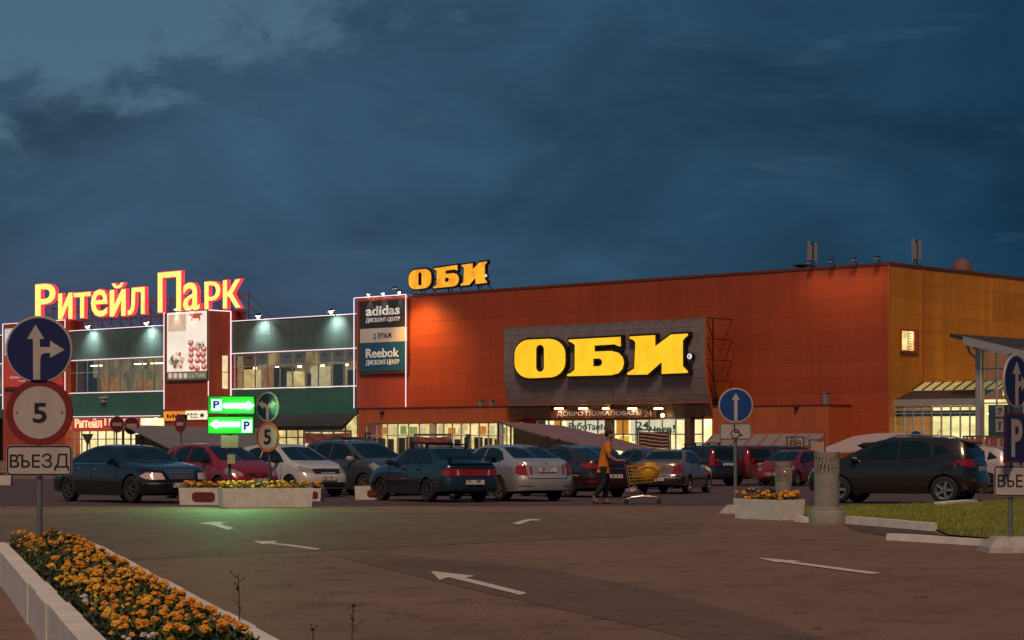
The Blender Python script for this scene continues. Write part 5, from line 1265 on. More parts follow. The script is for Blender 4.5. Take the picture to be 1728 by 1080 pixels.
QASH = dict(SUV, L=4.31, W=1.78, H=1.61, xf=1.25, xr=-1.38, r=.335, sill=.25,
    top=[(-2.15, 1.04), (-2.1, 1.17), (-1.93, 1.38), (-1.75, 1.52), (-1.55, 1.575), (-.8, 1.62), (-.1, 1.61), (.3, 1.53), (1.1, 1.13), (1.25, 1.08), (1.8, .98), (2.05, .84), (2.15, .68)],
    belt=[(-2.15, 1.08), (-1.6, 1.12), (-.6, 1.05), (1.0, .98), (1.8, .86), (2.15, .62)],
    rprof=[(.2, .12), (.42, .0), (.62, .0), (.7, .06), (.95, .07), (1.1, .1), (1.5, .1)],
    side=[('side_window', [(-.22, 1.06), (-.22, 1.50), (.12, 1.48), (.5, 1.30), (.92, 1.04)]), ('side_window', [(-1.05, 1.10), (-1.0, 1.43), (-.75, 1.50), (-.29, 1.505), (-.29, 1.06)]), ('quarter_window', [(-1.5, 1.24), (-1.38, 1.36), (-1.12, 1.42), (-1.12, 1.13)])],
    wind=[(0, 1.12), (.7, 1.12), (.54, 1.50), (0, 1.53)], rearw=[(0, 1.14), (.60, 1.14), (.52, 1.42), (0, 1.45)],
    trim=[('taillight', 'B', [(.50, .90), (.86, .86), (.84, 1.04), (.62, 1.06)], 'lamp_red'), ('taillight', 'S', [(-2.1, .88), (-1.82, .92), (-1.62, 1.04), (-2.05, 1.07)], 'lamp_red'), ('bumper_cover!', 'B', [(0, .32), (.76, .32), (.76, .44), (0, .44)], 'car_black'), ('bumper_lamp', 'B', [(.62, .54), (.76, .55), (.76, .60), (.62, .59)], 'lamp_red'), ('headlight', 'F', [(.45, .74), (.84, .78), (.84, .92), (.5, .9)], 'lamp_clear'), ('grille!', 'F', [(0, .7), (.4, .72), (.4, .86), (0, .88)], 'car_black'), ('side_lamp', 'S', [(1.34, .80), (1.42, .81), (1.42, .84), (1.34, .83)], 'lamp_clear')],
    seams=[[(-.255, 1.04), (-.26, .34)], [(.98, 1.0), (1.0, .34)], [(-1.08, 1.1), (-.92, .78)]], handles=[(-.08, .94), (-.92, .97)], mirror=(.82, 1.06), plate=(.55, .84), spokes=5)
# ---- extras
def roof_rails(root, bvh, sp, bm_, patch):
    for sg_ in (1, -1):
        P = []
        for x in (-1.5, -1.2, -.7, -.2, .1):
            h, n, _, _ = bvh.ray_cast(Vector((x, sg_ * (sp['wr'] - .02), 5)), Vector((0, 0, -1)))
            P.append((x, sg_ * (sp['wr'] - .02), h.z + (.055 if -1.5 < x < .1 else .0)))
        MB().tube(P, .02, 6).build('roof_rail', 'rim_silver', root, 50)
def cross_bars(root, bvh, sp, bm_, patch):
    for x in (-.75, .0):
        h, n, _, _ = bvh.ray_cast(Vector((x, 0, 5)), Vector((0, 0, -1))); z = h.z + .09; y = sp['wr'] + .06
        m_ = MB().box(x - .03, x + .03, -y, y, z - .02, z + .02)
        for sg_ in (1, -1): m_.bar((x, sg_ * (y - .04), z), (x, sg_ * (y - .05), z - .17), .05)
        m_.build('roof_bar', 'car_black', root)
def rear_wing(root, bvh, sp, bm_, patch):
    m_ = MB().box(-2.14, -1.92, -.70, .70, 1.10, 1.135)
    for y in (-.64, .62): m_.box(-2.1, -1.95, y, y + .03, .98, 1.10)
    m_.build('boot_spoiler', 'car_black', root)
def aerial(root, bvh, sp, bm_, patch):
    h, n, _, _ = bvh.ray_cast(Vector((-.95, 0, 5)), Vector((0, 0, -1)))
    MB().tube([(h.x, 0, h.z), (h.x - .12, 0, h.z + .16)], .008, 5).build('aerial', 'car_black', root)
def roof_spoiler(root, bvh, sp, bm_, patch):
    h, n, _, _ = bvh.ray_cast(Vector((-1.62, 0, 5)), Vector((0, 0, -1))); z = h.z
    m_ = MB().add([(-1.6, -.52, z), (-1.6, .52, z), (-1.95, .5, z - .07), (-1.95, -.5, z - .07), (-1.6, -.52, z - .05), (-1.6, .52, z - .05), (-1.93, .5, z - .11), (-1.93, -.5, z - .11)],
                  [(0, 1, 2, 3)[::-1], (4, 5, 6, 7), (2, 3, 7, 6)[::-1], (0, 3, 7, 4), (1, 2, 6, 5)[::-1]]); m_.build('roof_spoiler', bm_, root)
def grille_bars(root, bvh, sp, bm_, patch):
    for k in range(4):
        z = .598 + .042 * k; w_ = .31 + .017 * (k + .5)
        patch('grille_bar', 'F', [(-w_, z), (w_, z), (w_ + .005, z + .024), (-w_ - .005, z + .024)], 'rim_silver', .012)
    for a_, b_ in (((-.33, .565), (-.41, .77)), ((.33, .565), (.41, .77))): patch('grille_edge', 'F', [(a_[0] - .018, a_[1]), (a_[0] + .018, a_[1]), (b_[0] + .018, b_[1]), (b_[0] - .018, b_[1])], 'chrome', .014)
    patch('grille_edge', 'F', [(-.42, .765), (.42, .765), (.40, .795), (-.40, .795)], 'rim_silver', .014)
def roof_box(root, bvh, sp, bm_, patch):
    h, n, _, _ = bvh.ray_cast(Vector((-.4, 0, 5)), Vector((0, 0, -1))); z = h.z + .12
    m_ = MB().lathe([(.03, -1.0), (.25, -.95), (.36, -.6), (.38, .2), (.3, .75), (.08, 1.0)], 14, 'x', (0, 0, 0))
    m_.v = [(-.4 + v[0], v[1], z + .14 + v[2] * .42) for v in m_.v]; m_.build('roof_box', 'car_black', root, 50)
    cross_bars(root, bvh, sp, bm_, patch)
paint('black', (0.008, 0.009, 0.010), .1, .25); paint('red', (0.30, 0.008, 0.012), .2); paint('white', (0.50, 0.50, 0.52), .0, .35); paint('grey', (0.085, 0.09, 0.10), .4)
paint('blue', (0.014, 0.034, 0.052), .3); paint('silver', (0.50, 0.51, 0.53), .5, .3); paint('maroon', (0.11, 0.014, 0.016), .3); paint('taupe', (0.27, 0.20, 0.175), .4)  # taupe has the orange wall's reflection put into the paint
paint('brown', (0.022, 0.018, 0.012), .3, .28); paint('crimson', (0.30, 0.012, 0.03), .3); paint('dark', (0.02, 0.022, 0.026), .3); paint('pale', (0.50, .42, .44), .2)
HD1, HD2 = -57, 118.5
make_car(LUX, 'long black luxury saloon with chrome grille parked beside the white flower planter', 'paint_black', by_wheel(LUX, 'fr', 224, 849.5, -49), -49, extras=[grille_bars])
make_car(HATCH, 'bright red hatchback parked nose-on behind the flower planter', 'paint_red', by_wheel(HATCH, 'fr', 372, 843, -49), -49)
make_car(SAN, 'white hatchback with dark grille parked next to the red hatchback', 'paint_white', by_wheel(SAN, 'fr', 492, 839, -49), -49, extras=[aerial])
make_car(MPV, 'dark grey compact van with roof rails beside the white hatchback', 'paint_grey', by_wheel(MPV, 'fr', 616, 837, -48), -48, extras=[roof_rails])
make_car(LADA, 'dark blue boxy saloon with boot spoiler and roof bars, its tail lights full width', 'paint_blue', by_wheel(LADA, 'rl', 724, 847.5, 121.5), 121.5, extras=[rear_wing, cross_bars])
make_car(OCT, 'silver liftback seen from behind between the dark blue saloon and a dark saloon', 'paint_silver', by_wheel(OCT, 'rl', 846, 846, 119), 119, extras=[aerial])
paint('plum', (0.036, 0.009, 0.011), .3)  # a dark car; the red light on it is put into the paint
make_car(C4, 'near-black red-lit saloon seen from behind next to the shopper with the trolley', 'paint_plum', by_wheel(C4, 'rl', 962, 839.5, 119), 119)
make_car(NEX, 'reddish taupe saloon with black rear bumper beside the shopping trolley', 'paint_taupe', by_wheel(NEX, 'rr', 1160, 833.5, 71), 71)
make_car(SUV, 'black off-roader with tall red rear lamps and roof bars behind the taupe saloon', 'paint_dark', by_wheel(SUV, 'rl', 1180, 820.3, 120), 120, extras=[cross_bars])
make_car(SUV, 'dark maroon off-roader behind the pole of the disabled parking sign', 'paint_maroon', by_wheel(SUV, 'rl', 1239, 819.2, 120), 120)
make_car(SUV, 'black estate-like off-roader with red rear lamps beside the small round post', 'paint_dark', by_wheel(SUV, 'rl', 1304, 818.3, 120), 120)
make_car(HATCH, 'crimson hatchback parked between the two slotted grey posts', 'paint_crimson', by_wheel(HATCH, 'fl', 1343, 820.5, -122), -122)
make_car(QASH, 'dark brown crossover parked alone at the edge of the lawn', 'paint_brown', by_wheel(QASH, 'rl', 1594, 851, 153), 153, extras=[roof_rails, roof_spoiler, aerial])
make_car(SAN, 'pale saloon-like hatchback half hidden behind the brown crossover', 'paint_pale', by_wheel(SAN, 'rl', 1668, 833, 150), 150)
make_car(SUV, 'dark estate with roof bars behind the grey compact van', 'paint_dark', (-5.0, 68.0), -55, extras=[cross_bars])
make_car(C4, 'black saloon almost hidden behind the dark blue saloon', 'paint_dark', (-2.1, 62.5), 120)
make_car(LADA, 'dark red saloon with a black roof box behind the tall slotted post', 'paint_crimson', (14.6, 84.0), 150, extras=[roof_box])
make_car(HATCH, 'dark blue hatchback in the far row behind the red-lit saloon', 'paint_blue', (2.3, 72.0), 119)
make_car(SAN, 'grey hatchback in the far row behind the taupe saloon', 'paint_grey', (4.9, 78.5), 119)
make_car(OCT, 'black saloon in the far row behind the silver liftback', 'paint_dark', (-.9, 72.5), 119)
make_car(HATCH, 'dark hatchback in the far row beyond the white hatchback', 'paint_dark', (-8.6, 78.0), -55)
make_car(NEX, 'silver saloon in the far row beyond the crimson hatchback', 'paint_silver', (16.3, 95.0), 100)
# ================================================================== flower bed in the foreground
mat('kerb_white', (0.74, 0.70, 0.66), .8, col2=(.56, .53, .50), scale=3.5, bump=.35, bscale=25); mat('soil', (0.035, 0.024, 0.016), .95, bump=.6, bscale=20)
mat('marigold', (0.74, 0.31, 0.014), .7, col2=(0.54, 0.17, 0.008), scale=18); mat('marigold_yellow', (0.78, 0.38, 0.02), .7, col2=(0.58, .22, .01), scale=18)
mat('petal_white', (0.62, .58, .56), .7); mat('petal_purple', (0.10, .04, .20), .7)
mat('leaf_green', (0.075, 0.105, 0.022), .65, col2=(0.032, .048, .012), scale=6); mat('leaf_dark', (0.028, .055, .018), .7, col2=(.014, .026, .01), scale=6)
BO = Vector((-5.86, 23.38)); BD = Vector((.2826, -.9592)); BR = Vector((.9592, .2826)); BW, BL, BH, KT = 1.12, 13.6, .345, .155
brz = math.atan2(BR.y, BR.x)
bed = thing('flower_bed', 'long kerbed bed of orange marigolds around the pole of the round entrance signs', 'flower bed', (BO.x, BO.y, 0), brz)
# bed frame: local x across, -y along the bed towards the camera
ks = None; n = 12; sl_ = BL / n
for side in (0, 1):
    for i in range(n):
        x0 = 0 if side == 0 else BW - KT; j = .0004
        if ks is None or True:
            m_ = MB(); a, b, c, d = x0, x0 + KT, -(i + 1) * sl_ + j, -i * sl_ - j; ch = .005; t_ = random.uniform(-.008, .008); q_ = random.uniform(-.006, .006)
            m_.add([(a + q_, c, -.05), (b + q_, c, -.05), (b + q_, d, -.05), (a + q_, d, -.05), (a + q_, c, BH - ch + t_), (b + q_, c, BH - ch + t_), (b + q_, d, BH - ch + t_), (a + q_, d, BH - ch + t_), (a + ch + q_, c + ch, BH + t_), (b - ch + q_, c + ch, BH + t_), (b - ch + q_, d - ch, BH + t_), (a + ch + q_, d - ch, BH + t_)],
                   [(0, 1, 5, 4), (1, 2, 6, 5), (2, 3, 7, 6), (3, 0, 4, 7), (4, 5, 9, 8), (5, 6, 10, 9), (6, 7, 11, 10), (7, 4, 8, 11), (8, 9, 10, 11)])
            m_.build('kerbstone', 'kerb_white', bed)
MB().box(KT + .008, BW - KT - .008, -KT, -.006, -.05, BH - .01).build('kerbstone', 'kerb_white', bed)
MB().box(KT, BW - KT, -BL, -KT - .004, -.05, BH - .06).build('soil', 'soil', bed)
def flower_data(name, m_, seed, r=.034, rings=4, seg=9):
    rq_ = random.Random(seed); vs = [(0, 0, r * .75)]; fs = []
    for i in range(1, rings + 1):
        a = i / rings * R(115)
        for k in range(seg):
            rr_ = r * (1 + rq_.uniform(-.22, .22)) * (1.12 if (k + i) % 2 else .9); th = 2 * math.pi * (k + .5 * (i % 2)) / seg
            vs.append((rr_ * math.sin(a) * math.cos(th), rr_ * math.sin(a) * math.sin(th), rr_ * .75 * math.cos(a)))
    for k in range(seg): fs.append((0, 1 + k, 1 + (k + 1) % seg))
    for i in range(rings - 1):
        for k in range(seg):
            a, b = 1 + i * seg + k, 1 + i * seg + (k + 1) % seg; fs.append((a, a + seg, b + seg, b))
    m = MB(); m.v = vs; m.f = fs; o = m.build(name, m_, None); COL.objects.unlink(o); return o.data
mat('marigold_pale', (0.80, 0.50, 0.06), .7, col2=(.6, .32, .02), scale=18)
FD = [flower_data('flower', 'marigold', s) for s in (1, 2, 3)] + [flower_data('flower', 'marigold_yellow', 4), flower_data('flower', 'marigold_pale', 5)]
FW = flower_data('flower', 'petal_white', 8, .026, 3, 7); FP = flower_data('flower', 'petal_purple', 9, .022, 3, 7)
rf = random.Random(21); spots = []
tries = 0
while len(spots) < 292 and tries < 20000:
    tries += 1
    u = rf.uniform(KT + .02, BW - KT - .03); v = -rf.uniform(.12, BL - .9)
    c = noise.noise(Vector((u * 1.9, v * .75, 3.1))) + .25 * noise.noise(Vector((u * 6, v * 5, 1)))
    if c < -.22 or any((u - a) ** 2 + (v - b) ** 2 < .05 ** 2 for a, b, *_ in spots): continue
    yel = noise.noise(Vector((u * .6, v * .35, 9.0))) > .05
    kind = FD[3 + rf.randrange(2)] if rf.random() < (.85 if yel else .25) else FD[rf.randrange(3)]
    q = noise.noise(Vector((u * 2.2 + 7, v * 1.1, 0)))
    if q > .42: kind = FW
    elif q < -.47: kind = FP
    spots.append((u, v, kind))
for u, v, kind in spots:
    o = bpy.data.objects.new('flower', kind); COL.objects.link(o); o.parent = bed
    hgt = max(.02, min(.09 + .09 * rf.random(), .5 * (BW - u) - .0))
    o.location = (u, v, BH - .03 + hgt * (.7 if kind in (FW, FP) else 1)); o.scale = (rf.uniform(.5, 1.0),) * 3
    o.rotation_euler = (rf.uniform(-.5, .3), rf.uniform(-.4, .4), rf.uniform(0, 6))
small = MB()
for k in range(260):
    u = rf.uniform(KT + .02, BW - KT - .03); v = -rf.uniform(.12, BL - .9)
    if noise.noise(Vector((u * 1.9, v * .75, 3.1))) < -.25: continue
    d_ = FD[rf.randrange(5)]; s_ = rf.uniform(.4, .75); hz_ = BH - .03 + max(.01, min(.04 + .11 * rf.random(), .5 * (BW - u) - .02))
    small.add([(u + w.co.x * s_, v + w.co.y * s_, hz_ + w.co.z * s_) for w in d_.vertices], [tuple(p.vertices) for p in d_.polygons])
tag(small.build('small_flowers', 'marigold_yellow', bed), kind='stuff')
def leaf_mass(x0, x1, y0, y1, z0, z1, n, size, seed, cap=None):
    q = random.Random(seed); m = MB()
    for i in range(n):
        p = Vector((q.uniform(x0, x1), q.uniform(y0, y1), 0)); p.z = z0 + (z1 - z0) * q.random() * (.75 + .5 * noise.noise(Vector((p.x * 3, p.y * 3, 2))))
        if cap: p.z = min(p.z, z0 + .03 + max(0, .42 * (cap - p.x) - .04))
        a = q.uniform(0, 6.28); t_ = q.uniform(-.2, 1.2); d = Vector((math.cos(a) * math.cos(t_), math.sin(a) * math.cos(t_), math.sin(t_))); s = d.cross(Vector((0, 0, 1))).normalized(); l = size * q.uniform(.6, 1.4)
        m.add([p, p + d * l * .5 + s * l * .22, p + d * l, p + d * l * .5 - s * l * .22], [(0, 1, 2, 3)])
    return m
tag(leaf_mass(KT + .02, BW - KT - .03, -BL + 1, -KT, BH - .06, BH + .12, 13000, .05, 5, BW).build('foliage', 'leaf_green', bed), kind='stuff')
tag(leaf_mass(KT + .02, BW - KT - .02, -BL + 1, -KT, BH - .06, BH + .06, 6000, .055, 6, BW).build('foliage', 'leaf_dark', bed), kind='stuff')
# weeds
mat('weed', (0.07, .075, .025), .7)
def weed(px, Y, ytop, ybase, seed, label):
    q = random.Random(seed); b = at(px, ybase, Y); tp = at(px + q.uniform(-6, 12), ytop, Y)
    h = tp.z - b.z; o = thing('weed', label, 'weed', b)
    pts = [(0, 0, 0), (.02 * q.uniform(-1, 1), 0, h * .35), (.03 * q.uniform(-1, 1), .01, h * .7), (tp.x - b.x, 0, h)]
    MB().tube(pts, [.005, .0045, .004, .002], 5).build('stem', 'weed', o)
    m = MB()
    for k in range(12):
        f = q.uniform(.25, 1.0); i = min(2, int(f * 3)); p = Vector(pts[i]).lerp(Vector(pts[i + 1]), f * 3 - i)
        a = q.uniform(0, 6.28); l = q.uniform(.02, .05); d = Vector((math.cos(a), math.sin(a), .7)).normalized(); s = Vector((0, 0, 1)).cross(d).normalized()
        m.add([p, p + d * l * .5 + s * l * .3, p + d * l, p + d * l * .5 - s * l * .3], [(0, 1, 2, 3)])
        if k % 3 == 0: m.tube([p, p + d * l * 1.6], .002, 4); m.lathe([(.002, -.006), (.007, 0), (.002, .008)], 6, 'z', tuple(p + d * l * 1.6))
    m.build('leaf_sprays', 'weed', o)
weed(404, 13.2, 965, 1056, 3, 'tall thin weed rising from the corner of the marigold bed')
weed(597, 13.4, 1019, 1134, 4, 'thin leaning weed sprouting from the bare asphalt')
weed(523, 12.9, 1062, 1149, 5, 'short seeding weed between the bed and the leaning weed')

# ================================================================== signs
mat('sign_blue_shaded', (0.012, 0.020, 0.115), .4, col2=(.010, .015, .085), scale=3); mat('sign_blue_bright', (0.010, 0.060, 0.26), .4); mat('sign_white', (0.46, 0.43, 0.40), .5, col2=(.38, .35, .33), scale=4)  # shade on the unlit sign faces put into the dark blue and greyed white
mat('sign_red', (0.22, 0.020, 0.015), .45, col2=(.16, .014, .011), scale=4); mat('sign_black', (0.012, .012, .012), .5); mat('pole_grey', (0.26, 0.27, 0.26), .4, metal=.6); mat('sign_back', (0.13, .13, .13), .5, metal=.4)
mat('sign_teal', (0.012, .050, .075), .4); mat('sign_orange', (0.55, .16, .03), .45, col2=(.45, .10, .03), scale=9)
def disc_sign(o, cz, r, rim_m, face_m, y=0.0, inner=None, cx=0.0):
    b = MB().lathe([(.01, -.018), (r, -.018), (r + .006, 0), (r, .012), (.01, .012)], 40, 'y', (cx, y, cz)).build('sign_disc', rim_m, o, 40)
    MB().lathe([(r - (inner or .022), .014), (.001, .014)], 40, 'y', (cx, y, cz), cap=False).build('sign_face', face_m, b)
    return b
def ringless(b, polys, m_, y, name='symbol'):
    for P in polys: MB().prism([P], y - .004, y).build(name, m_, b)
def pole(o, x, y, h, r=.028, m_='pole_grey'): return MB().tube([(x, y, 0), (x, y, h)], r, 12).build('pole', m_, o, 50)
# -- left sign in the bed
Y0 = 22.3; SB = at(65, 742, Y0); ox = SB.x
def L0(x, y): p = at(x, y, Y0); return (p.x - ox, p.z - (BH - .06))
t = thing('traffic_sign', 'two round signs, blue arrows over speed limit 5, with entrance plate in the marigold bed', 'road sign', (ox, Y0, BH - .06))
pole(t, 0, .05, L0(65, 548)[1], .033)
c = L0(66, 590); b = disc_sign(t, c[1], .358, 'sign_white', 'sign_blue_shaded', 0, .018, c[0])
A = [(262, 78), (325, 182), (293, 182), (294, 240), (368, 242), (368, 194), (475, 262), (368, 318), (368, 284), (330, 284), (306, 296), (297, 325), (296, 478), (245, 478), (243, 182), (200, 182)]
ringless(b, [[L0(x / 4.323, 530 + y / 4.32) for x, y in A]], 'sign_white', -.015, 'arrow')
c = L0(67, 696); b = disc_sign(t, c[1], .355, 'sign_red', 'sign_white', 0, .072, c[0])
p0 = L0(56, 713.5); p1 = L0(79.5, 680); text_mb('5', p0[0], p1[0], p0[1], p1[1], -.0145, .004, .02).build('numeral', 'sign_black', b)
for x in (29, 105.5):
    q = L0(x, 696); MB().lathe([(.001, .02), (.009, .02), (.009, .012)], 8, 'y', (q[0], 0, q[1]), cap=False).build('bolt', 'sign_black', b)
def plate(o, L, x0, x1, y0, y1, txt, tx0, tx1, ty0, ty1, border=True, y=0.0):
    a, zt = L(x0, y0); b_, zb = L(x1, y1)
    p = MB().prism([rrect(a, b_, zb, zt, .045)], y - .012, y + .012).build('plate', 'sign_white', o)
    if border:
        MB().prism([rrect(a + .006, b_ - .006, zb + .006, zt - .006, .04), rrect(a + .022, b_ - .022, zb + .022, zt - .022, .026)], y - .015, y - .0125).build('plate_border', 'sign_black', p)
    if txt:
        q0 = L(tx0, ty1); q1 = L(tx1, ty0); text_mb(txt, q0[0], q1[0], q0[1], q1[1], y - .0125, .003, .0).build('lettering', 'sign_black', p)
    return p
plate(t, L0, 11, 122, 751, 803, 'ВЪЕЗД', 17, 117, 765, 794)
# -- right sign on a concrete foot
FP_ = gpt(1704, 931); Y1 = FP_.y
t = thing('traffic_sign', 'blue arrow disc over a parking sign and entrance plate on a concrete foot', 'road sign', (FP_.x, Y1, 0))
def L1(x, y): p = at(x, y, Y1 - .1); return (p.x - FP_.x, p.z)
hh = L1(0, 906)[1]
MB().add([(-.36, -.34, 0), (.36, -.34, 0), (.36, .34, 0), (-.36, .34, 0), (-.34, -.32, hh * .35), (.34, -.32, hh * .35), (.34, .32, hh * .35), (-.34, .32, hh * .35), (-.2, -.18, hh), (.2, -.18, hh), (.2, .18, hh), (-.2, .18, hh)],
         [(0, 1, 5, 4), (1, 2, 6, 5), (2, 3, 7, 6), (3, 0, 4, 7), (4, 5, 9, 8), (5, 6, 10, 9), (6, 7, 11, 10), (7, 4, 8, 11), (8, 9, 10, 11)]).build('concrete_foot', 'concrete', t)
px_ = L1(1708, 0)[0]; pole(t, px_, 0, L1(0, 596)[1], .034)
def turned(o, ang, x, y, z=0):
    e = bpy.data.objects.new('mount', None)
    return Matrix.Translation((x, y, z)) @ Matrix.Rotation(ang, 4, 'Z')
def sub_move(before, M):
    for ob in list(COL.objects)[before:]:
        if ob.type == 'MESH' and ob.parent is not None and ob.parent == t: ob.data.transform(M)
        elif ob.type == 'MESH' and ob.parent is not None and ob.parent.parent == t: ob.data.transform(M)
k0 = len(COL.objects); zc = L1(0, 643)[1]
b = disc_sign(t, zc, .355, 'sign_white', 'sign_blue_shaded', 0, .02)
S_ = .355 / 45
ringless(b, [[(p[0] * S_, zc + p[1] * S_) for p in [(0, 33), (14, 12), (5, 12), (5, 0), (18, 0), (18, 9), (34, -4), (18, -16), (18, -8), (9, -8), (5, -14), (5, -42), (-5, -42), (-5, 12), (-14, 12)]]], 'sign_white', -.015, 'arrow')
za, zb = L1(0, 697)[1], L1(0, 781)[1]
b2 = MB().prism([rrect(-.33, .33, zb, za, .04)], -.012, .012).build('parking_panel', 'sign_blue_shaded', t)
MB().prism([rrect(-.325, .325, zb + .005, za - .005, .038), rrect(-.305, .305, zb + .025, za - .025, .03)], -.015, -.0125).build('panel_border', 'sign_red', b2)
text_mb('P', -.15, .17, L1(0, 771)[1], L1(0, 707)[1], -.0125, .003, .03).build('lettering', 'sign_white', b2)
sub_move(k0, Matrix.Translation((px_ + .06, -.05, 0)) @ Matrix.Rotation(R(50), 4, 'Z'))
k0 = len(COL.objects); a0 = L1(1681, 838); a1 = L1(1770, 786); cxp = (a0[0] + a1[0]) / 2; wpl = (a1[0] - a0[0]) / 2 * 1.05
def LP(x, y): return ((x - 1725.5) / 44.5 * wpl, L1(0, y)[1])
plate(t, LP, 1681, 1770, 786, 838, 'ВЪЕЗД', 1687, 1764, 799, 827)
sub_move(k0, Matrix.Translation((cxp, -.09, 0)) @ Matrix.Rotation(R(-14), 4, 'Z'))
# -- disabled parking sign in the middle
FM = gpt(1234, 866); YM = FM.y
t = thing('traffic_sign', 'blue arrow disc over a wheelchair plate on a tall pole beside the planter', 'road sign', (FM.x, YM, 0))
def L2(x, y): p = at(x, y, YM); return (p.x - FM.x, p.z)
MB().add([(-.24, -.22, 0), (.30, -.22, 0), (.30, .22, 0), (-.24, .22, 0), (-.08, -.12, .17), (.18, -.12, .17), (.18, .12, .17), (-.08, .12, .17)], [(0, 1, 5, 4), (1, 2, 6, 5), (2, 3, 7, 6), (3, 0, 4, 7), (4, 5, 6, 7)]).build('concrete_foot', 'concrete', t)
px_ = L2(1241.5, 0)[0]; pole(t, px_, .05, L2(0, 660)[1], .034)
zc = L2(0, 684)[1]; b = disc_sign(t, zc, .352, 'sign_white', 'sign_blue_bright', 0, .026, px_)
S_ = .352 / 28
ringless(b, [[(px_ + p[0] * S_, zc + p[1] * S_) for p in [(0, 20), (6.5, 9), (2.7, 9), (2.7, -26), (-2.7, -26), (-2.7, 9), (-6.5, 9)]]], 'sign_white', -.015, 'arrow')
p = plate(t, L2, 1214, 1268, 714, 742, None, 0, 0, 0, 0)
def wz(X, Y): return L2(1180 + X / 5.76, 670 + Y / 5.76)
c = wz(350, 358); rr1, rr2 = .098, .078
MB().prism([[(c[0] + rr1 * math.cos(R(a)), c[1] + rr1 * math.sin(R(a))) for a in range(0, 360, 15)], [(c[0] + rr2 * math.cos(R(a)), c[1] + rr2 * math.sin(R(a))) for a in range(0, 360, 15)]], -.016, -.0125).build('wheel_symbol', 'sign_black', p)
ringless(p, [[wz(*q) for q in [(334, 290), (346, 290), (350, 312), (378, 314), (378, 322), (350, 322), (353, 336), (390, 336), (402, 366), (422, 364), (424, 374), (398, 380), (382, 346), (342, 346)]], [(wz(340, 278)[0] + .02 * math.cos(R(a)), wz(340, 278)[1] + .02 * math.sin(R(a))) for a in range(0, 360, 30)]], 'sign_black', -.0125, 'figure_symbol')
# -- signs far back in the car park
def back_sign(px, py, hpx, wpx, kind, label, Y=86):
    b0 = at(px, py, Y); r = hpx / 2 * Y / F; ang = math.acos(min(1, wpx / hpx)) * (1 if px < 250 else -1)
    t_ = thing('traffic_sign', label, 'road sign', (b0.x, Y, gz(Y)), ang)
    z = b0.z - gz(Y); pole(t_, 0, .05, z + r * .8, .035, 'pole_grey')
    if kind == 'stop':
        b_ = disc_sign(t_, z, r, 'sign_white', 'sign_red', 0, .03); MB().box(-r * .62, r * .62, -.02, -.0145, z - r * .2, z + r * .2).build('bar_symbol', 'sign_white', b_)
    elif kind == 'stop_dark':
        b_ = disc_sign(t_, z, r, 'sign_back', 'sign_red', 0, .03); MB().box(-r * .62, r * .62, -.02, -.0145, z - r * .2, z + r * .2).build('bar_symbol', 'sign_white', b_)
        MB().add([(-r * 1.0, .03, z + r * .2), (r * 1.2, .03, z + r * .3), (r * 1.25, .03, z + r * 1.1), (-r * .7, .03, z + r * 1.1)], [(3, 2, 1, 0)]).build('torn_sheet', 'sign_black', b_)
    elif kind == 'tri': MB().prism([[(-r, z + r * .8), (0, z - r), (r, z + r * .8)]], -.015, .015).build('sign_triangle', 'sign_back', t_)
    else: disc_sign(t_, z, r, 'sign_white', 'sign_blue_bright', 0, .03)
back_sign(197.5, 716, 28, 22, 'stop', 'red no entry sign in front of the mall doors')
back_sign(222, 718, 30, 24, 'stop', 'red no entry sign half behind the grey shelter roof', 92)
back_sign(304, 715.5, 29, 21, 'stop_dark', 'dark no entry sign standing against the grey shelter roof', 80)
back_sign(148, 741, 22, 17, 'tri', 'dark triangular sign seen against the lit mall doors', 84)
back_sign(1546, 737, 22, 20, 'blue', 'round blue sign peeping over the brown crossover roof', 80)
back_sign(790, 739, 16, 10, 'tri', 'small dark sign against the lit annex windows', 95)

# ================================================================== green parking sign and planters
emat('green_light', (0.0, 0.52, 0.010), (0.0, 0.26, 0.006), 1.3, 1.2); emat('tube_white', (0.30, 1.0, 0.38), (0.3, 1.0, .35), 400.0); emat('box_white', (0.62, .85, .95), (.45, .75, .8), 1.3, 3)
mat('green_case', (0.03, .12, .03), .5); mat('board_cream_flat', (0.42, .44, .30), .6)
PG = gpt(386, 856); YG = PG.y + .5
t = thing('parking_sign', 'glowing green parking sign with two white arrows above the flower planter', 'parking sign', (at(386, 742, YG).x, YG, 0))
def L3(x, y): p = at(x, y, YG); return (p.x - at(386, 742, YG).x, p.z)
pole(t, 0, .12, L3(0, 668)[1], .04, 'sign_back')
for (x0, x1, y0, y1, px0, px1, arrow) in ((350, 430, 668, 699, 356.5, 374.5, [(378, 682), (418, 682), (418, 678.5), (427, 684.5), (418, 691), (418, 687.5), (378, 687.5)]), (350, 428.5, 702.5, 733, 408, 425.5, [(404, 713.3), (366, 713.3), (366, 709.5), (355.5, 716), (366, 722), (366, 718.7), (404, 718.7)])):
    a, zt = L3(x0, y0); b_, zb = L3(x1, y1)
    c = MB().box(a, b_, .0, .16, zb, zt).build('sign_case', 'green_case', t)
    MB().box(a + .02, b_ - .02, -.008, -.001, zb + .02, zt - .02).build('light_panel', 'green_light', c)
    MB().prism([[L3(*q) for q in arrow]], -.03, -.010).build('light_arrow', 'tube_white', c)
    a, zt = L3(px0, y0 + 5.5); b_, zb = L3(px1, y1 - 5.5 if y0 < 700 else y1 - 3)
    pb = MB().box(a, b_, -.03, -.010, zb, zt).build('parking_box', 'box_white', c)
    text_mb('P', a + .05, b_ - .05, zb + .06, zt - .04, -.031, .006, .03).build('lettering', 'sign_blue_bright', pb)
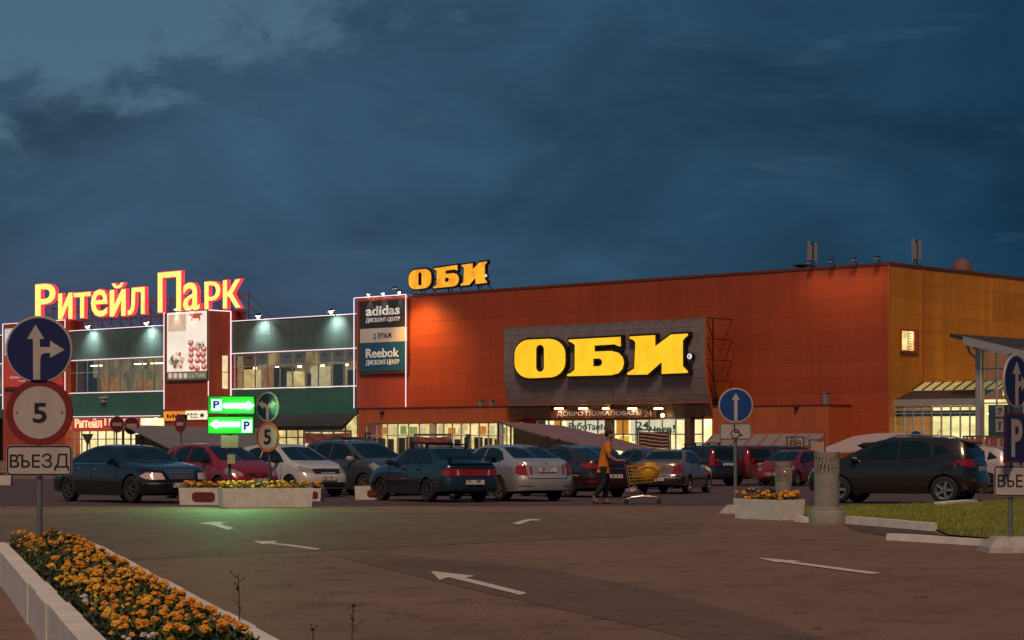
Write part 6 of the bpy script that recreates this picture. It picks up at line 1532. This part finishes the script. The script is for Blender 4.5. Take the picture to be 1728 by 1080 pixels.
a, zt = L3(373, 735); b_, zb = L3(402, 755.5); MB().box(a, b_, -.01, .03, zb, zt).build('notice_plate', 'board_cream_flat', t)
a, zt = L3(384, 767); b_, zb = L3(397, 782.5); MB().box(a, b_, -.03, .08, zb, zt).build('junction_box', 'board_cream_flat', t)
# the sign with two arrows
YT = YG + .15; bx = at(452, 742, YT).x
t = thing('traffic_sign', 'dark two-way arrow disc over an orange-rimmed speed limit 5 disc in the planter', 'road sign', (bx, YT, 0), R(-36))
def L4(y): return at(0, y, YT).z
pole(t, 0, .05, L4(664), .033, 'sign_back')
zc = L4(686.5); b = disc_sign(t, zc, .335, 'sign_white', 'sign_teal', 0, .03)
ringless(b, [[(p[0] * .335, zc + p[1] * .335) for p in [(-.11, -.92), (.11, -.92), (.12, -.12), (.3, .04), (.38, -.16), (.82, .22), (.42, .42), (.4, .26), (.2, .26), (0, .08), (-.2, .26), (-.4, .26), (-.42, .42), (-.82, .22), (-.38, -.16), (-.3, .04), (-.12, -.12)]]], 'sign_white', -.015, 'arrow')
zc = L4(737.5); b = disc_sign(t, zc, .338, 'sign_orange', 'sign_white', 0, .06); text_mb('5', -.11, .11, zc - .17, zc + .17, -.0145, .004, .02).build('numeral', 'sign_black', b)

mat('planter_white', (0.74, 0.72, 0.67), .8, col2=(.58, .56, .52), scale=5, bump=.25); mat('plaque_red', (0.16, .018, .014), .6)
FS = [flower_data('flower', 'marigold_yellow', s, .05, 2, 6) for s in (31, 32)]
def planter(px, py, l, w_, h, rz, label, seed, plaque=None, nfl=90, flowers=True, plaque_side=0, mts='planter_white'):
    """a concrete flower trough; the pixel is the front left foot, rz its turn"""
    p = gpt(px, py); t_ = thing('planter', label, 'planter', (p.x, p.y, p.z + .004), rz)
    ti = .06; b_ = MB(); th = .045
    o_ = [(ti * .5, ti * .5), (l - ti * .5, ti * .5), (l - ti * .5, w_ - ti * .5), (ti * .5, w_ - ti * .5)]; tp = [(0, 0), (l, 0), (l, w_), (0, w_)]; inn = [(th, th), (l - th, th), (l - th, w_ - th), (th, w_ - th)]
    b_.add([(x, y, 0) for x, y in o_] + [(x, y, h) for x, y in tp] + [(x, y, h) for x, y in inn] + [(x, y, h - .08) for x, y in inn],
           [(i, (i + 1) % 4, (i + 1) % 4 + 4, i + 4) for i in range(4)] + [(i + 4, (i + 1) % 4 + 4, (i + 1) % 4 + 8, i + 8) for i in range(4)] + [(i + 8, (i + 1) % 4 + 8, (i + 1) % 4 + 12, i + 12) for i in range(4)])
    b_.build('trough', mts, t_)
    MB().box(th, l - th, th, w_ - th, h - .1, h - .05).build('soil', 'soil', t_)
    if plaque:
        x0, x1 = l * plaque[0], l * plaque[1]
        q = [(x0 + .06, h * .25), (x1 - .06, h * .25), (x1, h * .36), (x1, h * .64), (x1 - .06, h * .75), (x0 + .06, h * .75), (x0, h * .64), (x0, h * .36)]
        m_ = MB().prism([q], -.004, .05); m_.build('plaque', 'plaque_red', t_)
    if flowers:
        q = random.Random(seed)
        tag(leaf_mass(th, l - th, th, w_ - th, h - .06, h + .13, int(900 * l), .06, seed).build('foliage', 'leaf_green', t_), kind='stuff')
        for k in range(nfl):
            o = bpy.data.objects.new('flower', FS[k % 2] if q.random() < .6 else FD[k % 3]); COL.objects.link(o); o.parent = t_
            o.location = (q.uniform(.02, l - .02), q.uniform(.02, w_ - .02), h + q.uniform(.0, .14)); o.scale = (q.uniform(.8, 1.3),) * 3 if o.data in FS else (q.uniform(1.2, 1.7),) * 3; o.rotation_euler = (q.uniform(-.6, .4), q.uniform(-.5, .5), q.uniform(0, 6))
    return t_
planter(301, 852.5, 1.08, .8, .40, R(-6), 'white concrete planter with a dark red plaque beside the black saloon', 41, plaque=(.30, .80), nfl=45)
planter(375, 857.5, 2.02, .8, .43, R(16), 'long white concrete planter under the green parking sign', 42, nfl=85)
planter(520, 846, .34, .5, .33, R(-8), 'small white planter end with a red plaque in front of the white hatchback', 43, plaque=(.25, .75), nfl=8)
planter(598, 843.5, .75, .6, .35, R(0), 'white and red concrete block in front of the dark blue saloon', 44, plaque=(.45, .98), nfl=0, flowers=False)
planter(1237, 875, 1.36, .62, .38, R(-57), 'short white concrete planter of yellow flowers beside the disabled parking sign', 45, nfl=48)
planter(-30, 819, 1.2, 1.0, .42, R(8), 'pinkish concrete planter of yellow flowers beyond the entrance signs', 46, nfl=22)

# ================================================================== slotted posts
mat('post_grey', (0.30, 0.29, 0.25), .7, col2=(.22, .21, .19), scale=4, bump=.2)
def slotted_post(px, py, h, r, base, label, z_lo, z_hi):
    p = gpt(px, py); t_ = thing('slotted_post', label, 'post', p)
    if base:
        MB().lathe([(.01, 0), (.315, 0), (.315, .20), (.30, .235), (.265, .25), (.265, .285), (.25, .30), (.01, .30)], 36).build('foot', 'post_grey', t_, 35)
    z0 = .30 if base else 0
    MB().lathe([(r - .02, z0), (r, z0), (r, h * z_lo), (r - .02, h * z_lo), (r - .02, z0)], 36, cap=False).build('tube', 'post_grey', t_, 35)
    MB().lathe([(r - .02, h * z_hi), (r, h * z_hi), (r + .012, h - .02), (r + .012, h), (r - .02, h), (r - .02, h * z_hi)], 36, cap=False).build('rim', 'post_grey', t_, 35)
    n_ = 20; m_ = None
    for k in range(n_):
        a0 = 2 * math.pi * k / n_; w_ = 2 * math.pi / n_ * .42; tw = .28
        vs = []
        for zz_, sh in ((h * z_lo, 0), (h * (z_lo + z_hi) / 2, tw / 2), (h * z_hi, tw)):
            for aa, rr_ in ((a0 + sh, r), (a0 + sh + w_, r), (a0 + sh + w_, r - .02), (a0 + sh, r - .02)): vs.append((rr_ * math.cos(aa), rr_ * math.sin(aa), zz_))
        m_ = MB().add(vs, [(i * 4 + j, i * 4 + (j + 1) % 4, (i + 1) * 4 + (j + 1) % 4, (i + 1) * 4 + j) for i in range(2) for j in range(4)])
        m_.build('slat', 'post_grey', t_)
    MB().lathe([(.001, h * z_lo - .05), (r - .021, h * z_lo - .05)], 24, cap=False).build('inner_floor', 'car_black', t_)
slotted_post(1395, 884.5, 1.28, .222, True, 'tall grey slotted post on a round foot at the lawn corner', .70, .93)
slotted_post(1322, 848, 1.0, .215, False, 'shorter grey slotted post behind the flower planter', .52, .90)

# ================================================================== lawn
mat('lawn_soil', (0.11, .10, .022), .95, col2=(.07, .068, .018), scale=3); mat('grass_blade', (0.33, 0.34, 0.05), .7, col2=(.18, .20, .034), scale=.9)  # yellowish light on the lawn put into the blade colour
LWN = [(1345, 872), (1350, 862), (1400, 861), (1432, 856), (1500, 855), (1580, 853), (1640, 848), (1728, 846), (1900, 846), (1900, 914), (1728, 913), (1668, 911), (1600, 905), (1578, 895), (1552, 890), (1428, 880)]
P = [gpt(*q) for q in LWN]; PL = [(p.x, p.y) for p in P]
lawn = MB().sheet([(x, y, gz(y)) for x, y in PL], .03).build('lawn', 'lawn_soil'); tag(lawn, kind='structure')
def inside(x, y):
    c = False; n_ = len(PL)
    for i in range(n_):
        (x1, y1), (x2, y2) = PL[i], PL[(i + 1) % n_]
        if (y1 > y) != (y2 > y) and x < (x2 - x1) * (y - y1) / (y2 - y1) + x1: c = not c
    return c
q = random.Random(77); gm = MB(); x0, x1 = min(a for a, b in PL), 14.5; y0, y1 = min(b for a, b in PL), max(b for a, b in PL)
cnt = 0
while cnt < 52000:
    x, y = q.uniform(x0, x1), q.uniform(y0, y1)
    if not inside(x, y): continue
    d_ = noise.noise(Vector((x * 1.1, y * .6, 0)))
    if q.random() > .85 + d_ * .5: cnt += 1; continue
    h = q.uniform(.035, .075) * (1 + .5 * d_); a = q.uniform(0, 6.28); w_ = .006; l = q.uniform(-.03, .03); l2 = q.uniform(-.03, .03); z = gz(y) + .03
    gm.add([(x - w_ * math.cos(a), y - w_ * math.sin(a), z), (x + w_ * math.cos(a), y + w_ * math.sin(a), z), (x + l, y + l2, z + h)], [(0, 1, 2)]); cnt += 1
tag(gm.build('grass', 'grass_blade'), 'short yellow-lit grass covering the lawn beside the car park', 'grass', kind='stuff')
tag(gsheet('dirt_patch', [(1420, 884), (1500, 889), (1570, 897), (1600, 906), (1540, 908), (1490, 905), (1440, 895)], mat('dirt', (0.10, .065, .045), .95, col2=(.06, .04, .03), scale=4, bump=.5), .006), kind='structure')
def kerb_run(a, b, nst, label, h=.13, w_=.16, wob=.02):
    p0, p1 = gpt(*a), gpt(*b); d = (p1 - p0); ang = math.atan2(d.y, d.x); L_ = d.length / nst
    t_ = thing('kerb', label, 'kerb', p0, ang); qk = random.Random(int(a[0]))
    for i in range(nst):
        dy = qk.uniform(-wob, wob); dz_ = qk.uniform(-.02, .01)
        MB().add([(i * L_ + .01, dy - w_ / 2, -.02), ((i + 1) * L_ - .01, dy - w_ / 2, -.02), ((i + 1) * L_ - .01, dy + w_ / 2, -.02), (i * L_ + .01, dy + w_ / 2, -.02), (i * L_ + .01, dy - w_ / 2 + .02, h + dz_), ((i + 1) * L_ - .01, dy - w_ / 2 + .02, h + dz_), ((i + 1) * L_ - .01, dy + w_ / 2, h + dz_), (i * L_ + .01, dy + w_ / 2, h + dz_)],
                 [(0, 1, 5, 4), (1, 2, 6, 5), (2, 3, 7, 6), (3, 0, 4, 7), (4, 5, 6, 7)]).build('kerbstone', 'kerb_white', t_)
kerb_run((1426, 884), (1576, 896), 3, 'loose white kerbstones between the slotted post and the dirt patch')
kerb_run((1502, 911), (1664, 921), 2, 'white kerbstones leading to the concrete sign foot', h=.10)
kerb_run((1586, 855), (1640, 852), 1, 'short white kerb slab behind the crossover rear wheel', h=.12, w_=.3)
kerb_run((1346, 880), (1362, 882), 1, 'short pale kerbstone between the planter and the tall post', h=.1)

# ================================================================== shelters, banners and stalls before the store
mat('canvas_mauve', (0.23, 0.145, 0.165), .8, col2=(.18, .11, .13), scale=1.5); mat('canvas_grey', (0.20, .19, .185), .7, col2=(.16, .15, .15), scale=.8); mat('canvas_white', (0.48, .38, .38), .7); mat('plastic_roof', (0.22, .21, .22), .45)
def canopy(name, label, cat, far, near, m_, posts, th=.06):
    """roof sheet between two edges of world points, on posts"""
    allp = far + near; o = sum(allp, Vector()) / len(allp); o.z = gz(o.y); t_ = thing(name, label, cat, o)
    n_ = len(far); vs = [p - o for p in far] + [p - o for p in near]; dn = Vector((0, 0, -th))
    fs = [(i + n_, i + 1 + n_, i + 1, i) for i in range(n_ - 1)] ; m2 = 2 * n_
    fs2 = [(i + m2, i + 1 + m2, i + 1 + n_ + m2, i + n_ + m2) for i in range(n_ - 1)]
    ed = list(range(n_)) + list(range(2 * n_ - 1, n_ - 1, -1))
    fs3 = [(ed[i], ed[(i + 1) % len(ed)], ed[(i + 1) % len(ed)] + m2, ed[i] + m2) for i in range(len(ed))]
    MB().add(vs + [v + dn for v in vs], fs + fs2 + fs3).build('roof', m_, t_)
    for p in posts:
        q_ = p - o; MB().bar((q_.x, q_.y, gz(p.y) - o.z), (q_.x, q_.y, q_.z), .09).build('post', 'dark_metal', t_)
    return t_, o
YA, YB = 101, 94
far = [at(841, 711, YA), at(948, 718, YA), at(1030, 737, YA), at(1102, 757, YA)]; near = [at(862, 718.5, YB), at(925, 736, YB), at(998, 753, YB), at(1062, 760, YB)]
t, o = canopy('trolley_shelter', 'mauve canvas shelter roof sloping down in front of the store doors', 'shelter', far, near, 'canvas_mauve', [near[0], near[1], far[0], at(945, 741, YB)])
MB().bar(near[1] - o, at(905, 760, YB) - o, .08).bar(at(945, 741, YB) - o, at(915, 757, YB) - o, .08).build('brace', 'dark_metal', t)
MB().add([at(866, 722, YA + 1) - o, at(950, 724, YA + 1) - o, at(990, 762, YA + 1) - o, at(866, 770, YA + 1) - o], [(3, 2, 1, 0)]).build('shade_sheet', mat('shade_dark', (.05, .042, .03), .9), t)  # dark sheet painting the shade below the roof
far = [at(208, 717, 92), at(330, 719.5, 101), at(445, 722, 110)]; near = [at(288, 757, 86), at(390, 757, 95), at(480, 756, 104)]
t, o = canopy('market_shelter', 'big grey sheet roof of a shelter behind the black saloon', 'shelter', far, near, 'canvas_grey', [far[0], near[0], at(262, 745, 88), at(240, 735, 90)])
MB().add([at(228, 733, 97) - o, at(330, 733, 100) - o, at(330, 770, 100) - o, at(228, 770, 97) - o], [(3, 2, 1, 0)]).build('shade_sheet', 'shade_dark', t)  # shade inside the open shelter, painted as a dark sheet
MB().box(-4.0, -3.0, 3, 4, 0, 1.2).build('stacked_crates', 'banner_red', t)
# see-through trolley shelter with ribs, right of the doors
YP = 112
tp = fthing('trolley_shelter', 'long low plastic trolley shelter with ribs against the right annex', 'shelter', fac(1205, 760, 5.5)[0], -5.5, GB)
xa = fac(1205, 740, 5.5)[0]; xb = fac(1392, 740, 5.5)[0]; zt = fac(1300, 732, 5.5)[1] - GB; zb = fac(1300, 752, 6.6)[1] - GB; n_ = 8; w_ = (xb - xa) / n_
for k in range(n_):
    MB().add([(k * w_ + .05, -1.1, zb), ((k + 1) * w_ - .05, -1.1, zb), ((k + 1) * w_ - .05, 0, zt), (k * w_ + .05, 0, zt), (k * w_ + .05, -1.06, zb - .04), ((k + 1) * w_ - .05, -1.06, zb - .04), ((k + 1) * w_ - .05, .04, zt - .04), (k * w_ + .05, .04, zt - .04)],
             [(0, 1, 2, 3), (7, 6, 5, 4), (0, 4, 5, 1), (1, 5, 6, 2), (2, 6, 7, 3), (3, 7, 4, 0)]).build('roof_sheet', 'plastic_roof', tp)
for k in range(n_ + 1):
    MB().bar((k * w_, -1.12, zb + .03), (k * w_, 0.02, zt + .03), .07).bar((k * w_, .0, 0), (k * w_, .0, zt), .06).bar((k * w_, -1.1, 0), (k * w_, -1.1, zb), .05).build('rib', 'podium_orange', tp)
# white tent roof
far = [at(1440, 736, 118), at(1480, 731, 118), at(1530, 730, 118)]; near = [at(1368, 765, 108), at(1450, 760, 108), at(1535, 758, 108)]
canopy('white_tent', 'low white tarpaulin roof beside the glass hall', 'tent', far, near, 'canvas_white', [far[0], far[2], near[0], near[2]], .08)
# advertising frames on the trolley bays
mat('cloth_pink', (0.30, .085, .10), .7, col2=(.22, .06, .07), scale=3)
def ad_frame(x0, x1, y0, y1, Y, label, m_, rz=0.0, name='framed_banner', pattern=None):
    a = at(x0, y1, Y); b_ = at(x1, y0, Y); w_ = b_.x - a.x; z0, z1 = a.z - gz(Y), b_.z - gz(Y)
    t_ = thing(name, label, 'banner', (a.x, Y, gz(Y)), rz)
    for nm, q in (('post', (-.04, .04, 0, z1)), ('post', (w_ - .04, w_ + .04, 0, z1))): MB().box(q[0], q[1], -.04, .04, q[2], q[3]).build(nm, 'sign_back', t_)
    MB().box(.042, w_ - .042, -.04, .04, z1 - .08, z1).build('top_rail', 'sign_back', t_)
    # slack cloth
    c = MB(); nx, nz_ = 16, 6
    for j in range(nz_ + 1):
        for i in range(nx + 1):
            u, v = i / nx, j / nz_; c.v.append((.05 + (w_ - .1) * u, -.02 + .05 * math.sin(u * 17 + v * 3) * math.sin(v * 3.1), z0 + (z1 - z0 - .1) * v - .06 * math.sin(u * math.pi) * v))
    c.f = [(j * (nx + 1) + i, j * (nx + 1) + i + 1, (j + 1) * (nx + 1) + i + 1, (j + 1) * (nx + 1) + i) for j in range(nz_) for i in range(nx)]
    cl = c.build('cloth', m_, t_, 60)
    if pattern:
        for k in range(5):
            P = []
            for i in range(9):
                u = i / 8; P.append((.12 + (w_ - .24) * u, z0 + (z1 - z0) * (.15 + .15 * k) + .1 * math.sin(u * 3.1 + .7) - (.14 - .02 * k) * math.sin(u * math.pi)))
            pol = P + [(x, z + .05) for x, z in P[::-1]]; MB().prism([pol], -.1, -.09).build('print_stripe', pattern, cl)
    return t_
ad_frame(513, 592, 726, 748, 92, 'low pink advertising board in a dark frame before the mall awning', 'cloth_pink')
ad_frame(700, 760, 732, 750, 90, 'low pink advertising board in a dark frame behind the dark blue saloon', 'cloth_pink')
mat('cloth_brown', (0.17, .06, .04), .7, col2=(.10, .04, .03), scale=3); mat('cloth_cream', (0.5, .36, .28), .7)
ad_frame(1076, 1131, 724, 760, 104, 'wrinkled brown and cream banner in a frame right of the store doors', 'cloth_brown', pattern='cloth_cream')
ad_frame(1328, 1356, 736, 764, 100, 'small cream banner with dark lines in front of the trolley shelter', 'cloth_cream', pattern='cloth_brown')
ad_frame(1366, 1392, 741, 764, 101, 'pale banner panel at the end of the trolley shelter', 'cloth_cream')
t = ad_frame(1626, 1702, 735, 758, 100, 'red and white striped banner fence below the glass hall', 'cloth_cream', name='banner_fence')
w_ = 76 * 100 / F; z0 = at(0, 758, 100).z - GB; z1 = at(0, 735, 100).z - GB
for k in range(9): MB().box(.1 + k * w_ / 9.3, .1 + k * w_ / 9.3 + .09 + .06 * (k % 3), -.12, -.1, z0, z1 - .12).build('print_stripe', 'cloth_pink', t)
a = at(620.5, 742, 88); t = thing('parking_plate', 'small black parking board standing behind the compact van', 'sign', (a.x, 88, gz(88)))
z1 = at(0, 730, 88).z - gz(88); MB().box(-.12, .12, -.02, .02, z1 - .34, z1).build('board', 'sign_black', t); text_mb('P', -.06, .06, z1 - .28, z1 - .07, -.021, .004, .01).build('lettering', 'sign_white', t); MB().bar((0, .04, 0), (0, .04, z1 - .1), .04).build('pole', 'sign_back', t)

# ================================================================== trolleys and the shopper
mat('trolley_yellow', (0.62, 0.36, 0.015), .5, col2=(.5, .26, .012), scale=5); mat('trolley_wire', (0.42, .40, .38), .3, metal=.8); mat('goods_olive', (0.22, .17, .05), .7); mat('goods_brown', (.25, .08, .03), .7); mat('trolley_red', (.30, .05, .04), .5)
def trolley(loc, rz, label, bm_, handle, goods):
    t_ = thing('shopping_trolley', label, 'trolley', loc, rz); t_.scale = (.87, .9, .98)
    # local +x = direction of travel, length about 0.95
    fl = [(-.32, .50), (.42, .56)]; top = [(-.40, .92), (.50, .90)]
    wire = MB()
    def side_pt(u, v, s): # u along, v up
        xb = fl[0][0] + (fl[1][0] - fl[0][0]) * u; xt = top[0][0] + (top[1][0] - top[0][0]) * u
        zb_ = fl[0][1] + (fl[1][1] - fl[0][1]) * u; zt_ = top[0][1] + (top[1][1] - top[0][1]) * u
        wd = (.24 - .04 * u) * (1 - .0 * v) * (.82 + .18 * v)
        return Vector((xb + (xt - xb) * v, s * wd, zb_ + (zt_ - zb_) * v))
    for s in (1, -1):
        for k in range(9): wire.bar(side_pt(k / 8, 0, s), side_pt(k / 8, 1, s), .009)
        for k in range(6): wire.bar(side_pt(0, k / 5, s), side_pt(1, k / 5, s), .010 if k < 5 else .022)
    for u in (0, 1):
        for k in range(6): wire.bar(side_pt(u, k / 5, 1), side_pt(u, k / 5, -1), .010 if k < 5 else .022)
        for k in range(1, 6): wire.bar(side_pt(u, 0, 1).lerp(side_pt(u, 0, -1), k / 6), side_pt(u, 1, 1).lerp(side_pt(u, 1, -1), k / 6), .009)
    for k in range(9): wire.bar(side_pt(k / 8, 0, 1), side_pt(k / 8, 0, -1), .009)
    wire.build('basket', bm_, t_)
    ch = MB()
    for s in (1, -1):
        ch.tube([(-.42, s * .22, .12), (-.30, s * .22, .17), (.0, s * .2, .20), (.40, s * .16, .17), (.46, s * .16, .12)], .013, 6)
        ch.tube([(-.30, s * .22, .17), (-.36, s * .22, .5), (-.46, s * .23, .96), (-.52, s * .23, 1.0)], .013, 6)
        ch.tube([(.1, s * .2, .2), (-.30, s * .2, .5)], .011, 6)
    ch.tube([(.40, -.16, .17), (.40, .16, .17)], .012, 6); ch.tube([(-.3, -.22, .17), (-.3, .22, .17)], .012, 6)
    ch.build('chassis', 'trolley_wire', t_, 50)
    MB().tube([(-.53, -.24, 1.0), (-.53, .24, 1.0)], .018, 8).build('handle', handle, t_, 50)
    for x, s in ((-.42, .22), (-.42, -.22), (.46, .16), (.46, -.16)):
        MB().lathe([(.012, -.014), (.06, -.014), (.062, 0), (.06, .014), (.012, .014)], 14, 'y', (x, s, .062)).build('castor', 'tyre', t_, 40)
    q_ = random.Random(len(label))
    for (gx, gy, gz_, sx, sy, sz, gm_) in goods:
        b_ = bmesh.new(); bmesh.ops.create_icosphere(b_, subdivisions=2, radius=1)
        m_ = MB(); m_.v = [(gx + v.co.x * sx * (1 + .18 * noise.noise(v.co * 2.3)), gy + v.co.y * sy, gz_ + v.co.z * sz * (1 + .22 * noise.noise(v.co * 1.9))) for v in b_.verts]; m_.f = [tuple(v.index for v in f.verts) for f in b_.faces]; b_.free()
        bag = m_.build('shopping_bag', gm_, None, 60)
        bag.matrix_world = Matrix.Translation(loc) @ Matrix.Rotation(rz, 4, 'Z') @ Matrix.Diagonal((.87, .9, .98, 1))
        tag(bag, {'trolley_yellow': 'bulging yellow bag at the front of the pushed trolley', 'goods_olive': 'olive bag lying in the pushed trolley', 'goods_brown': 'brown package on top of the pushed trolley load', 'canvas_white': 'pale pack low in the pushed trolley'}[gm_], 'bag', 'shopping in the pushed trolley')
    return t_
PP = gpt(1018, 851); PY = PP.y
HX_ = .38                                              # trolley handle ahead of the walker
TX = PP.x + .08 + HX_ + .46
trolley((TX, PY + .02, gz(PY) + .004), R(-4), 'full shopping trolley pushed by the shopper in the orange shirt', 'trolley_yellow', 'goods_brown',
        [(.16, 0, .78, .34, .23, .25, 'trolley_yellow'), (-.12, .0, .66, .20, .18, .12, 'goods_olive'), (-.02, .02, .93, .30, .18, .07, 'goods_brown'), (-.28, 0, .32, .16, .16, .09, 'canvas_white')])
PT = gpt(1284, 832)
trolley((PT.x, PT.y, PT.z + .004), R(14), 'empty red trolley left beside the shorter slotted post', 'trolley_red', 'trolley_red', [])

mat('skin', (0.34, 0.17, 0.11), .55); mat('shirt_orange', (0.62, 0.20, 0.012), .8, col2=(.5, .14, .01), scale=6); mat('trousers_dark', (0.014, .013, .016), .85); mat('hair_dark', (0.02, .013, .009), .8); mat('shoe', (0.12, .08, .05), .7)
def skin_mesh(name, V_, E_, root_i, m_, parent, sub=2):
    me = bpy.data.meshes.new(name); me.from_pydata([v[:3] for v in V_], E_, [])
    o = bpy.data.objects.new(name, me); COL.objects.link(o)
    sm = o.modifiers.new('skin', 'SKIN'); sm.use_smooth_shade = True
    for i, v in enumerate(V_):
        sv = me.skin_vertices[0].data[i]; r_ = v[3]; sv.radius = (r_, r_) if not isinstance(r_, tuple) else r_; sv.use_root = (i == root_i)
    ss_ = o.modifiers.new('sub', 'SUBSURF'); ss_.levels = sub; ss_.render_levels = sub
    bpy.context.view_layer.update()
    ev = bpy.data.meshes.new_from_object(o.evaluated_get(bpy.context.evaluated_depsgraph_get())); bpy.data.objects.remove(o)
    ev.name = name; ev.materials.clear(); ev.materials.append(MATS[m_]); ev.shade_smooth()
    o = bpy.data.objects.new(name, ev); COL.objects.link(o); o.parent = parent; return o
person = thing('person', 'shopper in an orange shirt and dark trousers pushing a full trolley', 'person', (PP.x, PY, gz(PY) + .004))
hip, kn, an = .90, .49, .085
# pelvis 0, spine 1-4, head 5-7, left leg 8-11, right leg 12-15, left arm 16-19, right arm 20-23
hx, hz = .08 + HX_ + .0, 1.0
BV = [(0, 0, hip, .08), (.03, 0, 1.05, .08), (.07, 0, 1.22, .11), (.10, 0, 1.38, .105), (.12, 0, 1.475, .055), (.145, 0, 1.55, .075), (.155, 0, 1.63, .098), (.15, 0, 1.70, .085),
      (.01, .09, hip - .05, .09), (.13, .10, kn + .02, .06), (.02, .10, .12, .04), (.14, .10, .05, .035),
      (-.01, -.09, hip - .05, .09), (.02, -.10, kn, .06), (-.24, -.10, .16, .04), (-.14, -.10, .05, .035),
      (.10, .185, 1.39, .06), (.13, .24, 1.13, .055), (.31, .20, 1.03, .044), (hx - .08, .19, 1.03, .034),
      (.10, -.185, 1.39, .06), (.13, -.24, 1.13, .055), (.31, -.20, 1.03, .044), (hx - .08, -.19, 1.03, .034)]
BE = [(0, 1), (1, 2), (2, 3), (3, 4), (4, 5), (5, 6), (6, 7), (0, 8), (8, 9), (9, 10), (10, 11), (0, 12), (12, 13), (13, 14), (14, 15), (3, 16), (16, 17), (17, 18), (18, 19), (3, 20), (20, 21), (21, 22), (22, 23)]
for s in (1, -1):      # hands: palm, four unequal curled fingers, thumb
    b0 = 19 if s > 0 else 23; pi_ = len(BV); BV.append((hx - .02, s * .19, 1.035, .03)); BE.append((b0, pi_))
    for k, (dy, l) in enumerate(((-.033, .055), (-.011, .066), (.011, .062), (.033, .05))):
        i = len(BV); BV += [(hx + .02, s * .19 + dy, 1.04, .0095), (hx + .02 + l * .5, s * .19 + dy, 1.02, .0085), (hx + .01 + l * .3, s * .19 + dy, .985, .0075)]; BE += [(pi_, i), (i, i + 1), (i + 1, i + 2)]
    i = len(BV); BV += [(hx - .01, s * (.19 - .045), 1.01, .0105), (hx + .025, s * (.19 - .055), .985, .009)]; BE += [(pi_, i), (i, i + 1)]
body = skin_mesh('body', BV, BE, 0, 'skin', person)
SV = [(-.005, 0, .80, .14), (.0, 0, .90, .15), (.03, 0, 1.05, .145), (.07, 0, 1.22, .158), (.10, 0, 1.37, .145), (.115, 0, 1.44, .085), (.10, .17, 1.385, .085), (.12, .235, 1.17, .074), (.10, -.17, 1.385, .085), (.12, -.235, 1.17, .074)]
skin_mesh('shirt', SV, [(0, 1), (1, 2), (2, 3), (3, 4), (4, 5), (4, 6), (6, 7), (4, 8), (8, 9)], 1, 'shirt_orange', person)
TV = [(0, 0, .97, .135), (.01, .088, hip - .06, .108), (.13, .10, kn + .02, .078), (.03, .10, .14, .068), (-.01, -.088, hip - .06, .108), (.02, -.10, kn, .078), (-.225, -.10, .18, .066)]
skin_mesh('trousers', TV, [(0, 1), (1, 2), (2, 3), (0, 4), (4, 5), (5, 6)], 0, 'trousers_dark', person)
hm = MB().lathe([(.06, -.09), (.088, -.05), (.10, .0), (.092, .045), (.06, .085), (.005, .10)], 14, 'z', (.128, 0, 1.685)); hm.build('hair', 'hair_dark', person, 60)
for (ax_, ay, az, tx) in ((.0, .10, .055, .2), (-.26, -.10, .10, -.09)):
    skin_mesh('shoe', [(ax_ - .03, ay, az, .05), (ax_ + .08, ay, az - .012 if ay > 0 else .05, .045), (tx, ay, .04, .036)], [(0, 1), (1, 2)], 0, 'shoe', person, 1)
fz, fx0 = 1.635, .232   # face
for s in (1, -1):
    m_ = MB().lathe([(.001, -.009), (.010, -.004), (.010, .004), (.001, .009)], 8, 'y', (fx0 - .006, s * .032, fz + .005)); m_.build('eye', 'sign_black', body)
    MB().lathe([(.004, -.012), (.03, -.006), (.032, .004), (.01, .012)], 10, 'y', (.15, s * .088, fz - .01)).build('ear', 'skin', body, 50)
MB().add([(fx0 - .01, -.014, fz - .035), (fx0 - .01, .014, fz - .035), (fx0 + .022, 0, fz - .032), (fx0 - .008, 0, fz + .01)], [(0, 1, 2), (0, 2, 3), (1, 3, 2)]).build('nose', 'skin', body)
MB().box(fx0 - .05, fx0 - .022, -.018, .018, fz - .066, fz - .060).build('mouth', 'trim_red', body)
